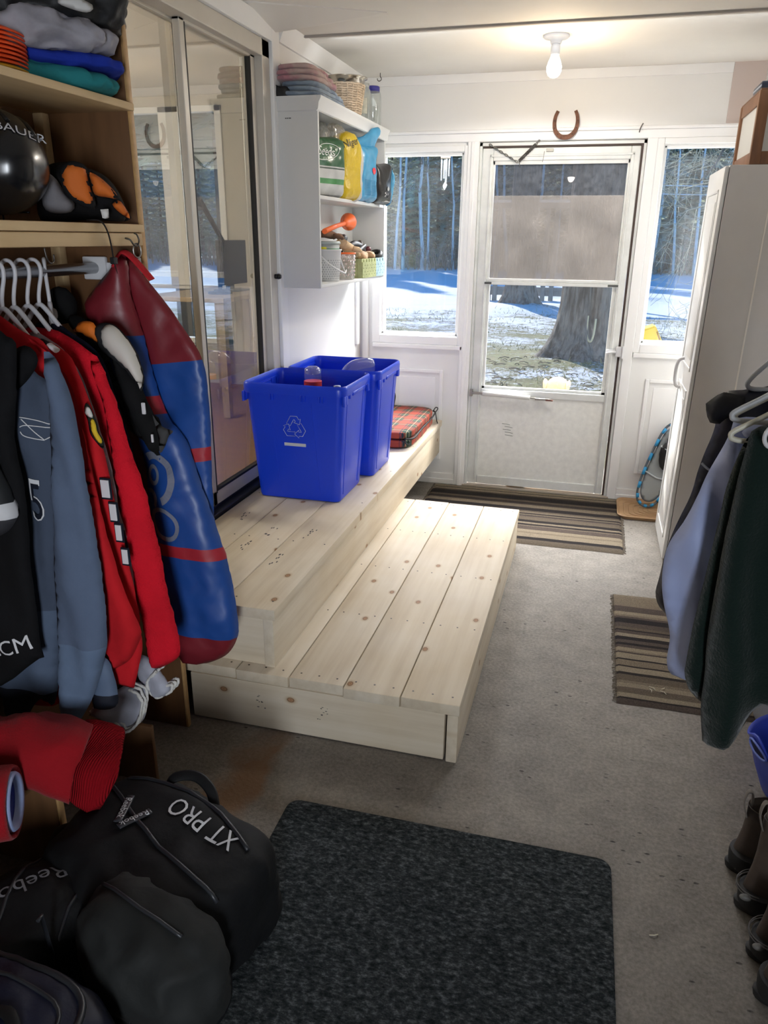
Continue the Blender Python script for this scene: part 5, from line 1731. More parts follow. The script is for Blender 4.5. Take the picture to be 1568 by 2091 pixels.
O_['redC_sleeve'] = [(-1.137, 1.275), (-1.116, 1.261), (-1.1, 1.216), (-1.077, 1.14), (-1.055, 1.032), (-1.029, 0.933), (-1.011, 0.817), (-0.998, 0.695), (-0.981, 0.584), (-0.973, 0.511), (-0.979, 0.483), (-1.015, 0.453), (-1.057, 0.435), (-1.072, 0.48), (-1.081, 0.598), (-1.098, 0.793), (-1.11, 0.989), (-1.119, 1.149), (-1.138, 1.231)]
O_['navy'] = [(-1.338, 1.32), (-1.265, 1.332), (-1.226, 1.313), (-1.163, 1.271), (-1.139, 1.228), (-1.119, 1.137), (-1.097, 1.051), (-1.088, 0.921), (-1.097, 0.783), (-1.233, 0.768), (-1.322, 1.162)]
O_['pad_body'] = [(-1.312, 1.331), (-1.284, 1.346), (-1.24, 1.327), (-1.212, 1.292), (-1.195, 1.205), (-1.16, 1.137), (-1.137, 1.093), (-1.121, 1.041), (-1.083, 1.011), (-1.074, 0.991), (-1.086, 0.987), (-1.123, 1.021), (-1.161, 1.051), (-1.191, 1.128), (-1.228, 1.229), (-1.278, 1.289)]
O_['pad_orange'] = [(-1.282, 1.308), (-1.257, 1.331), (-1.223, 1.332), (-1.212, 1.315), (-1.212, 1.283), (-1.234, 1.29), (-1.261, 1.301)]
O_['pad_white'] = [(-1.181, 1.311), (-1.165, 1.329), (-1.142, 1.328), (-1.117, 1.305), (-1.09, 1.263), (-1.078, 1.215), (-1.078, 1.195), (-1.087, 1.174), (-1.094, 1.194), (-1.118, 1.225), (-1.156, 1.256), (-1.176, 1.279)]
O_['pad_rim'] = [(-1.208, 1.308), (-1.198, 1.328), (-1.174, 1.333), (-1.147, 1.328), (-1.122, 1.305), (-1.093, 1.261), (-1.081, 1.213), (-1.081, 1.192), (-1.093, 1.165), (-1.101, 1.179), (-1.121, 1.207), (-1.163, 1.241), (-1.193, 1.264)]
O_['pad_arm'] = [(-1.184, 1.273), (-1.15, 1.243), (-1.117, 1.212), (-1.094, 1.172), (-1.083, 1.139), (-1.075, 1.106), (-1.06, 1.098), (-1.053, 1.056), (-1.06, 1.008), (-1.08, 1.004), (-1.106, 1.022), (-1.132, 1.085), (-1.16, 1.168)]
O_['pad_flap'] = [(-1.062, 1.109), (-1.052, 1.093), (-1.033, 1.077), (-1.006, 1.069), (-1.021, 1.057), (-1.033, 1.03), (-1.052, 1.007), (-1.052, 1.05)]
O_['bag_front'] = [(-1.189, 1.492), (-1.174, 1.474), (-1.167, 1.37), (-1.147, 1.295), (-1.133, 1.218), (-1.107, 1.114), (-1.082, 1.061), (-1.042, 1.009), (-1.02, 0.926), (-0.99, 0.828), (-0.966, 0.741), (-0.95, 0.683), (-0.934, 0.576), (-0.924, 0.505), (-0.924, 0.432), (-0.961, 0.359), (-1.029, 0.313), (-1.089, 0.3), (-1.126, 0.315), (-1.166, 0.462), (-1.173, 0.702), (-1.181, 0.926), (-1.211, 1.066), (-1.262, 1.212), (-1.311, 1.353), (-1.264, 1.417)]
O_['bag_back'] = [(-1.208, 1.497), (-1.184, 1.479), (-1.146, 1.431), (-1.094, 1.37), (-1.043, 1.302), (-1.007, 1.252), (-0.991, 1.194), (-0.988, 1.141), (-0.991, 1.004), (-0.997, 0.889), (-0.999, 0.785), (-1.017, 0.707), (-1.065, 0.701), (-1.132, 0.993), (-1.18, 1.264), (-1.206, 1.392)]
O_['bag_emblem'] = [(-1.171, 0.94), (-1.122, 0.977), (-1.08, 0.948), (-1.072, 0.902), (-1.094, 0.853), (-1.133, 0.825)]
O_['roll1'] = [(-1.153, 0.413), (-1.125, 0.423), (-1.074, 0.399), (-1.034, 0.357), (-1.055, 0.326), (-1.089, 0.308), (-1.131, 0.323), (-1.16, 0.351)]
O_['strap'] = [(-0.084, 1.574), (-0.063, 1.549), (-0.054, 1.505), (-0.051, 1.474), (-0.038, 1.447)]
O_['hook'] = [(-0.069, 1.531), (-0.045, 1.516), (-0.031, 1.514), (-0.017, 1.528), (-0.03, 1.538), (-0.027, 1.498), (-0.019, 1.475), (-0.088, 1.401)]
O_['pad2_black'] = [(-0.097, 0.006), (-0.079, 0.11), (-0.035, 0.136), (0.013, 0.128), (0.061, 0.109), (0.09, 0.071), (0.107, 0.013), (0.087, 0.005), (0.014, 0.008)]
O_['pad2_or1'] = [(-0.04, 0.112), (-0.019, 0.125), (0.007, 0.117), (0.012, 0.09), (0.017, 0.04), (-0.011, 0.043), (-0.037, 0.064), (-0.043, 0.091)]
O_['pad2_or2'] = [(0.018, 0.109), (0.045, 0.094), (0.07, 0.067), (0.072, 0.054), (0.052, 0.056), (0.023, 0.062), (0.019, 0.086)]
O_['pad2_or3'] = [(0.061, 0.042), (0.077, 0.051), (0.09, 0.035), (0.099, 0.011), (0.081, 0.02), (0.068, 0.031)]
O_['pad2_white'] = [(-0.08, 0.104), (-0.057, 0.094), (-0.04, 0.064), (-0.022, 0.04), (-0.035, 0.022), (-0.077, 0.021), (-0.092, 0.041)]
O_['tag2'] = [(0.031, 0.029), (0.049, 0.031), (0.049, 0.01), (0.034, 0.009)]
O_['helmet'] = [(0.039, 0.182), (0.07, 0.19), (0.099, 0.18), (0.119, 0.151), (0.119, 0.127), (0.103, 0.01), (0.013, 0.005)]
O_['bauer'] = [(0.067, 0.172), (0.109, 0.165)]
O_['teal'] = [(-0.087, 0.038), (-0.041, 0.045), (0.0, 0.052), (0.036, 0.036), (0.081, 0.01), (0.08, -0.001), (0.045, -0.002), (-0.005, 0.013), (-0.06, 0.025)]
O_['blue'] = [(-0.089, 0.072), (-0.048, 0.066), (0.017, 0.05), (0.065, 0.051), (0.097, 0.024), (0.078, 0.016), (0.036, 0.039), (-0.051, 0.041), (-0.091, 0.038)]
O_['grey'] = [(-0.089, 0.12), (-0.071, 0.131), (-0.035, 0.114), (0.005, 0.093), (0.055, 0.085), (0.083, 0.075), (0.069, 0.058), (0.037, 0.052), (-0.015, 0.066), (-0.079, 0.073)]
O_['blackt'] = [(-0.132, 0.143), (-0.127, 0.178), (0.001, 0.193), (0.052, 0.174), (0.107, 0.124), (0.088, 0.072), (0.056, 0.094), (-0.011, 0.094), (-0.072, 0.128)]
O_['cones'] = [(-0.135, 0.125), (-0.106, 0.113), (-0.094, 0.081), (-0.095, 0.033), (-0.148, 0.038)]
O_['roll2'] = [(-1.294, 0.243), (-1.205, 0.322), (-1.148, 0.346), (-1.12, 0.335), (-1.11, 0.3), (-1.138, 0.227), (-1.183, 0.19), (-1.22, 0.208), (-1.261, 0.235)]
O_['roll2_edge'] = [(-1.29, 0.247), (-1.246, 0.239), (-1.204, 0.218), (-1.179, 0.199), (-1.139, 0.233), (-1.114, 0.3), (-1.122, 0.335), (-1.15, 0.346)]
O_['roll1_edge'] = [(-1.071, 0.403), (-1.098, 0.376), (-1.106, 0.347), (-1.085, 0.318), (-1.06, 0.331), (-1.052, 0.354), (-1.03, 0.366), (-1.034, 0.346), (-1.052, 0.332)]
O_['grey_sleeve2'] = [(-1.129, 0.545), (-1.094, 0.544), (-1.08, 0.511), (-1.079, 0.41), (-1.137, 0.384), (-1.155, 0.41)]
O_['blocks'] = [(-1.077, 0.97), (-1.064, 0.916), (-1.057, 0.861), (-1.045, 0.797), (-1.097, 1.164), (-1.088, 1.112)]
O_['patch_w'] = [(-1.11, 1.155), (-1.104, 1.169), (-1.094, 1.166), (-1.088, 1.149), (-1.091, 1.143), (-1.101, 1.145)]
O_['patch_y'] = [(-1.098, 1.133), (-1.089, 1.142), (-1.083, 1.127), (-1.082, 1.112), (-1.072, 1.093), (-1.075, 1.083), (-1.089, 1.092), (-1.097, 1.11)]
O_['patch_o'] = [(-1.113, 1.157), (-1.107, 1.176), (-1.097, 1.171), (-1.088, 1.149), (-1.082, 1.126), (-1.08, 1.107), (-1.071, 1.09), (-1.075, 1.069), (-1.092, 1.085), (-1.105, 1.105), (-1.107, 1.136)]
O_['rbk'] = [(-1.198, 1.157), (-1.12, 1.139), (-1.126, 1.126), (-1.156, 1.109), (-1.199, 1.13)]
O_['rbk2'] = [(-1.194, 1.155), (-1.158, 1.113)]
O_['five'] = [(-1.191, 0.997), (-1.187, 0.909), (-1.163, 0.947)]
O_['ccm'] = [(-1.295, 0.587), (-1.191, 0.628), (-1.235, 0.61)]
O_['sockA'] = [(-1.255, 0.441), (-1.177, 0.494), (-1.075, 0.477), (-0.997, 0.48), (-0.96, 0.427), (-0.911, 0.418), (-0.918, 0.389), (-0.97, 0.35), (-1.027, 0.273), (-1.112, 0.245), (-1.147, 0.281), (-1.228, 0.291), (-1.269, 0.368)]
O_['sockB'] = [(-1.012, 0.577), (-0.964, 0.565), (-0.942, 0.535), (-0.963, 0.483), (-1.02, 0.421), (-1.043, 0.421), (-0.991, 0.482)]
O_['bj_collar'] = [(0.287, 1.164), (0.316, 1.193), (0.328, 1.195), (0.355, 1.189), (0.374, 1.186), (0.374, 1.147), (0.338, 1.13), (0.321, 1.111), (0.313, 1.117), (0.307, 1.112), (0.296, 1.129), (0.291, 1.141)]
O_['bj_body'] = [(0.327, 1.183), (0.375, 1.198), (0.426, 1.207), (0.505, 1.2), (0.611, 0.621), (0.327, 0.564), (0.265, 0.577), (0.241, 0.62), (0.243, 0.672), (0.25, 0.76), (0.27, 0.847), (0.29, 0.917), (0.299, 0.985), (0.309, 1.038), (0.321, 1.096)]
O_['bj_pipe'] = [(0.296, 1.023), (0.303, 1.009), (0.316, 0.998)]
O_['bl_body'] = [(0.323, 1.142), (0.325, 1.156), (0.331, 1.166), (0.376, 1.173), (0.411, 1.169), (0.469, 1.159), (0.586, 0.517), (0.318, 0.489), (0.27, 0.518), (0.266, 0.602), (0.238, 0.695), (0.226, 0.76), (0.228, 0.839), (0.254, 0.911), (0.274, 0.969), (0.295, 1.043), (0.314, 1.108)]
O_['gr_body'] = [(0.327, 1.183), (0.354, 1.198), (0.415, 1.211), (0.53, 0.582), (0.453, 0.567), (0.419, 0.495), (0.4, 0.449), (0.349, 0.438), (0.338, 0.466), (0.325, 0.543), (0.322, 0.62), (0.313, 0.719), (0.311, 0.896), (0.315, 1.061), (0.323, 1.154)]
O_['gr_sleeve'] = [(0.339, 1.169), (0.328, 1.152), (0.318, 1.115), (0.307, 1.041), (0.303, 0.951), (0.297, 0.844), (0.289, 0.72), (0.287, 0.617), (0.289, 0.584), (0.307, 0.541), (0.345, 0.514), (0.363, 0.538), (0.341, 0.753), (0.335, 0.988), (0.347, 1.151)]
O_['hang1'] = [(0.369, 1.242), (0.336, 1.231), (0.31, 1.223), (0.301, 1.213), (0.302, 1.202), (0.312, 1.197), (0.377, 1.193)]
O_['hang2'] = [(0.383, 1.222), (0.344, 1.207), (0.323, 1.197), (0.316, 1.185), (0.318, 1.178)]
O_['hang3'] = [(0.37, 1.192), (0.335, 1.196), (0.317, 1.198), (0.304, 1.196), (0.298, 1.184), (0.303, 1.172), (0.316, 1.166), (0.346, 1.166)]
O_['ring'] = [(0.343, 1.206), (0.335, 1.204), (0.328, 1.192), (0.332, 1.179), (0.343, 1.169), (0.35, 1.167)]
O_['tubedge'] = [(0.553, 0.155), (0.566, 0.119), (0.606, -0.0), (0.632, -0.032), (0.666, -0.042), (0.648, 0.064), (0.601, 0.117), (0.623, 0.21)]
# ------------------------------------------------------------------ bookcase / open closet on the left
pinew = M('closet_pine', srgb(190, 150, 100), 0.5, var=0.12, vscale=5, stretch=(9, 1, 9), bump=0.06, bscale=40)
pine_shade = M('closet_pine_shade', srgb(104, 72, 44), 0.55, var=0.15, vscale=4, stretch=(9, 9, 1))  # darker copy of the pine, shade of the closet inside put into the colour
pinel = pine('closet_rail_pine', 1, 0, False, (1.0, 0.84, 0.60, 1))
bx0, bx1, by0, by1 = XL + 0.002, -1.166, 0.25, 1.880
case = thing('open_closet', 'tall pine open closet with shelves and a hanging rod along the left wall', 'closet', (-1.3, 1.1, 0))
sp_ = MB().box(bx0, bx1 - 0.008, by1 - 0.018, by1, 0, H - 0.004, 0.002).build('side_panel', pine_shade, case, 35)
MB().box(bx1 - 0.008, bx1, by1 - 0.018, by1, 0, H - 0.004, 0.002).build('lit_edge', pinew, sp_, 35)  # front edge in the lighter pine, as if catching light
MB().box(bx0, bx1, by0, by0 + 0.018, 0, H - 0.004, 0.002).build('side_panel', pinew, case, 35)
dv_ = MB().box(bx0, bx1, 1.236, 1.254, 0, 0.296, 0.002).build('divider', pine_shade, case, 35)
MB().box(bx1, bx1 + 0.008, 1.236, 1.254, 0, 0.296, 0.002).build('lit_edge', pinew, dv_, 35)
MB().box(bx0, bx0 + 0.006, by0 + 0.018, by1 - 0.018, 0, H - 0.004).build('back_panel', pine_shade, case)
MB().box(bx0 + 0.006, bx1 + 0.010, by0 + 0.018, by1 - 0.012, 1.830, 1.848, 0.003).build('shelf_board', pinel, case, 35)
MB().box(bx0 + 0.006, bx1 + 0.006, by0 + 0.018, by1 - 0.012, 1.546, 1.566, 0.003).build('shelf_board', pinel, case, 35)
MB().box(bx0 + 0.006, bx1 - 0.01, by0 + 0.018, 1.254, 0.298, 0.316, 0.003).build('shelf_board', pinew, case, 35)
MB().box(bx1 - 0.014, bx1 + 0.004, by0 + 0.018, by1 - 0.020, 1.513, 1.5445, 0.004).build('front_rail', pinel, case, 35)
MB().box(bx0 + 0.006, bx0 + 0.036, by1 - 0.045, by1 - 0.018, 0.32, 1.83, 0.003).build('corner_post', pinel, case, 35)
rod = MB().tube([(-1.31, by0 + 0.02, 1.455), (-1.31, by1 - 0.02, 1.455)], 0.0145, 18)
rod.build('hanging_rod', M('rod_chrome', srgb(196, 198, 202), 0.25, 0.9), case)
b = MB().box(-1.345, -1.275, by1 - 0.034, by1 - 0.019, 1.425, 1.485, 0.004).box(-1.20, -1.172, by1 - 0.034, by1 - 0.019, 1.425, 1.485, 0.004).box(-1.28, -1.19, by1 - 0.026, by1 - 0.019, 1.44, 1.47, 0.003)
so = b.build('rod_bracket', white_plastic, case, 35)
b = MB()
for x, z in ((-1.20, 1.468), (-1.185, 1.445)): b.tube([(x, by1 - 0.036, z), (x, by1 - 0.033, z)], 0.004, 8)
b.build('screw', screw, so)

# ---- top shelf
T1 = 1.848
def disc(label, c, mat, nm='marker_disc', g=None):
    b = MB().lathe([(0.030, 0.020), (0.036, 0.022), (0.088, 0.004), (0.098, 0.0), (0.100, 0.001), (0.099, 0.004), (0.090, 0.008), (0.038, 0.026), (0.030, 0.024)], 0, 0, 0, 32)
    o = tag(b.build(nm, mat), label, 'sports marker', g)
    o.location = c
    return o
dy_ = M('disc_yellow', srgb(216, 164, 32), 0.5)
do_ = M('disc_orange', srgb(238, 84, 30), 0.5)
cx_, cy_ = -1.318, 1.540
d0 = disc('yellow sports marker disc at the bottom of the stack on the top closet shelf', (cx_, cy_, T1), dy_, g='yellow marker discs')
for k in range(1, 3):
    o = d0.copy(); COL.objects.link(o); o.location.z = T1 + 0.0085 * k
d1 = disc('orange sports marker disc in the stack above the yellow ones', (cx_, cy_, T1 + 0.0085 * 3), do_, g='orange marker discs')
for k in range(4, 11):
    o = d1.copy(); COL.objects.link(o); o.location.z = T1 + 0.0085 * k
for o in [q for q in COL.objects if q.name.startswith('marker_disc') and abs(q.location.z - T1) < 0.02]:
    o['label'] = 'yellow sports marker disc at the bottom of the stack on the top closet shelf'
def fab(name, rgb, bump=0.25, rough=0.9, var=0.12, sheen=0.0, spec=0.2, bs=90):
    return M(name, srgb(*rgb), rough, var=var, vscale=9, bump=bump, bscale=bs, sheen=sheen, spec=spec)
def heap(name, label, cat, c, d, mat, rz=0.6, amp=0.02, seed=0, extra=()):
    b = MB().lump(c, d, 3.2, 24, amp * 1.7, 13, (0, 0, rz), seed=seed, flatbottom=c[2] - d[2] / 2)
    for cc, dd, r2 in extra:
        b.lump(cc, dd, 3.0, 14, amp * 0.8, 13, (0, 0, r2), seed=seed + 3, flatbottom=c[2] - d[2] / 2)
    return tag(b.build(name, mat, None, loc=(c[0], c[1], c[2] - d[2] / 2)), label, cat)
heap('folded_shirt', 'folded teal shirt at the bottom of the pile on the top closet shelf', 'shirt', (-1.275, 1.700, T1 + 0.024), (0.30, 0.19, 0.048), fab('shirt_teal', (40, 120, 124)), 0.65, 0.014, 1)
heap('folded_shirt', 'folded royal blue shirt on top of the teal one', 'shirt', (-1.278, 1.718, T1 + 0.062), (0.31, 0.21, 0.036), fab('shirt_royal', (28, 50, 150)), 0.7, 0.014, 2)
heap('folded_sweater', 'crumpled light grey sweater in the middle of the closet pile', 'sweater', (-1.27, 1.700, T1 + 0.108), (0.29, 0.20, 0.070), M('sweater_grey', srgb(150, 148, 156), 0.7, var=0.2, vscale=20, bump=0.3, bscale=60), 0.62, 0.028, 3)
heap('black_cap_bag', 'black bag on top of the pile on the top closet shelf', 'bag', (-1.268, 1.730, T1 + 0.200), (0.31, 0.20, 0.125), fab('bag_nylon', (24, 25, 27), rough=0.55, spec=0.4), 0.6, 0.024, 4)
b = MB()
puffy([(-0.02, 0), (0.035, -0.012), (0.05, 0.004), (0.0, 0.018)], 0.003, (-1.152, 1.64, T1 + 0.155), (.78, .62, 0), (0, 0, 1), 0.008, 0.01, mb=b)
b.build('bag_tag', M('tag_white', srgb(206, 206, 204), 0.5), bpy.data.objects['black_cap_bag'])

# ---- helmet shelf
T2 = 1.566
hel_m = M('helmet_black', srgb(20, 20, 22), 0.22, spec=0.6)
def helmet(name, label, c, rz, s=1.0):
    root = thing(name, label, 'helmet', c)
    b = MB()
    bb = bmesh.new()
    bmesh.ops.create_uvsphere(bb, u_segments=40, v_segments=24, radius=1)
    for v in bb.verts:
        p = v.co
        r_ = 1 + 0.03 * math.cos(6 * math.atan2(p.y, p.x)) * (1 - abs(p.z))
        q = Vector((p.x * 0.125 * r_, p.y * 0.098 * r_, p.z * 0.11))
        if p.z < -0.2: q.z = -0.022 + (p.z + 0.2) * 0.09
        v.co = Vector((q.x * s, q.y * s, q.z * s + 0.1 * s))
    b.merge(bb, Matrix.Translation(Vector(c)) @ Matrix.Rotation(rz, 4, 'Z')).smooth()
    shell = b.build('shell', hel_m, root)
    m = Matrix.Translation(Vector(c)) @ Matrix.Rotation(rz, 4, 'Z')
    b = MB()
    for y in (-0.05, 0.0, 0.05):
        b.tube([m @ Vector((x * s, y * s, (0.1 + 0.108 * math.sqrt(max(0, 1 - (x / 0.126) ** 2 - (y / 0.1) ** 2))) * s)) for x in np.linspace(-0.09, 0.09, 12)], 0.005 * s, 6)
    b.build('ridge', hel_m, shell)
    b = MB()
    for k in range(5):
        z = 0.075 - k * 0.02
        b.tube(spline([m @ Vector((0.07 * s, -0.095 * s, z * s)), m @ Vector((0.135 * s, -0.055 * s, z * s)), m @ Vector((0.155 * s, 0, z * s)), m @ Vector((0.135 * s, 0.055 * s, z * s)), m @ Vector((0.07 * s, 0.095 * s, z * s))], 5), 0.0022 * s, 6)
    for y in (-0.06, -0.03, 0.0, 0.03, 0.06):
        x = 0.155 - abs(y) * 0.5
        b.tube([m @ Vector((x * s - 0.01, y * s, 0.09 * s)), m @ Vector((x * s, y * s, 0.05 * s)), m @ Vector((x * s, y * s, -0.006 * s))], 0.0022 * s, 6)
    b.build('face_cage', M('cage_' + name, srgb(60, 60, 62), 0.35, 0.9), root)
    b = MB()
    for y in (-0.100, 0.100):
        b.tube([m @ Vector((0.03 * s, y * s, 0.09 * s)), m @ Vector((0.03 * s, y * 1.01 * s, 0.089 * s))], 0.007 * s, 8)
    b.build('helmet_screw', M('screw_' + name, srgb(190, 190, 190), 0.3, 1.0), root)
    return root, shell
h_r, h_s = helmet('hockey_helmet', 'shiny black hockey helmet on the closet shelf with a white maker name on its brow', (-1.285, 1.500, T2 + 0.006), 2.7, 1.05)
th = bvh_of([h_s])
lettering('BAUER', 0.026, (-1.205, 1.500, T2 + 0.170), (0.78, 0.62, -0.16), (-0.25, 0.25, 1), M('print_silver', srgb(200, 200, 204), 0.4), h_s, th, (-0.62, 0.78, -0.08), off=0.003, squash=1.25)
helmet('hockey_helmet', 'smaller black hockey helmet with a face cage in front of the named one', (-1.245, 1.285, T2 + 0.006), -0.9, 0.72)
pad = thing('shoulder_pad', 'black pad set with orange patches lying on the closet shelf', 'sports pad', (-1.17, 1.66, T2))
kU, kO = (.78, .62, 0), Vector((-1.215, 1.70, T2))
puffy(O_['pad2_black'], 0.07, kO + Vector((-.02, .02, 0)), kU, res=0.012, edge=0.07, crumple=0.008, seed=1).build('pad_body', fab('pad_black', (22, 21, 22)), pad)
ko = M('pad_orange', srgb(206, 104, 30), 0.75, bump=0.15, bscale=140)
kf = Vector((.62, -.78, 0)) * 0.080
for nm in ('pad2_or1', 'pad2_or2', 'pad2_or3'):
    e = {'pad2_or1': 0.0, 'pad2_or2': -0.006, 'pad2_or3': -0.02}[nm]
    puffy(O_[nm], 0.014, kO + kf + Vector((.62, -.78, 0)) * e, kU, res=0.008, edge=0.02).build('pad_insert', ko, pad)
    puffy([(sum(p[0] for p in O_[nm]) / len(O_[nm]) + (p[0] - sum(q[0] for q in O_[nm]) / len(O_[nm])) * 1.16, sum(p[1] for p in O_[nm]) / len(O_[nm]) + (p[1] - sum(q[1] for q in O_[nm]) / len(O_[nm])) * 1.16) for p in O_[nm]], 0.012, kO + kf * 0.93 + Vector((.62, -.78, 0)) * e, kU, res=0.009, edge=0.012).build('pad_rim', fab('pad_trim_' + nm, (26, 26, 28)), pad)
puffy(O_['pad2_white'], 0.03, kO + kf * 0.75, kU, res=0.011, edge=0.035, crumple=0.006).build('pad_mesh', fab('pad_grey', (120, 118, 122)), pad)
puffy(O_['tag2'], 0.002, kO + kf * 1.08, kU, res=0.008, edge=0.01, smooth_outline=False).build('care_tag', M('care_tag', srgb(216, 214, 210), 0.6), pad)
st = thing('hanging_strap', 'dark narrow strap hanging from the closet shelf over the pine rail', 'strap', (-1.158, 1.69, 1.566))
sp = spline([(-1.19, 1.672, 1.572), (-1.158, 1.675, 1.571), (-1.148, 1.685, 1.55), (-1.149, 1.697, 1.515), (-1.150, 1.703, 1.478), (-1.152, 1.715, 1.449)], 6)
b = MB().tube(sp, [0.0055] * (len(sp) - 6) + [0.005, 0.004, 0.0035, 0.003, 0.002, 0.001], 8, flat=0.35)
b.build('webbing', fab('strap_black', (40, 36, 34)), st)
MB().box(-1.156, -1.142, 1.694, 1.708, 1.472, 1.488, 0.002).build('buckle', black_rubber, st)

# ---- hooks under the rail
hk = MB()
hp = Vector((-1.160, 1.775, 1.532))
hk.tube([hp + Vector(q) for q in spline([(0.0, 0.0, 0.0), (0.012, 0.004, -0.004), (0.016, 0.012, -0.016), (0.018, 0.024, -0.018), (0.018, 0.034, -0.006), (0.016, 0.030, 0.008), (0.014, 0.022, 0.012)], 5)], 0.0022, 6)
tag(hk.build('cup_hook', hook_m, None, loc=hp), 'wire hook on the pine rail holding up the red and blue bag', 'hook')
hk = MB()
hp = Vector((-1.162, 1.47, 1.512))
hk.tube([hp + Vector(q) for q in spline([(0.0, 0.0, 0.0), (0.0, 0.004, -0.022), (0.0, 0.014, -0.032), (0.0, 0.026, -0.028), (0.0, 0.028, -0.014)], 5)], 0.002, 6)
tag(hk.build('cup_hook', hook_m, None, loc=hp), 'empty wire hook under the pine rail left of the strap', 'hook')

# ---- white hangers on the rod
hang_m = M('hanger_white', srgb(206, 206, 210), 0.35)
def make_hanger(label, loc, rz=0.0, tilt=0.0, mat=None, group=None, drop=0.0, r=0.0058, flip=1, long_arm=False):
    root = thing('clothes_hanger', label, 'hanger', loc, group)
    # hook opening sits over the rod: origin at the top inside of the hook
    d = drop
    hookp = spline([(-0.016, 0, -0.030), (-0.021, 0, -0.012), (-0.018, 0, 0.004), (-0.006, 0, 0.012), (0.008, 0, 0.009), (0.016, 0, -0.004), (0.015, 0, -0.025), (0.007, 0, -0.050), (0.001, 0, -0.075 - d), (0, 0, -0.096 - d)], 5)
    b = MB().tube(hookp, r * 0.8, 10)
    m = mat or hang_m
    o0 = Vector(loc)
    for v in b.bm.verts: v.co += o0
    b.build('hook', m, root)
    if long_arm:
        arms = spline([(0, 0, -0.092 - d), (0.020, 0, -0.108 - d), (0.055, 0, -0.150 - d), (0.110, 0, -0.196 - d), (0.170, 0, -0.236 - d), (0.178, 0, -0.248 - d), (0.168, 0, -0.256 - d), (0.12, 0, -0.258 - d), (-0.12, 0, -0.258 - d), (-0.120, 0, -0.258 - d), (-0.126, 0, -0.250 - d), (-0.122, 0, -0.236 - d), (-0.100, 0, -0.196 - d), (-0.055, 0, -0.150 - d), (-0.020, 0, -0.108 - d)], 4, True)
    else:
        arms = spline([(0, 0, -0.092 - d), (0.020, 0, -0.108 - d), (0.055, 0, -0.152 - d), (0.090, 0, -0.192 - d), (0.108, 0, -0.216 - d), (0.112, 0, -0.230 - d), (0.100, 0, -0.238 - d), (-0.06, 0, -0.238 - d), (-0.100, 0, -0.238 - d), (-0.112, 0, -0.230 - d), (-0.108, 0, -0.216 - d), (-0.090, 0, -0.192 - d), (-0.055, 0, -0.152 - d), (-0.020, 0, -0.108 - d)], 4, True)
    b = MB().tube([(x * flip, y, z) for x, y, z in arms], r, 10, closed=True)
    for v in b.bm.verts: v.co += o0
    b.build('shoulders', m, root)
    root.rotation_euler.z = rz
    return root
RZ = 1.455 + 0.0145 + 0.001
g_h = None
hl = 'white tubular hanger carrying the '
make_hanger(hl + 'slate grey jersey, first on the left of the row', (-1.31, 1.392, RZ), 0.03)
make_hanger(hl + 'foremost red jersey right after the slate grey one', (-1.31, 1.448, RZ), -0.05)
make_hanger(hl + 'red jersey with the striped collar', (-1.31, 1.488, RZ), 0.03)
make_hanger(hl + 'pale mauve shirt', (-1.31, 1.526, RZ), -0.04)
make_hanger(hl + 'bright red mesh jersey', (-1.31, 1.572, RZ), 0.02)
make_hanger(hl + 'navy jersey behind the red mesh one', (-1.31, 1.612, RZ), 0.04)
make_hanger('white hanger turned sideways at the end of the row by the black pads', (-1.31, 1.650, RZ), -0.95)

# ---- jerseys and pads (front planes facing the room's near end)
cl_black = fab('jersey_black', (18, 18, 20))
cl_slate = fab('jersey_slate', (86, 100, 122))
cl_slate2 = fab('jersey_slate_sleeve', (96, 112, 136))
cl_dark = fab('jersey_navy_trim', (22, 26, 38))
cl_red = fab('jersey_red', (190, 28, 36))
cl_mauve = fab('shirt_mauve', (150, 138, 146))
cl_mesh = fab('jersey_mesh_red', (204, 22, 40), bump=0.6, bs=220)
cl_navy = fab('jersey_navy', (22, 24, 44))
print_white = M('print_white', srgb(214, 214, 216), 0.6)
def garment(name, label, cat, y, z=1.30):
    return thing(name, label, cat, (-1.27, y, z))
def piece(root, nm, key, y, T, mat, dx=0.0, **kw):
    kw.setdefault('res', 0.016)
    kw.setdefault('edge', 0.05)
    kw.setdefault('fold', 0.006)
    kw.setdefault('crumple', 0.006)
    kw.setdefault('seed', y * 7)
    o = puffy([(max(-1.424, p[0]), p[1]) for p in (O_[key] if isinstance(key, str) else key)], T, (0, y, 0), (1, 0, 0), (0, 0, 1), **kw).build(nm, mat, root)
    return o
g = garment('hockey_jersey', 'black hockey jersey with white letters at the hem at the far left edge', 'jersey', 1.31)
bo = piece(g, 'torso', 'black_body', 1.325, 0.020, cl_black)
sl_ = puffy(O_['black_sleeve'], 0.035, (0, 1.285, 0), res=0.014, edge=0.05).build('sleeve', banded('sleeve_black_band', 2, [(0.945 - 1.30, srgb(56, 56, 60)), (0.985 - 1.30, srgb(206, 206, 208)), (0.5, srgb(30, 32, 34))], slope=(0, 0, 0)), g)
tgt = bvh_of([bo])
lettering('CCM', 0.056, (-1.285, 1.25, 0.600), (1, 0, 0.32), (-0.2, 0, 1), print_white, bo, tgt, (0, 1, 0), squash=1.05)

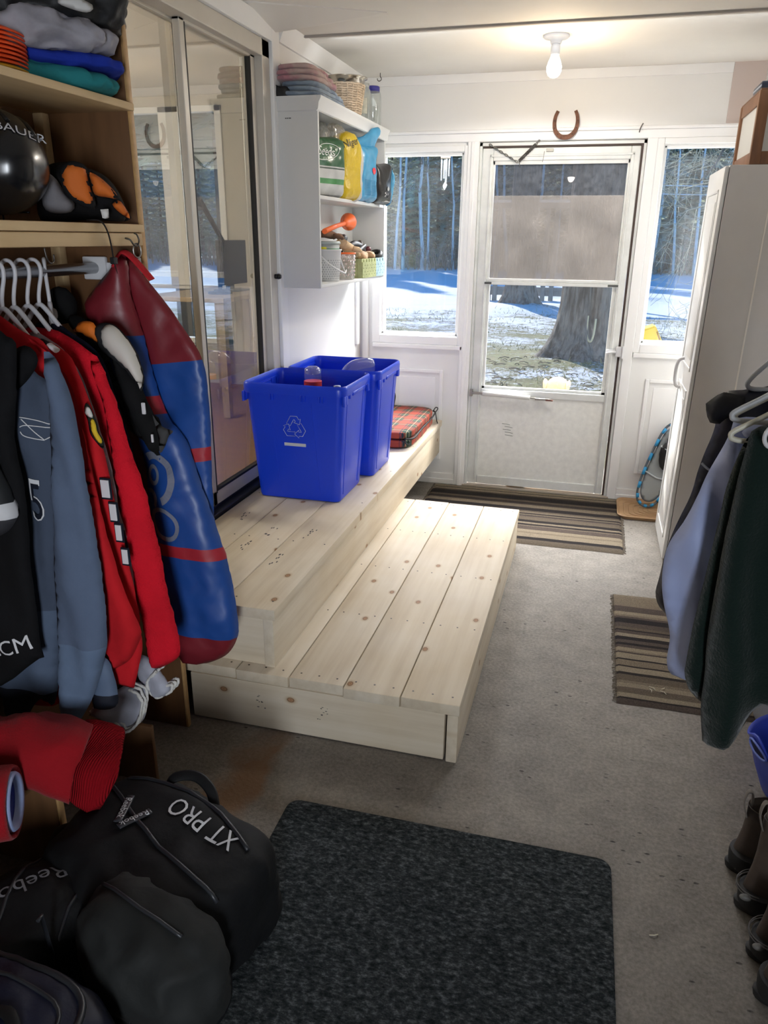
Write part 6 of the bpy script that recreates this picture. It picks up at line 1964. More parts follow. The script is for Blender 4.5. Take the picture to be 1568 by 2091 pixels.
g = garment('hockey_jersey', 'slate grey hockey jersey with black collar and an outlined white emblem', 'jersey', 1.385)
bo = piece(g, 'torso', 'grey_body', 1.392, 0.022, banded('slate_torso', 2, [(0.425 - 1.30, srgb(24, 28, 40)), (0.66 - 1.30, srgb(84, 98, 120)), (0.5, srgb(66, 76, 94))], bump=0.2, rough=0.9), fold=0.008)
sl_ = piece(g, 'sleeve', 'grey_sleeve', 1.362, 0.026, banded('slate_sleeve', 2, [(0.60 - 1.30, srgb(98, 116, 142)), (0.5, srgb(88, 102, 126))], bump=0.2, rough=0.9), fold=0.006, ffreq=55)
piece(g, 'sleeve', 'grey_sleeve2', 1.405, 0.02, banded('slate_cuff', 2, [(0.43 - 1.30, srgb(22, 26, 38)), (0.5, srgb(92, 108, 132))]), fold=0.002)
piece(g, 'collar', 'grey_collar', 1.372, 0.016, cl_black, fold=0.003)
tgt = bvh_of([bo])
b = MB()
for line in ([(-1.201, 1.160), (-1.160, 1.152), (-1.124, 1.140), (-1.120, 1.134), (-1.130, 1.122), (-1.156, 1.108)], [(-1.198, 1.156), (-1.180, 1.136), (-1.156, 1.108)], [(-1.202, 1.138), (-1.190, 1.142), (-1.160, 1.139), (-1.124, 1.135)], [(-1.201, 1.128), (-1.192, 1.118), (-1.156, 1.107)]):
    pts = []
    for x, z in spline(line, 6):
        hit = tgt.ray_cast(Vector((x, 1.2, z)), Vector((0, 1, 0)))[0]
        pts.append((hit if hit is not None else Vector((x, 1.37, z))) + Vector((0, -0.002, 0)))
    b.tube(pts, 0.0013, 5)
b.build('outlined_emblem', print_white, bo)
lettering('5', 0.150, (-1.192, 1.25, 0.960), (1, 0, -0.1), (0.05, 0, 1), print_white, bo, tgt, (0, 1, 0), squash=0.62, off=0.003)
lettering('5', 0.128, (-1.190, 1.25, 0.958), (1, 0, -0.1), (0.05, 0, 1), cl_dark, bo, tgt, (0, 1, 0), squash=0.52, off=0.0042)

g = garment('hockey_jersey', 'foremost red jersey, its cuff hanging just above the frayed white pads', 'jersey', 1.445)
piece(g, 'torso', 'redA_body', 1.452, 0.016, cl_red)
piece(g, 'sleeve', 'redA_sleeve', 1.428, 0.022, cl_red, ffreq=60)
g = garment('hockey_jersey', 'red jersey with a yellow and white patch and a row of white blocks', 'jersey', 1.488)
bo = piece(g, 'torso', 'redB', 1.490, 0.016, cl_red)
tgt = bvh_of([bo])
ptc = piece(g, 'patch', 'patch_o', 1.468, 0.003, fab('patch_dark', (34, 40, 34)), fold=0, crumple=0, res=0.007, edge=0.006)
puffy(O_['patch_w'], 0.003, (0, 1.4635, 0), res=0.006, edge=0.006).build('patch_white', fab('patch_white', (216, 214, 206)), ptc)
puffy(O_['patch_y'], 0.004, (0, 1.4635, 0), res=0.006, edge=0.006).build('patch_yellow', fab('patch_yellow', (214, 180, 50)), ptc)
for x, z, w, h_ in ((-1.080, 0.972, 0.011, 0.022), (-1.066, 0.914, 0.009, 0.021), (-1.058, 0.862, 0.008, 0.020), (-1.048, 0.800, 0.008, 0.019)):
    MB().box(x - w - 0.004, x + w + 0.004, 1.466, 1.469, z - h_ - 0.006, z + h_ + 0.004, 0.001).build('block_backing', cl_dark, bo)
    MB().box(x - w, x + w, 1.4625, 1.466, z - h_, z + h_, 0.001).build('white_block', print_white, bo)
b = MB().tube([(-1.205, 1.470, 1.312), (-1.185, 1.470, 1.304)], 0.010, 8, flat=0.6)
b.build('collar_stripe', cl_black, g)
b = MB().tube([(-1.185, 1.470, 1.304), (-1.165, 1.470, 1.292)], 0.010, 8, flat=0.6)
b.build('collar_stripe', print_white, g)
g = garment('hanging_shirt', 'pale mauve shirt showing as a narrow strip between the red jerseys', 'shirt', 1.525)
piece(g, 'torso', 'mauve', 1.524, 0.012, cl_mauve)
b = MB().tube([(-1.083, 1.510, 0.845), (-1.078, 1.510, 0.80)], 0.012, 8, flat=0.5)
b.build('dark_stripe', cl_black, g)
g = garment('hockey_jersey', 'bright red mesh jersey with a long full sleeve, nearest the black pads', 'jersey', 1.575)
bo = piece(g, 'torso', 'redC_body', 1.575, 0.016, cl_mesh)
piece(g, 'sleeve', 'redC_sleeve', 1.552, 0.026, cl_mesh, ffreq=50)
g = garment('hockey_jersey', 'navy jersey showing as a dark strip behind the bright red mesh one', 'jersey', 1.615)
piece(g, 'torso', 'navy', 1.613, 0.013, cl_navy)

pads = thing('shoulder_pads', 'hanging black shoulder pads with a white cap and an orange lining', 'shoulder pads', (-1.2, 1.69, 1.28))
pk = fab('pads_black', (20, 20, 21))
piece(pads, 'harness', 'pad_body', 1.712, 0.022, pk, crumple=0.008)
piece(pads, 'lining', 'pad_orange', 1.690, 0.012, M('pads_orange', srgb(226, 116, 26), 0.7, bump=0.1, bscale=150), fold=0, crumple=0.002, res=0.01, edge=0.02)
piece(pads, 'arm_guard', 'pad_arm', 1.688, 0.032, pk, crumple=0.012)
piece(pads, 'cap_rim', 'pad_rim', 1.674, 0.018, fab('pads_rim', (40, 40, 42)), fold=0, crumple=0, edge=0.02, res=0.01)
piece(pads, 'shoulder_cap', 'pad_white', 1.662, 0.026, M('pads_white', srgb(206, 200, 190), 0.55, bump=0.15, bscale=20), fold=0, crumple=0.002, edge=0.045, res=0.009)
piece(pads, 'arm_flap', 'pad_flap', 1.668, 0.008, fab('pads_grey', (66, 66, 66)), fold=0, crumple=0.003, res=0.01, edge=0.02)
b = MB().box(-1.082, -1.072, 1.650, 1.656, 1.112, 1.142, 0.002)
b.box(-1.062, -1.056, 1.648, 1.654, 1.040, 1.062, 0.002)
b.build('white_tab', print_white, pads)
b = MB().lump((-1.345, 1.74, 1.365), (0.07, 0.05, 0.09), 2.5, 8, 0.006, 20)
tag(b.build('black_glove', pk, None, loc=(-1.345, 1.74, 1.365)), 'black rounded sports glove tucked behind the red and blue bag', 'glove')
b = MB().lump((-1.352, 1.712, 1.345), (0.022, 0.012, 0.03), 2.5, 6)
b.build('glove_patch', print_white, bpy.data.objects['black_glove'])

# ---- red and blue vinyl bag hanging by its strap
vb = thing('equipment_bag', 'long red and blue vinyl bag hanging from the hook on the pine rail', 'bag', (-1.15, 1.80, 1.49))
vr, vbl = srgb(124, 34, 44), srgb(30, 74, 148)
vr2 = srgb(168, 40, 52)
zo = -1.49
vin_f = banded('vinyl_front', 2, [(0.425 + zo, vr), (0.668 + zo, vbl), (0.712 + zo, vr2), (1.082 + zo, vbl), (1.130 + zo, vr2), (1.285 + zo, vbl), (1.0, vr)], rough=0.42, spec=0.5, bump=0.12, bscale=24, slope=(0.05, 0, 0), var=0.15)
vin_b = banded('vinyl_back', 2, [(0.930 + zo, vbl), (0.968 + zo, vr2), (1.205 + zo, vbl), (1.0, vr)], rough=0.42, spec=0.5, bump=0.12, bscale=24, slope=(-0.12, 0, 0), var=0.15)
fr_ = puffy(O_['bag_front'], 0.055, (0, 1.795, 0), res=0.015, edge=0.14, fold=0.006, ffreq=30, fdir=(1, 0.25), crumple=0.008, seed=2).build('front_half', vin_f, vb)
puffy(O_['bag_back'], 0.024, (0, 1.834, 0), res=0.015, edge=0.08, fold=0.004, ffreq=30, crumple=0.006, seed=6).build('rear_half', vin_b, vb)
b = MB().tube(spline([(-1.205, 1.775, 1.462), (-1.190, 1.785, 1.492), (-1.175, 1.79, 1.498), (-1.150, 1.795, 1.478), (-1.110, 1.80, 1.432)], 5), 0.014, 8, flat=0.3)
st_ = b.build('strap', fab('strap_red', (178, 36, 44)), vb)
b = MB().tube([Vector((-1.146, 1.802, 1.502)) + Vector((0.005 * math.cos(a) , 0.010 * math.cos(a), 0.017 * math.sin(a))) for a in [2 * PI * k / 16 for k in range(16)]], 0.0022, 6, closed=True)
b.build('ring', steel, vb)
# printed ring emblem
tgt = bvh_of([fr_])
prn = M('emblem_print', srgb(120, 124, 140), 0.5)
def ringpts(cx, cz, rx, rz_, a0, a1, n=26, tilt=0.0):
    out = []
    for k in range(n + 1):
        a = a0 + (a1 - a0) * k / n
        x, z = rx * math.cos(a), rz_ * math.sin(a)
        out.append((cx + x * math.cos(tilt) - z * math.sin(tilt), cz + x * math.sin(tilt) + z * math.cos(tilt)))
    return out
def on_bag(pts, off=0.002):
    o = []
    for x, z in pts:
        hit = tgt.ray_cast(Vector((x, 1.6, z)), Vector((0, 1, 0)))[0]
        o.append((hit if hit is not None else Vector((x, 1.75, z))) + Vector((0, -off, 0)))
    return o
b = MB()
def band(p_in, p_out):
    A, B_ = on_bag(p_in), on_bag(p_out)
    va, vb_ = [b.bm.verts.new(p) for p in A], [b.bm.verts.new(p) for p in B_]
    for k in range(len(A) - 1):
        b.bm.faces.new((va[k], va[k + 1], vb_[k + 1], vb_[k]))
band(ringpts(-1.128, 0.905, 0.040, 0.056, -1.2, 2.1), ringpts(-1.128, 0.905, 0.060, 0.078, -1.2, 2.1))
band(ringpts(-1.135, 0.915, 0.010, 0.018, 0, 2 * PI), ringpts(-1.135, 0.915, 0.019, 0.030, 0, 2 * PI))
band(ringpts(-1.108, 0.775, 0.030, 0.040, 0, 2 * PI, tilt=0.5), ringpts(-1.108, 0.775, 0.042, 0.053, 0, 2 * PI, tilt=0.5))
band(ringpts(-1.145, 0.845, 0.012, 0.02, -0.8, 2.2), ringpts(-1.145, 0.845, 0.022, 0.032, -0.8, 2.2))
b.build('ring_emblem', prn, fr_)

# ---- lower left: frayed pads and red knitted socks
padm = M('felt_white', srgb(176, 178, 190), 0.8, var=0.12, vscale=20, bump=0.25, bscale=70)
fray = M('felt_edge', srgb(214, 212, 206), 0.95, bump=0.8, bscale=200)
for nm, y, lab in (('roll1', 1.60, 'upper frayed white pad curling out below the red mesh jersey'), ('roll2', 1.575, 'lower frayed white pad curling out below the foremost red jersey')):
    root = thing('goalie_pad', lab, 'sports pad', (O_[nm][0][0], y, O_[nm][0][1]))
    piece(root, 'pad_face', nm, y, 0.02, padm, res=0.010, edge=0.03, fold=0.003, bulge=lambda u, v: 0.02 * math.cos(u * 30))
    for t in range(3):
        pts = [(x + 0.006 * t * (0.6 if nm == 'roll1' else 0.3), y - 0.022 + 0.012 * t, z + 0.004 * t) for x, z in spline(O_[nm + '_edge'], 6)]
        pts = [Vector(p) + Vector((noise.noise(Vector(p) * 60), noise.noise(Vector(p) * 70 + Vector((5, 0, 0))), noise.noise(Vector(p) * 65 + Vector((0, 9, 0))))) * 0.004 for p in pts]
        MB().tube(pts, [0.0045 + 0.002 * noise.noise(p * 90) for p in pts], 7).build('frayed_edge', fray, root)
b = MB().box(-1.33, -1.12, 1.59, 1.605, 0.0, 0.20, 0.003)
b.build('kick_board', pine_shade, case, 35)

def rib_mat(name, col):
    return banded(name, 0, [(9.0, col)], rough=0.95, bump=0.9, var=0.2, sheen=0.15, wave=34, spec=0.1)
sock_red = fab('sock_red', (140, 14, 24), bump=0.5, bs=160, sheen=0.1)
sk = thing('hockey_sock', 'stuffed red knitted hockey sock lying over the low closet shelf', 'sock', (-1.15, 1.17, 0.30))
b = MB()
P_ = spline([(-1.36, 1.165, 0.400), (-1.29, 1.17, 0.402), (-1.22, 1.185, 0.405), (-1.15, 1.205, 0.395), (-1.07, 1.235, 0.365)], 8)
n_ = len(P_)
b.tube(P_, [0.062 + 0.030 * math.sin(min(1, k / n_ * 1.15) * PI * 0.62) + 0.006 * noise.noise(Vector((k * 0.3, 1, 2))) for k in range(n_)], 26, flat=0.92)
for v in b.bm.verts: v.co += v.co.normalized() * 0.012 * 2.0 * noise.noise(v.co * 13) + Vector((0, 0, 0.022 * noise.noise(v.co * 11 + Vector((3, 3, 3)))))
b.build('sock_leg', sock_red, sk)
b = MB()
R = []
c = Vector((-1.085, 1.235, 0.362))
d = Vector((0.74, 0.40, -0.34)).normalized()
e1 = d.cross(Vector((0, 0, 1))).normalized()
e2 = e1.cross(d)
for t, r_ in ((0.0, 0.090), (0.020, 0.100), (0.055, 0.104), (0.085, 0.098), (0.092, 0.088), (0.080, 0.080), (0.04, 0.075), (0.0, 0.06)):
    R.append([c + d * t + e1 * (r_ * 1.10 * math.cos(a) * (1 + 0.10 * math.cos(2 * a + 1))) + e2 * (r_ * 0.82 * math.sin(a) * (1 + 0.12 * math.sin(3 * a))) for a in [2 * PI * k / 40 for k in range(40)]])
b.loft(R)
for v in b.bm.verts: v.co += Vector((0.012 * noise.noise(v.co * 15 + Vector((4, 1, 2))), 0.012 * noise.noise(v.co * 15), 0.026 * noise.noise(v.co * 12)))
b.build('ribbed_cuff', banded('cuff_red', 1, [(9.0, srgb(146, 15, 26))], rough=0.95, bump=0.8, var=0.2, wave=60, spec=0.1), sk)
sk = thing('hockey_sock', 'open ended red knitted sock wrapped round a blue guard at the left edge', 'sock', (-1.15, 1.0, 0.316))
b = MB()
c0_, c1_ = Vector((-1.36, 0.905, 0.398)), Vector((-1.10, 1.045, 0.398))
d = (c1_ - c0_).normalized()
e1 = d.cross(Vector((0, 0, 1))).normalized()
e2 = e1.cross(d)
def ringat(t, r_, k1=1.0, k2=1.0): return [c0_ + d * t + e1 * (r_ * k1 * math.cos(a)) + e2 * (r_ * k2 * math.sin(a)) for a in [2 * PI * k / 36 for k in range(36)]]
L_ = (c1_ - c0_).length
b.loft([ringat(0, 0.06), ringat(L_ * 0.3, 0.078), ringat(L_ * 0.7, 0.080), ringat(L_, 0.078), ringat(L_ + 0.008, 0.074), ringat(L_ - 0.002, 0.067), ringat(L_ * 0.6, 0.066)])
for v in b.bm.verts: v.co += v.co.normalized() * 0.006 * noise.noise(v.co * 18)
b.build('sock_leg', sock_red, sk)
sg = thing('shin_guard', 'blue and white plastic guard inside the open red sock', 'guard', tuple(c1_))
b = MB().loft([ringat(L_ * 0.66, 0.058, 1, 1), ringat(L_ + 0.006, 0.062), ringat(L_ + 0.012, 0.058), ringat(L_ + 0.006, 0.052), ringat(L_ * 0.66, 0.046)], cap=False)
b.build('guard_edge', M('guard_white', srgb(150, 166, 206), 0.4), sg)
b = MB().loft([ringat(L_ * 0.60, 0.049), ringat(L_ - 0.006, 0.051), ringat(L_ - 0.010, 0.044), ringat(L_ * 0.60, 0.040)], cap=False)
b.build('guard_liner', M('guard_blue', srgb(28, 46, 140), 0.5), sg)
# ------------------------------------------------------------------ black gear bags on the floor
nyl = M('bag_black', srgb(15, 16, 18), 0.7, spec=0.25, var=0.2, vscale=8, bump=0.25, bscale=60)
nyl2 = M('bag_black_panel', srgb(18, 19, 21), 0.6, spec=0.3, bump=0.3, bscale=40)
nyl_n = M('bag_navy', srgb(20, 25, 46), 0.55, spec=0.4, var=0.2, vscale=8, bump=0.3, bscale=50)
pipe = M('bag_piping', srgb(38, 40, 44), 0.4)
txt_w = M('bag_letters', srgb(206, 208, 212), 0.5)
txt_g = M('bag_letters_grey', srgb(120, 122, 128), 0.6)
def loopstrap(b, pts, w=0.012, n=6):
    return b.tube(spline(pts, n), w, 8, flat=0.22)
xt = thing('gear_bag', 'black gear bag with large white letters on top and a carry loop', 'bag', (-0.80, 1.20, 0))
b = MB().lump((-0.835, 1.155, 0.140), (0.50, 0.36, 0.28), 4.4, 26, 0.018, 7, (0, 0.04, -0.23), seed=3, flatbottom=0.003)
xb = b.build('bag_body', nyl, xt)
tgt = bvh_of([xb])
def drape(b, pts, r, cast=(0, 0, -1), lift=0.0, n=6, flat=None, target=None):
    o = []
    cd = Vector(cast).normalized()
    for p in spline(pts, n):
        q = Vector(p)
        hit = (target or tgt).ray_cast(q - cd * 0.3, cd)[0]
        o.append((hit if hit is not None else q) - cd * (lift + r * 0.3))
    return b.tube(o, r, 7, flat=flat)
b = MB()
drape(b, [(-1.03, 1.28, 0.33), (-0.90, 1.18, 0.33), (-0.76, 1.10, 0.33), (-0.63, 1.05, 0.33)], 0.005)
drape(b, [(-1.04, 1.32, 0.33), (-0.90, 1.31, 0.33), (-0.75, 1.27, 0.33), (-0.62, 1.18, 0.33)], 0.005)
b.build('piping', pipe, xt)
lettering('XT PRO', 0.072, (-0.745, 1.225, 0.36), (-0.955, 0.285, 0.0), (-0.20, -0.75, 0.3), txt_w, xb, tgt, (0, -0.15, -1), squash=0.80, off=0.003)
b = MB()
loopstrap(b, [(-0.90, 1.305, 0.25), (-0.885, 1.325, 0.285), (-0.83, 1.335, 0.295), (-0.78, 1.315, 0.280), (-0.755, 1.285, 0.25)], 0.013)
b.build('carry_loop', nyl2, xt)
b = MB()
for (p, q) in (((-0.945, 1.235), (-0.925, 1.150)), ((-0.875, 1.205), (-0.915, 1.138))):
    drape(b, [(*p, 0.34), ((p[0] + q[0]) / 2, (p[1] + q[1]) / 2, 0.34), (*q, 0.34)], 0.010, lift=0.004, flat=0.25)
tabs = b.build('zip_pull', M('zip_tab', srgb(52, 52, 56), 0.4), xt)
tt = bvh_of([tabs])
for (p, q, a) in (((-0.935, 1.192), (0.022, -0.085), 0), ((-0.895, 1.171), (-0.043, -0.067), 1)):
    dd_ = Vector((q[0], q[1], 0)).normalized()
    lettering('Reebok', 0.022, (*p, 0.40), dd_, Vector((-dd_.y, dd_.x, 0)) * (1 if a else 1), txt_w, tabs, tt, (0, 0, -1), off=0.0015)
# black pouch leaning on the first bag, with loose straps
dg_ = thing('gear_bag', 'dark greenish black bag slumped in front of the one with large white letters', 'bag', (-0.74, 0.96, 0))
b = MB().lump((-0.74, 0.965, 0.15), (0.34, 0.20, 0.29), 2.8, 20, 0.024, 8, (0.15, 0, -0.35), seed=8, flatbottom=0.003)
gb = b.build('bag_body', M('bag_greenblack', srgb(15, 18, 17), 0.8, bump=0.3, bscale=50), dg_)
tg2 = bvh_of([gb])
b = MB()
loopstrap(b, [(-0.62, 0.99, 0.16), (-0.585, 0.97, 0.15), (-0.580, 0.955, 0.10), (-0.60, 0.94, 0.05), (-0.63, 0.92, 0.018), (-0.66, 0.86, 0.014)], 0.018)
loopstrap(b, [(-0.68, 0.92, 0.24), (-0.64, 0.90, 0.20), (-0.63, 0.885, 0.12), (-0.645, 0.86, 0.06), (-0.66, 0.82, 0.02)], 0.012)
loopstrap(b, [(-0.73, 0.88, 0.18), (-0.72, 0.855, 0.10), (-0.70, 0.835, 0.03), (-0.66, 0.80, 0.013), (-0.62, 0.76, 0.013)], 0.010)
b.build('shoulder_strap', nyl2, dg_)
b = MB()
drape(b, [(-0.86, 1.0, 0.30), (-0.76, 0.955, 0.30), (-0.64, 0.93, 0.30)], 0.004, target=tg2)
b.build('piping', pipe, dg_)
rb = thing('gear_bag', 'black bag with grey maker letters running along its left edge', 'bag', (-1.0, 0.98, 0))
b = MB().lump((-1.005, 0.985, 0.125), (0.26, 0.34, 0.245), 4.0, 22, 0.018, 8, (0, 0.10, -0.62), seed=12, flatbottom=0.003)
b.lump((-1.00, 1.19, 0.12), (0.22, 0.24, 0.235), 3.6, 16, 0.016, 8, (0, 0.0, -0.4), seed=15, flatbottom=0.003)
rbb = b.build('bag_body', nyl, rb)
tg3 = bvh_of([rbb])
lettering('Reebok', 0.058, (-1.030, 0.975, 0.32), (-0.60, -0.78, 0), (0.78, -0.60, 0), txt_g, rbb, tg3, (0, 0, -1), off=0.003, squash=0.9)
lettering('Re', 0.060, (-0.955, 1.155, 0.32), (-0.55, -0.82, 0), (0.82, -0.55, 0), M('bag_letters_dim', srgb(70, 72, 82), 0.6), rbb, tg3, (0, 0, -1), off=0.003)
b = MB()
drape(b, [(-1.08, 1.10, 0.32), (-1.06, 0.98, 0.32), (-1.02, 0.86, 0.32)], 0.004, target=tg3)
drape(b, [(-0.93, 1.10, 0.32), (-0.92, 0.98, 0.32), (-0.90, 0.86, 0.32)], 0.004, target=tg3)
b.build('piping', pipe, rb)
nb = thing('gear_bag', 'navy gear bag at the lower left corner of the photo', 'bag', (-0.92, 0.72, 0))
b = MB().lump((-0.925, 0.715, 0.135), (0.44, 0.27, 0.265), 4.4, 24, 0.016, 7, (0, 0, -0.12), seed=21, flatbottom=0.003)
nbb = b.build('bag_body', nyl_n, nb)
tg4 = bvh_of([nbb])
b = MB()
drape(b, [(-1.12, 0.83, 0.3), (-0.96, 0.825, 0.3), (-0.78, 0.80, 0.3), (-0.735, 0.72, 0.3), (-0.74, 0.62, 0.3)], 0.007, target=tg4)
drape(b, [(-1.12, 0.79, 0.3), (-0.96, 0.785, 0.3), (-0.80, 0.765, 0.3), (-0.765, 0.70, 0.3), (-0.77, 0.60, 0.3)], 0.004, target=tg4)
b.build('piping', pipe, nb)
b = MB()
drape(b, [(-0.95, 0.68, 0.3), (-0.86, 0.72, 0.3), (-0.80, 0.66, 0.3), (-0.78, 0.58, 0.3)], 0.012, lift=0.003, flat=0.25, target=tg4)
b.build('webbing', nyl2, nb)
rs_ = thing('striped_sleeve', 'red fabric with white bands poking out under the straps of the dark bag', 'clothing', (-0.70, 0.85, 0))
b = MB().tube(spline([(-0.745, 0.925, 0.05), (-0.725, 0.88, 0.042), (-0.70, 0.83, 0.034), (-0.675, 0.78, 0.03)], 5), 0.030, 14, flat=0.8)
b.build('sleeve', banded('sleeve_red_white', 1, [(-0.060, srgb(196, 190, 186)), (-0.045, srgb(180, 26, 34)), (-0.022, srgb(206, 200, 196)), (0.2, srgb(180, 26, 34))], bump=0.2), rs_)

# ------------------------------------------------------------------ right side: hanging coats
rodR = MB().tube([(0.49, 0.85, 1.425), (0.49, 2.12, 1.425)], 0.014, 14)
for y in (0.9, 2.10):
    rodR.box(0.48, XR, y - 0.012, y + 0.012, 1.395, 1.435, 0.003)
tag(rodR.build('coat_rail', M('rail_steel', srgb(150, 150, 152), 0.3, 0.9), None, loc=(0.49, 1.8, 1.425)), 'steel rail with wall arms carrying the coats on the right', 'rail')
hang_cream = M('hanger_cream', srgb(206, 202, 184), 0.4)
hang_grey = M('hanger_grey', srgb(176, 178, 180), 0.4)
RR = 1.425 + 0.015
make_hanger('grey hanger end sticking out above the lavender shirt, uppermost of the three', (0.482, 1.70, RR + 0.0), 0.0, mat=hang_grey, drop=0.0, flip=-1, long_arm=True)
make_hanger('pale hanger just below the uppermost grey one on the right', (0.497, 1.755, RR), 0.03, mat=hang_cream, drop=0.012, flip=-1, long_arm=True)
make_hanger('cream hanger with a rounded end lowest on the right, over the lavender shirt collar', (0.478, 1.655, RR), 0.0, mat=hang_cream, drop=0.032, flip=-1, long_arm=True)
make_hanger('plain hanger inside the dark navy hooded jacket', (0.49, 1.99, RR), 0.0, mat=hang_grey)
make_hanger('plain hanger inside the dark green fleece', (0.49, 1.60, RR), 0.0, mat=hang_grey)
navyj = M('jacket_navy', srgb(26, 30, 46), 0.5, spec=0.4, var=0.15, vscale=8, bump=0.2, bscale=40)
lav = M('shirt_lavender', srgb(170, 182, 222), 0.6, var=0.05, vscale=8, bump=0.12, bscale=60)
fleece = M('fleece_green', srgb(22, 36, 32), 1.0, bump=0.6, bscale=160, sheen=0.25, spec=0.1)
bj = thing('hooded_jacket', 'dark navy jacket with stiff collar and grey piping, hanging farthest back on the right', 'jacket', (0.45, 2.0, 1.1))
def pc(root, nm, key, y, T, mat, **kw):
    kw.setdefault('res', 0.016); kw.setdefault('edge', 0.06); kw.setdefault('crumple', 0.006)
    return puffy(O_[key] if isinstance(key, str) else key, T, (0, y, 0), (1, 0, 0), (0, 0, 1), **kw).build(nm, mat, root)
o = pc(bj, 'jacket_body', 'bj_body', 2.0, 0.035, navyj, fold=0.010, ffreq=38, seed=3)
t5 = bvh_of([o])
pc(bj, 'collar', 'bj_collar', 1.965, 0.022, M('jacket_collar', srgb(18, 20, 28), 0.6), smooth_outline=False, edge=0.03)
def cloth_line(pts, target, r, y0=1.6, off=0.001):
    b = MB()
    o = []
    for x, z in spline(pts, 6):
        hit = target.ray_cast(Vector((x, y0, z)), Vector((0, 1, 0)))[0]
        if hit is not None: o.append(hit + Vector((0, -off, 0)))
    if len(o) > 1: b.tube(o, r, 6)
    return b
cloth_line([(0.293, 1.024), (0.300, 1.009), (0.318, 0.996), (0.34, 0.988), (0.38, 0.985)], t5, 0.0035).build('piping', M('jacket_piping', srgb(150, 156, 168), 0.5), o)
bl = thing('long_shirt', 'lavender blue shirt with soft folds hanging between the navy jacket and the green fleece', 'shirt', (0.45, 1.8, 1.1))
o = pc(bl, 'shirt_body', 'bl_body', 1.80, 0.030, lav, fold=0.020, ffreq=58, fdir=(1, 0.22), seed=5, edge=0.035)
b = MB()
puffy([(0.335, 1.150), (0.36, 1.175), (0.42, 1.205), (0.50, 1.225), (0.55, 1.19), (0.48, 1.165), (0.40, 1.150), (0.36, 1.135)], 0.014, (0, 1.735, 0), (1, 0, 0), (0, 0, 1), 0.010, 0.02, crumple=0.006, mb=b)
b.build('shirt_collar', M('shirt_collar', srgb(172, 184, 222), 0.6, var=0.05), bl)
gf = thing('fleece_jacket', 'dark green fleece jacket hanging nearest the camera on the right', 'jacket', (0.45, 1.6, 1.1))
pc(gf, 'fleece_body', 'gr_body', 1.605, 0.034, fleece, fold=0.016, ffreq=44, seed=9)
pc(gf, 'sleeve', 'gr_sleeve', 1.655, 0.026, fleece, fold=0.006, ffreq=40, seed=4)
b = MB().tube([Vector((0.356, 1.545, 1.188)) + Vector((0.017 * math.cos(a), 0.004 * math.cos(a), 0.021 * math.sin(a))) for a in [2 * PI * k / 24 for k in range(24)]], 0.0042, 9, closed=True)
b.build('ring', white_plastic, gf)

# ------------------------------------------------------------------ blue tub with a pale tub behind
def flex_tub(name, label, c, r0, r1, h_, mat, handle_a=None):
    root = thing(name, label, 'tub', c)
    b = MB()
    n = 48
    rings = []
    for r_, z in ((r0 * 0.9, 0), (r0, 0.012), (r0 + (r1 - r0) * 0.5, h_ * 0.5), (r1 * 0.99, h_ * 0.96), (r1 * 1.02, h_), (r1 * 1.0, h_ + 0.004), (r1 * 0.965, h_ * 0.96), (r0 + (r1 - r0) * 0.5 - 0.006, h_ * 0.5), (r0 - 0.006, 0.018), (r0 * 0.4, 0.014)):
        ring = []
        for k in range(n):
            a = 2 * PI * k / n
            lift = 0.0
            if handle_a is not None and z > h_ * 0.4:
                for ha in (handle_a, handle_a + PI):
                    dlt = (a - ha + PI) % (2 * PI) - PI
                    lift += 0.055 * math.exp(-(dlt / 0.33) ** 2) * ((z / h_ - 0.4) / 0.6)
            ring.append((c[0] + r_ * math.cos(a), c[1] + r_ * math.sin(a), c[2] + z + lift))
        rings.append(ring)
    b.loft(rings)
    o = b.build('tub_body', mat, root)
    return root, o
tubm = M('tub_blue', srgb(40, 66, 190), 0.4, spec=0.5)
HA = math.radians(195)
tr, to_ = flex_tub('flexible_tub', 'blue flexible tub with a handle hole at the right edge of the photo', (0.770, 2.06, 0.0), 0.150, 0.205, 0.155, tubm, HA)
tgt = bvh_of([to_])
b = MB()
pts = []
for k in range(20):
    a = 2 * PI * k / 20
    da, z = 0.24 * math.cos(a), 0.155 + 0.014 * math.sin(a) + 0.018 * math.cos(2 * 0.24 * math.cos(a))
    rr_ = 0.205
    pts.append((0.770 + rr_ * math.cos(HA + da), 2.06 + rr_ * math.sin(HA + da), z))
n = len(pts)
cen = Vector((0, 0, 0))
for p in pts: cen += Vector(p) / n
vs = [b.bm.verts.new(p) for p in pts]
b.bm.faces.new(vs)
b.build('handle_hole', M('hole_dark', srgb(14, 20, 60), 0.8), tr)
b = MB().tube(pts, 0.004, 6, closed=True)
b.build('handle_edge', M('tub_edge', srgb(96, 116, 206), 0.4), tr)
b = MB().lump((0.82, 2.07, 0.085), (0.26, 0.24, 0.10), 2.6, 12, 0.02, 12)
tag(b.build('dark_cloth', fab('tub_cloth', (66, 54, 50)), None, loc=(0.82, 2.07, 0.016)), 'dark brownish cloth lying in the blue flexible tub', 'cloth')
flex_tub('plastic_basin', 'pale grey basin standing just behind the blue flexible tub', (0.865, 2.44, 0.0), 0.20, 0.245, 0.185, M('basin_grey', srgb(186, 194, 206), 0.45))

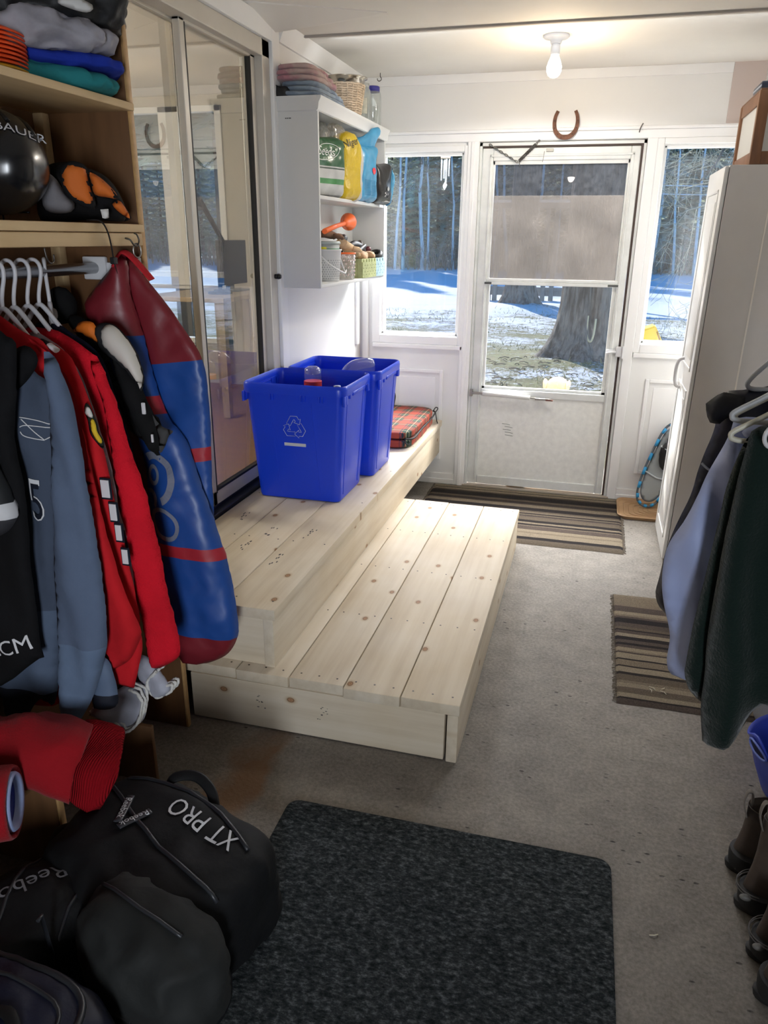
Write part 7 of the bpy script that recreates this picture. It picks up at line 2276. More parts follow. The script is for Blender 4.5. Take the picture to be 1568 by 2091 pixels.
# ------------------------------------------------------------------ boots along the right wall
leather = M('boot_leather', srgb(74, 62, 54), 0.6, var=0.2, vscale=20, bump=0.2, bscale=90)
elastic = M('boot_elastic', srgb(18, 18, 20), 0.9, bump=0.5, bscale=200)
sole_m = M('boot_sole', srgb(30, 29, 30), 0.7)
tabm = M('boot_tab', srgb(120, 112, 104), 0.8)
piping_m = M('boot_stitch', srgb(84, 80, 78), 0.7)
def make_boot(label, loc, rz, group=None, tall=0.235, stitched=False, low=False):
    """boot along +x (toe), heel at the origin"""
    root = thing('ankle_boot', label, 'boot', (0, 0, 0), group)
    prof = [  # x centre, half length, half width at height z
        (0.0, 0.135, 0.150, 0.044), (0.022, 0.135, 0.150, 0.046), (0.05, 0.130, 0.140, 0.045), (0.075, 0.115, 0.122, 0.042), (0.10, 0.088, 0.090, 0.040), (0.13, 0.075, 0.072, 0.040), (0.17, 0.072, 0.066, 0.042), (0.21, 0.072, 0.066, 0.044), (tall, 0.072, 0.067, 0.044)]
    if low: prof = prof[:6] + [(0.145, 0.074, 0.070, 0.041), (0.155, 0.074, 0.070, 0.042)]
    n = 28
    def ring(z, xc, L, w, k=1.0):
        return [(xc + L * k * math.cos(2 * PI * i / n), w * k * math.sin(2 * PI * i / n) * (1 + 0.10 * math.cos(2 * PI * i / n)), z) for i in range(n)]
    b = MB()
    up = [q for q in prof if q[0] >= 0.02]
    R = [ring(z, xc - 0.0, L, w) for z, xc, L, w in up]
    zt, xt, Lt, wt = up[-1]
    R += [ring(zt + 0.002, xt, Lt, wt, 0.95), ring(zt - 0.03, xt, Lt, wt, 0.90), ring(zt - 0.10, xt, Lt, wt, 0.86)]
    b.loft(R)
    b.build('upper', leather, root)
    b = MB()
    b.loft([ring(0.0, 0.135, 0.150, 0.043, 0.96), ring(0.004, 0.135, 0.153, 0.046), ring(0.024, 0.135, 0.157, 0.049), ring(0.028, 0.135, 0.152, 0.046)])
    b.lathe([(0.044, 0.024), (0.0465, 0.05), (0.045, 0.066), (0.040, 0.068)], 0.030, 0, 0, 24)
    b.build('sole', sole_m, root, 50)
    if not low:
        for s in (-1, 1):
            b = MB()
            puffy([(-0.028, 0.0), (-0.034, 0.06), (-0.036, 0.115), (0.036, 0.115), (0.034, 0.06), (0.026, 0.0)], 0.002, (0.078, s * 0.0425, tall - 0.118), (1, 0, 0), (0, s * 0.03, 1), 0.012, 0.01, mb=b, smooth_outline=False)
            b.build('elastic_gore', elastic, root)
        b = MB().tube(spline([(0.006, -0.008, tall - 0.03), (-0.004, 0, tall + 0.005), (0.0, 0.003, tall + 0.036), (0.010, 0.004, tall + 0.038), (0.014, 0.003, tall + 0.012), (0.010, 0, tall - 0.02)], 5), 0.009, 8, flat=0.25)
        b.build('pull_tab', tabm, root)
    if stitched:
        b = MB()
        for dz in (0.072, 0.080):
            b.tube([(0.030 + 0.052 * math.cos(a), 0.047 * math.sin(a), dz + 0.006 * math.cos(a)) for a in np.linspace(PI * 0.55, PI * 1.45, 14)], 0.0016, 5)
        b.build('stitching', piping_m, root)
        b = MB().lump((-0.004, -0.035, 0.062), (0.028, 0.016, 0.016), 2, 6)
        b.build('heel_badge', M('badge_pale', srgb(110, 108, 104), 0.5), root)
    root.location = loc
    root.rotation_euler.z = rz
    return root
make_boot('far brown pull-on boot of the pair with grey heel tabs', (0.492, 1.715, 0.0), -0.10, 'pull-on boots by the right wall', tall=0.205)
make_boot('near brown pull-on boot of the pair, its grey heel tab standing up', (0.495, 1.590, 0.0), -0.06, 'pull-on boots by the right wall', tall=0.275, stitched=True)
make_boot('low brown shoe with pale double stitching next in line after the pull-on boots', (0.500, 1.452, 0.0), -0.05, 'low shoes by the right wall', stitched=True, low=True)
make_boot('plain low brown shoe at the near end of the row by the right wall', (0.497, 1.345, 0.0), -0.02, 'low shoes by the right wall', low=True)
# ------------------------------------------------------------------ outdoors
def ground_mat():
    m, nt, out = nodes('snowy_lawn')
    p = N(nt, 'BsdfPrincipled')
    p.inputs['Roughness'].default_value = 0.8
    p.inputs['Specular IOR Level'].default_value = 0.2
    v = coords(nt)
    sx = nt.nodes.new('ShaderNodeSeparateXYZ')
    nt.links.new(v, sx.inputs[0])
    f1 = noisetex(nt, coords(nt, (0.55, 1.0, 1)), 0.9, 6, 0.7)
    f2 = noisetex(nt, v, 6, 6, 0.75)
    f3 = noisetex(nt, coords(nt, (1, 1, 1)), 22, 5, 0.8)
    s = N(nt, 'Math', operation='MULTIPLY_ADD')
    nt.links.new(f2, s.inputs[0]); s.inputs[1].default_value = 0.75
    nt.links.new(f1, s.inputs[2])
    s2 = N(nt, 'Math', operation='MULTIPLY_ADD')
    nt.links.new(f3, s2.inputs[0]); s2.inputs[1].default_value = 0.65
    nt.links.new(s.outputs[0], s2.inputs[2])
    # more snow far from the house
    far = N(nt, 'MapRange')
    far.inputs['From Min'].default_value = 16
    far.inputs['From Max'].default_value = 27
    far.inputs['To Min'].default_value = 0.0
    far.inputs['To Max'].default_value = 0.42
    nt.links.new(sx.outputs[1], far.inputs['Value'])
    ad = N(nt, 'Math', operation='ADD')
    nt.links.new(s2.outputs[0], ad.inputs[0]); nt.links.new(far.outputs[0], ad.inputs[1])
    snowf = ramp(nt, ad.outputs[0], [(0.98, (0, 0, 0, 1)), (1.0, (1, 1, 1, 1))]) if False else None
    mr = N(nt, 'MapRange')
    mr.inputs['From Min'].default_value = 1.19
    mr.inputs['From Max'].default_value = 1.31
    nt.links.new(ad.outputs[0], mr.inputs['Value'])
    g = ramp(nt, f3, [(0.32, srgb(58, 55, 42)), (0.45, srgb(92, 89, 60)), (0.55, srgb(116, 109, 78)), (0.68, srgb(150, 135, 102))])
    g = mixc(nt, ramp(nt, f2, [(0.4, (0, 0, 0, 1)), (0.65, (0.7, 0.7, 0.7, 1))]), g, srgb(128, 136, 84))
    c = mixc(nt, mr.outputs[0], g, srgb(206, 210, 217))
    nt.links.new(c, p.inputs['Base Color'])
    hs = N(nt, 'Math', operation='ADD')
    nt.links.new(s2.outputs[0], hs.inputs[0]); nt.links.new(mr.outputs[0], hs.inputs[1])
    nt.links.new(bumpn(nt, hs.outputs[0], 0.5, 0.06), p.inputs['Normal'])
    nt.links.new(p.outputs[0], out.inputs[0])
    return m
def gz(x, y):
    z = -0.22 - 0.10 * min(1, max(0, (y - 6) / 6))
    z += 0.05 * noise.noise(Vector((x * 0.35, y * 0.35, 1)))
    z += 0.012 * noise.noise(Vector((x * 2.2, y * 2.2, 4)))
    for tx, ty, rr_ in ((-0.16, 11.6, 1.6), (-2.0, 21.7, 1.5)):
        d = math.hypot(x - tx, y - ty)
        z += 0.20 * math.exp(-(d / rr_) ** 2)
    return z
b = MB()
ys_ = [4.86 + 0.22 * k for k in range(70)] + [20.3 + 1.3 * k for k in range(50)]
xs_ = [-50 + 2.4 * k for k in range(11)] + [-26 + 1.2 * k for k in range(16)] + [-6.4 + 0.26 * k for k in range(46)] + [5.9 + 1.2 * k for k in range(18)]
G = [[b.bm.verts.new((x, y, gz(x, y))) for x in xs_] for y in ys_]
for j in range(len(ys_) - 1):
    for i in range(len(xs_) - 1):
        f = b.bm.faces.new((G[j][i], G[j][i + 1], G[j + 1][i + 1], G[j + 1][i]))
        f.smooth = True
struct('ground', b, ground_mat())
struct('doorstep', MB().box(-0.95, 0.45, YF + 0.14, 5.55, -0.26, -0.04, 0.01), M('step_concrete', srgb(150, 146, 140), 0.8, var=0.1))
struct('eave', MB().box(-2.2, 1.6, YF + 0.12, 5.06, 2.44, 2.56), M('eave_wood', srgb(200, 196, 188), 0.7))

def bark_mat(name, a, bcol, sc=1.0):
    m, nt, out = nodes(name)
    p = N(nt, 'BsdfPrincipled')
    p.inputs['Roughness'].default_value = 0.95
    p.inputs['Specular IOR Level'].default_value = 0.1
    v = coords(nt, (9 * sc, 9 * sc, 1.3 * sc))
    f = noisetex(nt, v, 1.6, 6, 0.65)
    c = ramp(nt, f, [(0.40, a), (0.56, bcol)])
    big = noisetex(nt, coords(nt), 1.4, 3)
    c = mixc(nt, 0.3, c, ramp(nt, big, [(0.35, a), (0.65, bcol)]))
    nt.links.new(c, p.inputs['Base Color'])
    nt.links.new(bumpn(nt, f, 1.0, 0.12), p.inputs['Normal'])
    nt.links.new(p.outputs[0], out.inputs[0])
    return m
maple = bark_mat('bark_maple', srgb(62, 57, 55), srgb(146, 140, 136))
twig_m = M('twig_bark', srgb(146, 136, 126), 0.9)
def branchy(b, p, d, L, r, depth, rnd, mi=0, spread=0.6, up=0.05):
    n = 5
    pts, rs_ = [p.copy()], [r]
    q, dd_ = p.copy(), d.copy()
    for k in range(n):
        dd_ = (dd_ + Vector((rnd.uniform(-1, 1), rnd.uniform(-1, 1), rnd.uniform(-1, 1) + up)) * 0.22).normalized()
        q = q + dd_ * (L / n)
        pts.append(q.copy())
        rs_.append(max(0.004, r * (1 - 0.75 * (k + 1) / n)))
    b.tube(pts, rs_, 6 if r > 0.03 else 4, mi=mi)
    if depth <= 0: return
    for k in range(1, n + 1):
        for _ in range(1 if k < n else 2):
            ax = Vector((rnd.uniform(-1, 1), rnd.uniform(-1, 1), rnd.uniform(-0.6, 1))).normalized()
            nd = (pts[k] - pts[k - 1]).normalized() * (1 - spread) + ax * spread
            branchy(b, pts[k], nd.normalized(), L * rnd.uniform(0.45, 0.7), rs_[k] * 0.75, depth - 1, rnd, mi, spread, up)
def big_tree(label, x, y, r_top, r_base, cleft, seed, lean=0.0, H_=7.5):
    root = thing('maple_tree', label, 'tree', (x, y, gz(x, y) - 0.05))
    b = MB()
    n = 64
    rings = []
    z0 = gz(x, y) - 0.10
    for z in (0, 0.06, 0.14, 0.25, 0.4, 0.6, 0.85, 1.2, 1.7, 2.3, 3.0, 4.0, 5.2, 6.4, H_):
        r = r_top + (r_base - r_top) * math.exp(-z / 0.32) - 0.012 * max(0, z - 3)
        ring = []
        for k in range(n):
            a = 2 * PI * k / n
            fl = 1 + (0.16 * math.exp(-z / 0.45)) * math.sin(5 * a + seed) + 0.05 * noise.noise(Vector((math.cos(a) * 2, math.sin(a) * 2, z * 0.8 + seed)))
            fl += 0.022 * math.sin(23 * a + 3 * noise.noise(Vector((a, z, seed))))
            if cleft is not None:
                dlt = (a - cleft + PI) % (2 * PI) - PI
                fl -= 0.52 * math.exp(-(dlt / 0.17) ** 2) * math.exp(-((z - 1.0) / 0.85) ** 2)
                fl -= 0.10 * math.exp(-(dlt / 0.25) ** 2) * min(1, z / 1.5)
            ring.append((x + lean * z + r * fl * math.cos(a), y + r * fl * math.sin(a), z0 + z))
        rings.append(ring)
    b.loft(rings)
    b.build('trunk', maple, root)
    b = MB()
    rnd = random.Random(seed)
    for k in range(9):
        a = rnd.uniform(0, 2 * PI)
        z = z0 + rnd.uniform(3.0, H_)
        p = Vector((x + lean * (z - z0), y, z))
        branchy(b, p, Vector((math.cos(a), math.sin(a), 0.8)).normalized(), rnd.uniform(2.2, 4), 0.13, 2, rnd)
    b.build('branches', maple, root)
    return root
big_tree('broad grooved maple trunk with a dark cleft, nearest outside the storm door', -0.10, 11.9, 0.375, 0.74, -1.25, 3)
big_tree('second big maple trunk farther back to the left, seen through the storm door', -2.05, 21.9, 0.36, 0.62, None, 8)
b = MB().tube(spline([(-0.075, 11.53, 0.50), (-0.075, 11.49, 0.30), (-0.05, 11.46, 0.18), (0.0, 11.45, 0.15), (0.03, 11.47, 0.26), (0.04, 11.53, 0.46)], 6), 0.016, 7)
tag(b.build('rope_loop', M('rope_pale', srgb(206, 192, 156), 0.9), None, loc=(0.0, 11.47, 0.2)), 'pale loop of rope hung in the cleft of the near maple trunk', 'rope')

# roots, leaves and litter by the near trunk (uncountable)
b = MB()
rnd = random.Random(4)
for k in range(260):
    x, y = rnd.uniform(-2.2, 1.4), rnd.uniform(7.5, 11.6)
    a = rnd.uniform(0, PI)
    L = rnd.uniform(0.05, 0.22)
    z = gz(x, y) + 0.012
    b.tube([(x, y, z), (x + L * 0.5 * math.cos(a), y + L * 0.5 * math.sin(a), z + 0.015), (x + L * math.cos(a), y + L * math.sin(a), z)], 0.006, 4)
tag(b.build('fallen_twigs', M('twig_litter', srgb(104, 92, 78), 0.9)), 'fallen twigs scattered on the snowy lawn before the near trunk', 'twigs', kind='stuff')
b = MB()
for k in range(5200):
    t = rnd.random() ** 1.3
    y = 5.7 + t * 15
    x = rnd.uniform(-1.5 - 0.34 * y, 0.9 + 0.16 * y) if True else 0
    if noise.noise(Vector((x * 0.5, y * 0.5, 7))) < -0.12: continue
    h_ = rnd.uniform(0.03, 0.09)
    a = rnd.uniform(0, 2 * PI)
    z = gz(x, y)
    w = 0.008
    dx_, dy2 = rnd.uniform(-0.05, 0.05), rnd.uniform(-0.05, 0.05)
    v = [b.bm.verts.new(q) for q in ((x - w * math.cos(a), y - w * math.sin(a), z), (x + w * math.cos(a), y + w * math.sin(a), z), (x + dx_, y + dy2, z + h_))]
    b.bm.faces.new(v)
tag(b.build('lawn_grass', M('dry_grass', srgb(150, 144, 100), 0.9, var=0.3, vscale=1.5)), 'dry grass blades sticking out of the thin snow', 'grass', kind='stuff')

# timber arbour / fence beyond the trunks
grey_wood = M('weathered_wood', srgb(132, 126, 122), 0.9, var=0.2, vscale=4, stretch=(6, 6, 1))
snow_m = M('snow', srgb(228, 232, 240), 0.8)
arb = thing('garden_arbour', 'weathered timber posts with a snow topped beam behind the maple trunks', 'arbour', (-2.0, 25, -0.32))
ya = 25.0
for x in (-3.32, -3.12, -1.62, -1.36, -0.55):
    MB().box(x - 0.07, x + 0.07, ya - 0.07, ya + 0.07, gz(x, ya) - 0.05, 2.42, 0.01).build('post', grey_wood, arb)
MB().box(-3.45, -0.42, ya - 0.06, ya + 0.06, 2.40, 2.56, 0.01).build('beam', grey_wood, arb)
MB().box(-3.45, -0.42, ya - 0.14, ya + 0.14, 2.56, 2.64, 0.03).build('snow_cap', snow_m, arb)
MB().box(-3.45, -0.42, ya - 0.04, ya + 0.04, 0.0, 0.10, 0.01).build('lower_rail', grey_wood, arb)
MB().box(-3.45, -0.42, ya - 0.025, ya + 0.025, -0.16, 0.0, 0.01).build('kick_rail', grey_wood, arb)

# yellow plastic tub near the right window
ysx, ysy = 0.66, 8.6
zc = gz(ysx, ysy) - 0.02
yt = thing('plastic_scoop', 'yellow plastic scoop standing in the snow, seen low in the window by the cabinet', 'scoop', (ysx, ysy, zc))
b = MB()
b.prism([(0.52, zc), (0.80, zc), (0.795, 0.36), (0.740, 0.51), (0.635, 0.70), (0.500, 0.65), (0.49, 0.40)], 'y', ysy - 0.13, ysy + 0.13, bev=0.015)
b.build('scoop_body', M('scoop_yellow', srgb(232, 190, 40), 0.45), yt)
b = MB().tube([(0.655, ysy - 0.134, 0.64), (0.69, ysy - 0.134, 0.56), (0.70, ysy - 0.134, 0.46)], 0.006, 6)
b.build('scuff', M('scoop_scuff', srgb(170, 110, 40), 0.7), yt)

# forest edge
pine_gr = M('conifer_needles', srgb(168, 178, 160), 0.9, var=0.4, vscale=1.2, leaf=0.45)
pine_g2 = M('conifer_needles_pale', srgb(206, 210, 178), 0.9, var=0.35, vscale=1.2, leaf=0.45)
trunk_d = M('conifer_trunk', srgb(84, 74, 68), 0.95)
def conifer_mesh(seed, H_, R_c, n_whorl, mat, start=0.05):
    rnd = random.Random(seed)
    b = MB()
    for k in range(n_whorl):
        t = k / n_whorl
        z = H_ * (start + (0.98 - start) * t)
        rad = R_c * (1 - t) ** 0.85 * rnd.uniform(0.8, 1.1) + 0.12
        m_ = 11
        for i in range(m_):
            a = 2 * PI * (i + rnd.random()) / m_
            L = rad * rnd.uniform(0.75, 1.1)
            droop = -0.22 * L
            for s in range(9):
                u = (s + 1) / 9
                c = Vector((math.cos(a) * L * u, math.sin(a) * L * u, z + droop * u))
                w = 0.42 * (1.15 - u * 0.7)
                tdir = Vector((-math.sin(a), math.cos(a), 0))
                rdir = Vector((math.cos(a), math.sin(a), -0.25))
                for sd in (-1, 1):
                    q = [c + tdir * (0.02 * sd), c + tdir * sd * w * rnd.uniform(0.7, 1.2) + rdir * w * 0.5 + Vector((0, 0, rnd.uniform(-0.14, 0.05))), c + rdir * 0.26]
                    b.bm.faces.new([b.bm.verts.new(p) for p in q])
    return b
def conifer(label, seed, H_, R_c, n, mat, group, start=0.05):
    root = thing('conifer_tree', label, 'tree', (0, 0, 0), group)
    conifer_mesh(seed, H_, R_c, n, mat, start).build('foliage', mat, root)
    MB().tube([(0, 0, -0.3), (0, 0, H_ * 0.5), (0, 0, H_ * 0.97)], [0.16, 0.10, 0.02], 8).build('trunk', trunk_d, root)
    return root
LC = 'dark conifer in the forest edge beyond the snowy field'
LC2 = 'paler loose conifer in the forest edge beyond the snowy field'
protoA = conifer(LC, 1, 14.0, 2.5, 30, pine_gr, 'dark forest edge conifers')
protoB = conifer(LC2, 2, 12.0, 2.2, 26, pine_g2, 'pale forest edge conifers')
rnd = random.Random(77)
first = {0: True, 1: True}
spots = []
for row, (yy, step) in enumerate(((51, 2.6), (55, 2.6), (59.5, 2.8), (65, 3.2))):
    x = -43.0 + row * 0.9
    while x < 19:
        if x < -25 and row < 2:
            x += step
            continue
        spots.append((x + rnd.uniform(-0.8, 0.8), yy + rnd.uniform(-1.4, 1.4)))
        x += step
for k, (x, y) in enumerate(spots):
    w = 1 if rnd.random() < 0.36 else 0
    pr = (protoA, protoB)[w]
    o = pr if first[w] else dup(pr)
    first[w] = False
    o.location = (x, y, -0.35)
    s = rnd.uniform(0.8, 1.25)
    o.scale = (s, s, s * rnd.uniform(0.9, 1.15))
    o.rotation_euler.z = rnd.uniform(0, 6.28)
birch_m = bark_mat('bark_birch', srgb(190, 190, 194), srgb(242, 242, 245), 0.6)
def birch(label, seed):
    root = thing('birch_tree', label, 'tree', (0, 0, 0), 'pale bare birches')
    rnd = random.Random(seed)
    pts, p = [], Vector((0, 0, -0.3))
    for k in range(9):
        pts.append(p.copy())
        p = p + Vector((rnd.uniform(-0.12, 0.12), rnd.uniform(-0.1, 0.1), 1.35))
    MB().tube(pts, [0.11 * (1 - 0.085 * k) for k in range(9)], 9).build('trunk', birch_m, root)
    b = MB()
    for k in range(3, 9):
        for _ in range(3):
            a = rnd.uniform(0, 2 * PI)
            branchy(b, pts[k], Vector((math.cos(a), math.sin(a), 0.9)).normalized(), rnd.uniform(0.8, 1.8), 0.03, 1, rnd)
    b.build('branches', twig_m, root)
    return root
LB = 'thin pale bare birch standing in front of the conifers'
bp = [birch(LB, 5), birch(LB, 9)]
fb = [True, True]
bx_ = [-14.2, -13.6, -12.9, -12.3, -11.6, -10.7, -9.9, -8.6, -8.1, -7.2, -16.0, -15.1, -17.2, -6.2, -5.0, -3.9, -2.6, -1.4, 0.4, 1.7, 2.9, 4.1, 5.2, 6.6]
for k, x in enumerate(bx_):
    y = 47.5 + rnd.uniform(-1.5, 2.0)
    i = k % 2
    o = bp[i] if fb[i] else dup(bp[i])
    fb[i] = False
    o.location = (x + rnd.uniform(-0.25, 0.25), y, -0.32)
    s = rnd.uniform(0.75, 1.15)
    o.scale = (s, s, rnd.uniform(0.95, 1.2))
    o.rotation_euler = (rnd.uniform(-0.05, 0.05), rnd.uniform(-0.09, 0.09), rnd.uniform(0, 6.28))
b = MB()
for k in range(420):
    x, y = rnd.uniform(-40, 19), 47.5 + rnd.uniform(-1, 3.5)
    for s in range(4):
        a = rnd.uniform(0, 2 * PI)
        L = rnd.uniform(0.5, 2.2)
        t_ = rnd.uniform(0.1, 0.5)
        p0 = Vector((x, y, -0.35))
        b.tube([p0, p0 + Vector((math.cos(a) * t_ * L * 0.5, math.sin(a) * t_ * L * 0.5, L * 0.6)), p0 + Vector((math.cos(a) * t_ * L, math.sin(a) * t_ * L, L))], [0.022, 0.014, 0.006], 4)
tag(b.build('forest_brush', M('brush_bark', srgb(140, 122, 114), 0.9, var=0.3, vscale=0.5)), 'tangled bare brush along the foot of the forest edge', 'brush', kind='stuff')
b = MB()
R0 = []
for x in range(-110, 111, 5):
    R0.append([b.bm.verts.new((x, 72, -1)), b.bm.verts.new((x, 84, 9 + 2.0 * noise.noise(Vector((x * 0.13, 1, 2))))), b.bm.verts.new((x, 110, 13 + 2.5 * noise.noise(Vector((x * 0.09, 5, 2)))))])
for A, B_ in zip(R0[:-1], R0[1:]):
    for k in range(2):
        b.bm.faces.new((A[k], B_[k], B_[k + 1], A[k + 1])).smooth = True
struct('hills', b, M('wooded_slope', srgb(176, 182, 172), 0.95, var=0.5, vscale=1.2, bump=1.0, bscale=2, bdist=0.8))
# bare tree whose twigs cross the right window
bt_ = thing('bare_tree', 'bare tree reaching thin pale twigs across the right window', 'tree', (4.6, 17.5, -0.33))
rnd2 = random.Random(31)
b = MB().tube([(4.6, 17.5, -0.5), (4.5, 17.5, 1.5), (4.35, 17.4, 3.2), (4.1, 17.3, 5.0), (4.0, 17.2, 6.5)], [0.2, 0.17, 0.14, 0.1, 0.05], 12)
b.build('trunk', maple, bt_)
b = MB()
for z, L, dv in ((2.1, 2.4, (-1, -0.2, 0.05)), (2.9, 2.8, (-1, -0.3, -0.02)), (3.3, 3.0, (-1, 0.1, 0.0)), (3.9, 3.2, (-1, -0.2, -0.1)), (4.6, 3.0, (-1, 0.2, -0.05)), (3.6, 2.2, (1, 0.3, 0.3)), (5.4, 2.0, (0.4, -0.6, 0.8)), (4.2, 2.6, (-0.8, -0.8, 0.0))):
    branchy(b, Vector((4.4 - 0.05 * z, 17.4, z)), Vector(dv).normalized(), L, 0.045, 3, rnd2, spread=0.5, up=-0.12)
b.build('branches', M('pale_twigs', srgb(196, 188, 166), 0.9), bt_)
b2_ = MB()
rnd3 = random.Random(6)
# power lines
for i, (z0, lab) in enumerate(((3.55, 'upper thin power line crossing the right window'), (3.22, 'lower thin power line crossing the right window'))):
    b = MB().tube([(-0.3 + k * 1.4, 36.0, z0 + 0.0016 * (-0.3 + k * 1.4 - 10.9) ** 2) for k in range(17)], 0.020, 5)
    tag(b.build('power_line', M('wire_%d' % i, srgb(196, 204, 214), 0.4), None, loc=(2, 36, z0)), lab, 'wire')
for i, x in enumerate((-0.3, 22.1)):
    b = MB().tube([(x, 36, -0.4), (x, 36, 4.6)], [0.14, 0.11], 12).box(x - 0.05, x + 0.05, 35.3, 36.7, 3.2, 3.32)
    tag(b.build('utility_pole', trunk_d, None, loc=(x, 36, -0.35)), 'utility pole carrying the thin lines, %s' % ('hidden behind the near maple trunk', 'far off beside the bare tree')[i], 'pole')
# evergreens added out of view on the left to block sun at door and window
ev = conifer('added evergreen out of sight on the left, blocking the sun', 11, 11.0, 1.75, 60, pine_gr, None, 0.32)
ev.location = (-5.55, 11.2, -0.33)
ev.scale = (1.0, 1.0, 1.0)
ev2 = dup(ev, (-7.6, 13.4, -0.33), 1.1, 'second added evergreen farther along the left side, out of sight, blocking the sun')

# wind chime under the eave
wc = thing('wind_chime', 'silver wind chime hanging outside the left window', 'wind chime', (-0.975, 5.02, 2.02))
b = MB().tube([(-0.975, 5.02, 2.44), (-0.975, 5.02, 2.015)], 0.0015, 5)
b.build('cord', cord, wc)
MB().lathe([(0.0, 0.0), (0.030, 0.0), (0.030, 0.012), (0.0, 0.012)], -0.975, 5.02, 2.0, 20).build('top_disc', M('chime_wood', srgb(150, 140, 130), 0.7), wc)
for k in range(4):
    a = 2 * PI * k / 4 + 0.5
    x, y = -0.975 + 0.024 * math.cos(a), 5.02 + 0.024 * math.sin(a)
    L = 0.09 + 0.013 * k
    MB().tube([(x, y, 2.0), (x, y, 1.99), (x, y, 1.99 - L)], [0.001, 0.005, 0.005], 10).build('chime_tube', M('chime_alu_%d' % k, srgb(150, 154, 160), 0.3, 0.4), wc)
b = MB().tube([(-0.975, 5.02, 2.0), (-0.975, 5.02, 1.85)], 0.001, 4)
b.prism([(-0.988, 1.845), (-0.975, 1.868), (-0.960, 1.850), (-0.966, 1.835), (-0.975, 1.820), (-0.983, 1.828)], 'y', 5.018, 5.022)
b.build('wind_sail', M('sail', srgb(176, 182, 190), 0.5), wc)

# ------------------------------------------------------------------ dog sitting outside the door
fur = M('dog_fur', srgb(160, 120, 84), 0.9, var=0.16, vscale=9, bump=0.5, bscale=90, sheen=0.2)
def skin_body(name, verts, edges, radii, mat, parent, rootv=0, sub=2):
    me = bpy.data.meshes.new(name)
    me.from_pydata([Vector(v) for v in verts], edges, [])
    o = bpy.data.objects.new(name, me)
    COL.objects.link(o)
    sk_ = o.modifiers.new('skin', 'SKIN')
    ss_ = o.modifiers.new('sub', 'SUBSURF')
    ss_.levels = sub
    ss_.render_levels = sub
    lay = me.skin_vertices[0].data if me.skin_vertices else None
    if lay is None:
        bm_ = bmesh.new(); bm_.from_mesh(me); bm_.verts.layers.skin.verify(); bm_.to_mesh(me); bm_.free()
        lay = me.skin_vertices[0].data
    for i, r_ in enumerate(radii):
        lay[i].radius = r_ if isinstance(r_, tuple) else (r_, r_)
        lay[i].use_root = (i == rootv)
    dg = bpy.context.evaluated_depsgraph_get()
    dg.update()
    m2 = bpy.data.meshes.new_from_object(o.evaluated_get(dg))
    bpy.data.objects.remove(o)
    bpy.data.meshes.remove(me)
    for p in m2.polygons: p.use_smooth = True
    m2.materials.clear()
    m2.materials.append(mat)
    o = bpy.data.objects.new(name, m2)
    COL.objects.link(o)
    o.parent = parent
    return o
dog_scale = 1.15
dog = thing('dog', 'cream coloured dog sitting outside the storm door, only its head top in view', 'dog', (-0.20, 5.24, -0.045))
# local frame: dog faces the door (-y); origin on the step between the paws
V_, E_, Rr = [], [], []
def dv(p, r, link=None):
    V_.append(p); Rr.append(r)
    if link is not None: E_.append((link, len(V_) - 1))
    return len(V_) - 1
pel = dv((0, 0.22, 0.13), (0.105, 0.11))
sp1 = dv((0, 0.14, 0.25), (0.105, 0.115), pel)
chest = dv((0, 0.05, 0.35), (0.098, 0.115), sp1)
nk = dv((0, -0.005, 0.455), 0.078, chest)
hd = dv((0, -0.045, 0.545), (0.076, 0.078), nk)
br = dv((0, -0.085, 0.548), (0.068, 0.066), hd)
mz = dv((0, -0.145, 0.520), (0.042, 0.038), br)
ns = dv((0, -0.185, 0.512), (0.032, 0.028), mz)
for s in (-1, 1):
    sh = dv((s * 0.075, 0.0, 0.30), 0.055, chest)
    el = dv((s * 0.085, 0.03, 0.20), 0.042, sh)
    wr = dv((s * 0.08, -0.005, 0.075), 0.030, el)
    pw = dv((s * 0.08, -0.02, 0.030), 0.030, wr)
    dv((s * 0.08, -0.062, 0.022), (0.032, 0.020), pw)
    kn = dv((s * 0.125, 0.06, 0.14), 0.068, pel)
    hk_ = dv((s * 0.135, 0.22, 0.045), 0.036, kn)
    pa = dv((s * 0.135, 0.08, 0.028), 0.030, hk_)
    dv((s * 0.135, 0.02, 0.022), (0.034, 0.020), pa)
tl = dv((0, 0.33, 0.06), 0.045, pel)
tl2 = dv((0.08, 0.42, 0.035), 0.034, tl)
dv((0.17, 0.46, 0.03), 0.022, tl2)
skin_body('body', V_, E_, Rr, fur, dog, pel, 2)
def local(mb, nm, mat, ang=None):
    o0 = dog.location
    for v in mb.bm.verts: v.co += o0
    return mb.build(nm, mat, dog, ang)
for s in (-1, 1):
    b = MB()
    puffy([(0, 0), (0.030, -0.02), (0.034, -0.07), (0.016, -0.105), (-0.014, -0.09), (-0.026, -0.04)], 0.012, (s * 0.072, -0.035, 0.592), (s * 0.35, 0.93, 0), (s * 0.28, -0.05, 1), 0.010, 0.02, mb=b)
    local(b, 'ear', M('dog_ear_%s' % ('left', 'right')[s > 0], srgb(222, 176, 132), 0.95, bump=0.4, bscale=80))
    local(MB().lump((s * 0.034, -0.140, 0.566), (0.018, 0.014, 0.018), 2, 6), 'eye', M('dog_eye_%d' % (s + 1), srgb(24, 16, 12), 0.15))
local(MB().lump((0, -0.215, 0.524), (0.036, 0.022, 0.026), 2.4, 8), 'nose', M('dog_nose', srgb(34, 26, 26), 0.35))
local(MB().tube([(0.034, -0.165, 0.494), (0.018, -0.200, 0.490), (0, -0.207, 0.494), (-0.018, -0.200, 0.490), (-0.034, -0.165, 0.494)], 0.0028, 6), 'mouth', bpy.data.materials['dog_nose'])
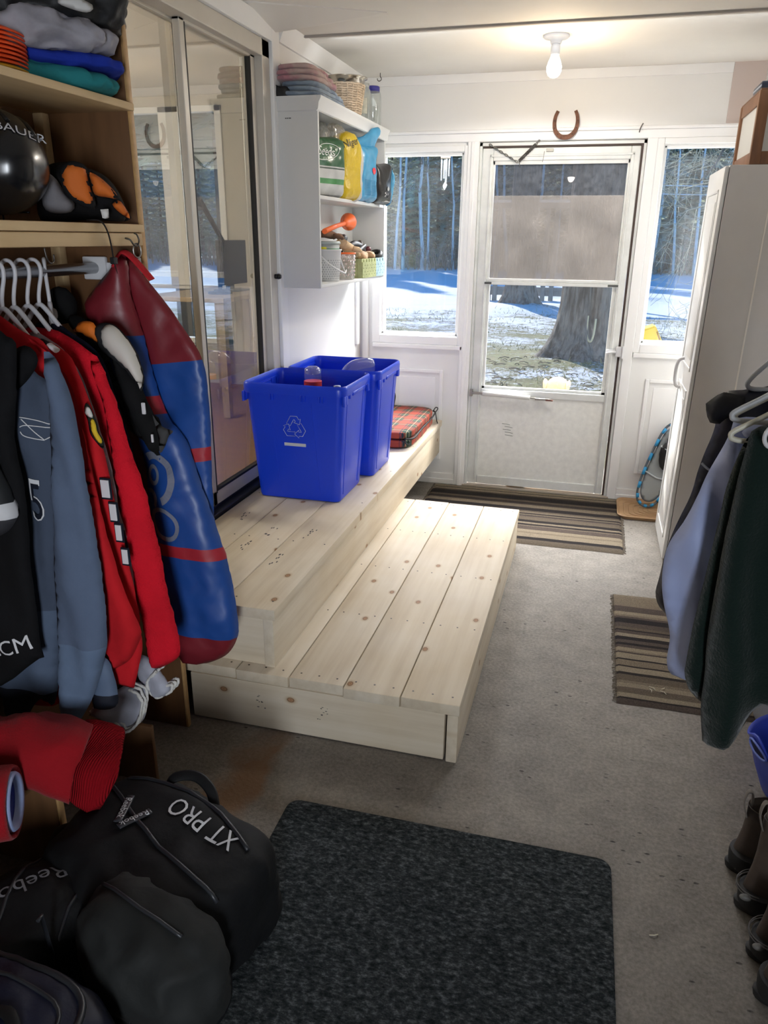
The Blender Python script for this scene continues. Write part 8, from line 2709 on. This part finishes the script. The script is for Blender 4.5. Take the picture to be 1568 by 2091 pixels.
local(MB().tube([(0.074 * math.cos(a), 0.006 + 0.080 * math.sin(a), 0.435 - 0.03 * math.sin(a)) for a in [2 * PI * k / 28 for k in range(28)]], 0.008, 8, closed=True), 'collar', M('dog_collar', srgb(60, 60, 70), 0.6))

dog.scale = (dog_scale,) * 3
dog.rotation_euler.z = PI * 0.96

# ------------------------------------------------------------------ seen dimly behind the sliding glass
DT = 1.17
desk = thing('desk', 'desk in the dim room behind the sliding glass door', 'desk', (-2.55, 5.0, 0.40))
wood_d = M('desk_wood', srgb(170, 150, 124), 0.5, var=0.1)
MB().box(-2.85, -2.25, 4.45, 5.52, DT - 0.03, DT, 0.004).build('desktop', wood_d, desk)
for x in (-2.82, -2.28):
    for y in (4.48, 5.49):
        MB().box(x - 0.025, x + 0.025, y - 0.025, y + 0.025, 0.40, DT - 0.03, 0.003).build('leg', wood_d, desk)
mon = thing('computer_monitor', 'black monitor seen through the sliding glass door', 'monitor', (-2.5, 5.1, DT))
MB().box(-2.515, -2.485, 4.90, 5.32, 1.215, 1.512, 0.006).build('screen', M('monitor_black', srgb(34, 35, 38), 0.4), mon)
MB().box(-2.535, -2.515, 5.06, 5.16, DT + 0.01, 1.32, 0.003).box(-2.60, -2.42, 5.0, 5.22, DT, DT + 0.012, 0.003).build('stand', M('monitor_stand', srgb(40, 41, 44), 0.5), mon)
al = thing('desk_lamp', 'dark jointed desk lamp standing beside the monitor behind the glass', 'lamp', (-2.45, 4.80, DT))
lm = M('lamp_dark', srgb(44, 45, 48), 0.4, 0.4)
MB().lathe([(0.0, 0), (0.08, 0), (0.08, 0.015), (0.0, 0.02)], -2.45, 4.80, DT, 24).build('base', lm, al)
b = MB()
for dy2 in (-0.014, 0.014):
    b.tube([(-2.45, 4.80 + dy2, DT + 0.01), (-2.45, 4.885 + dy2, 1.505)], 0.008, 8)
    b.tube([(-2.45, 4.885 + dy2, 1.505), (-2.45, 4.60 + dy2, 1.755)], 0.010, 8)
b.build('arm', lm, al)
b = MB().tube([(-2.45, 4.60, 1.755), (-2.45, 4.57, 1.765), (-2.45, 4.54, 1.74), (-2.45, 4.53, 1.70)], [0.016, 0.024, 0.04, 0.055], 16)
b.build('shade', lm, al)
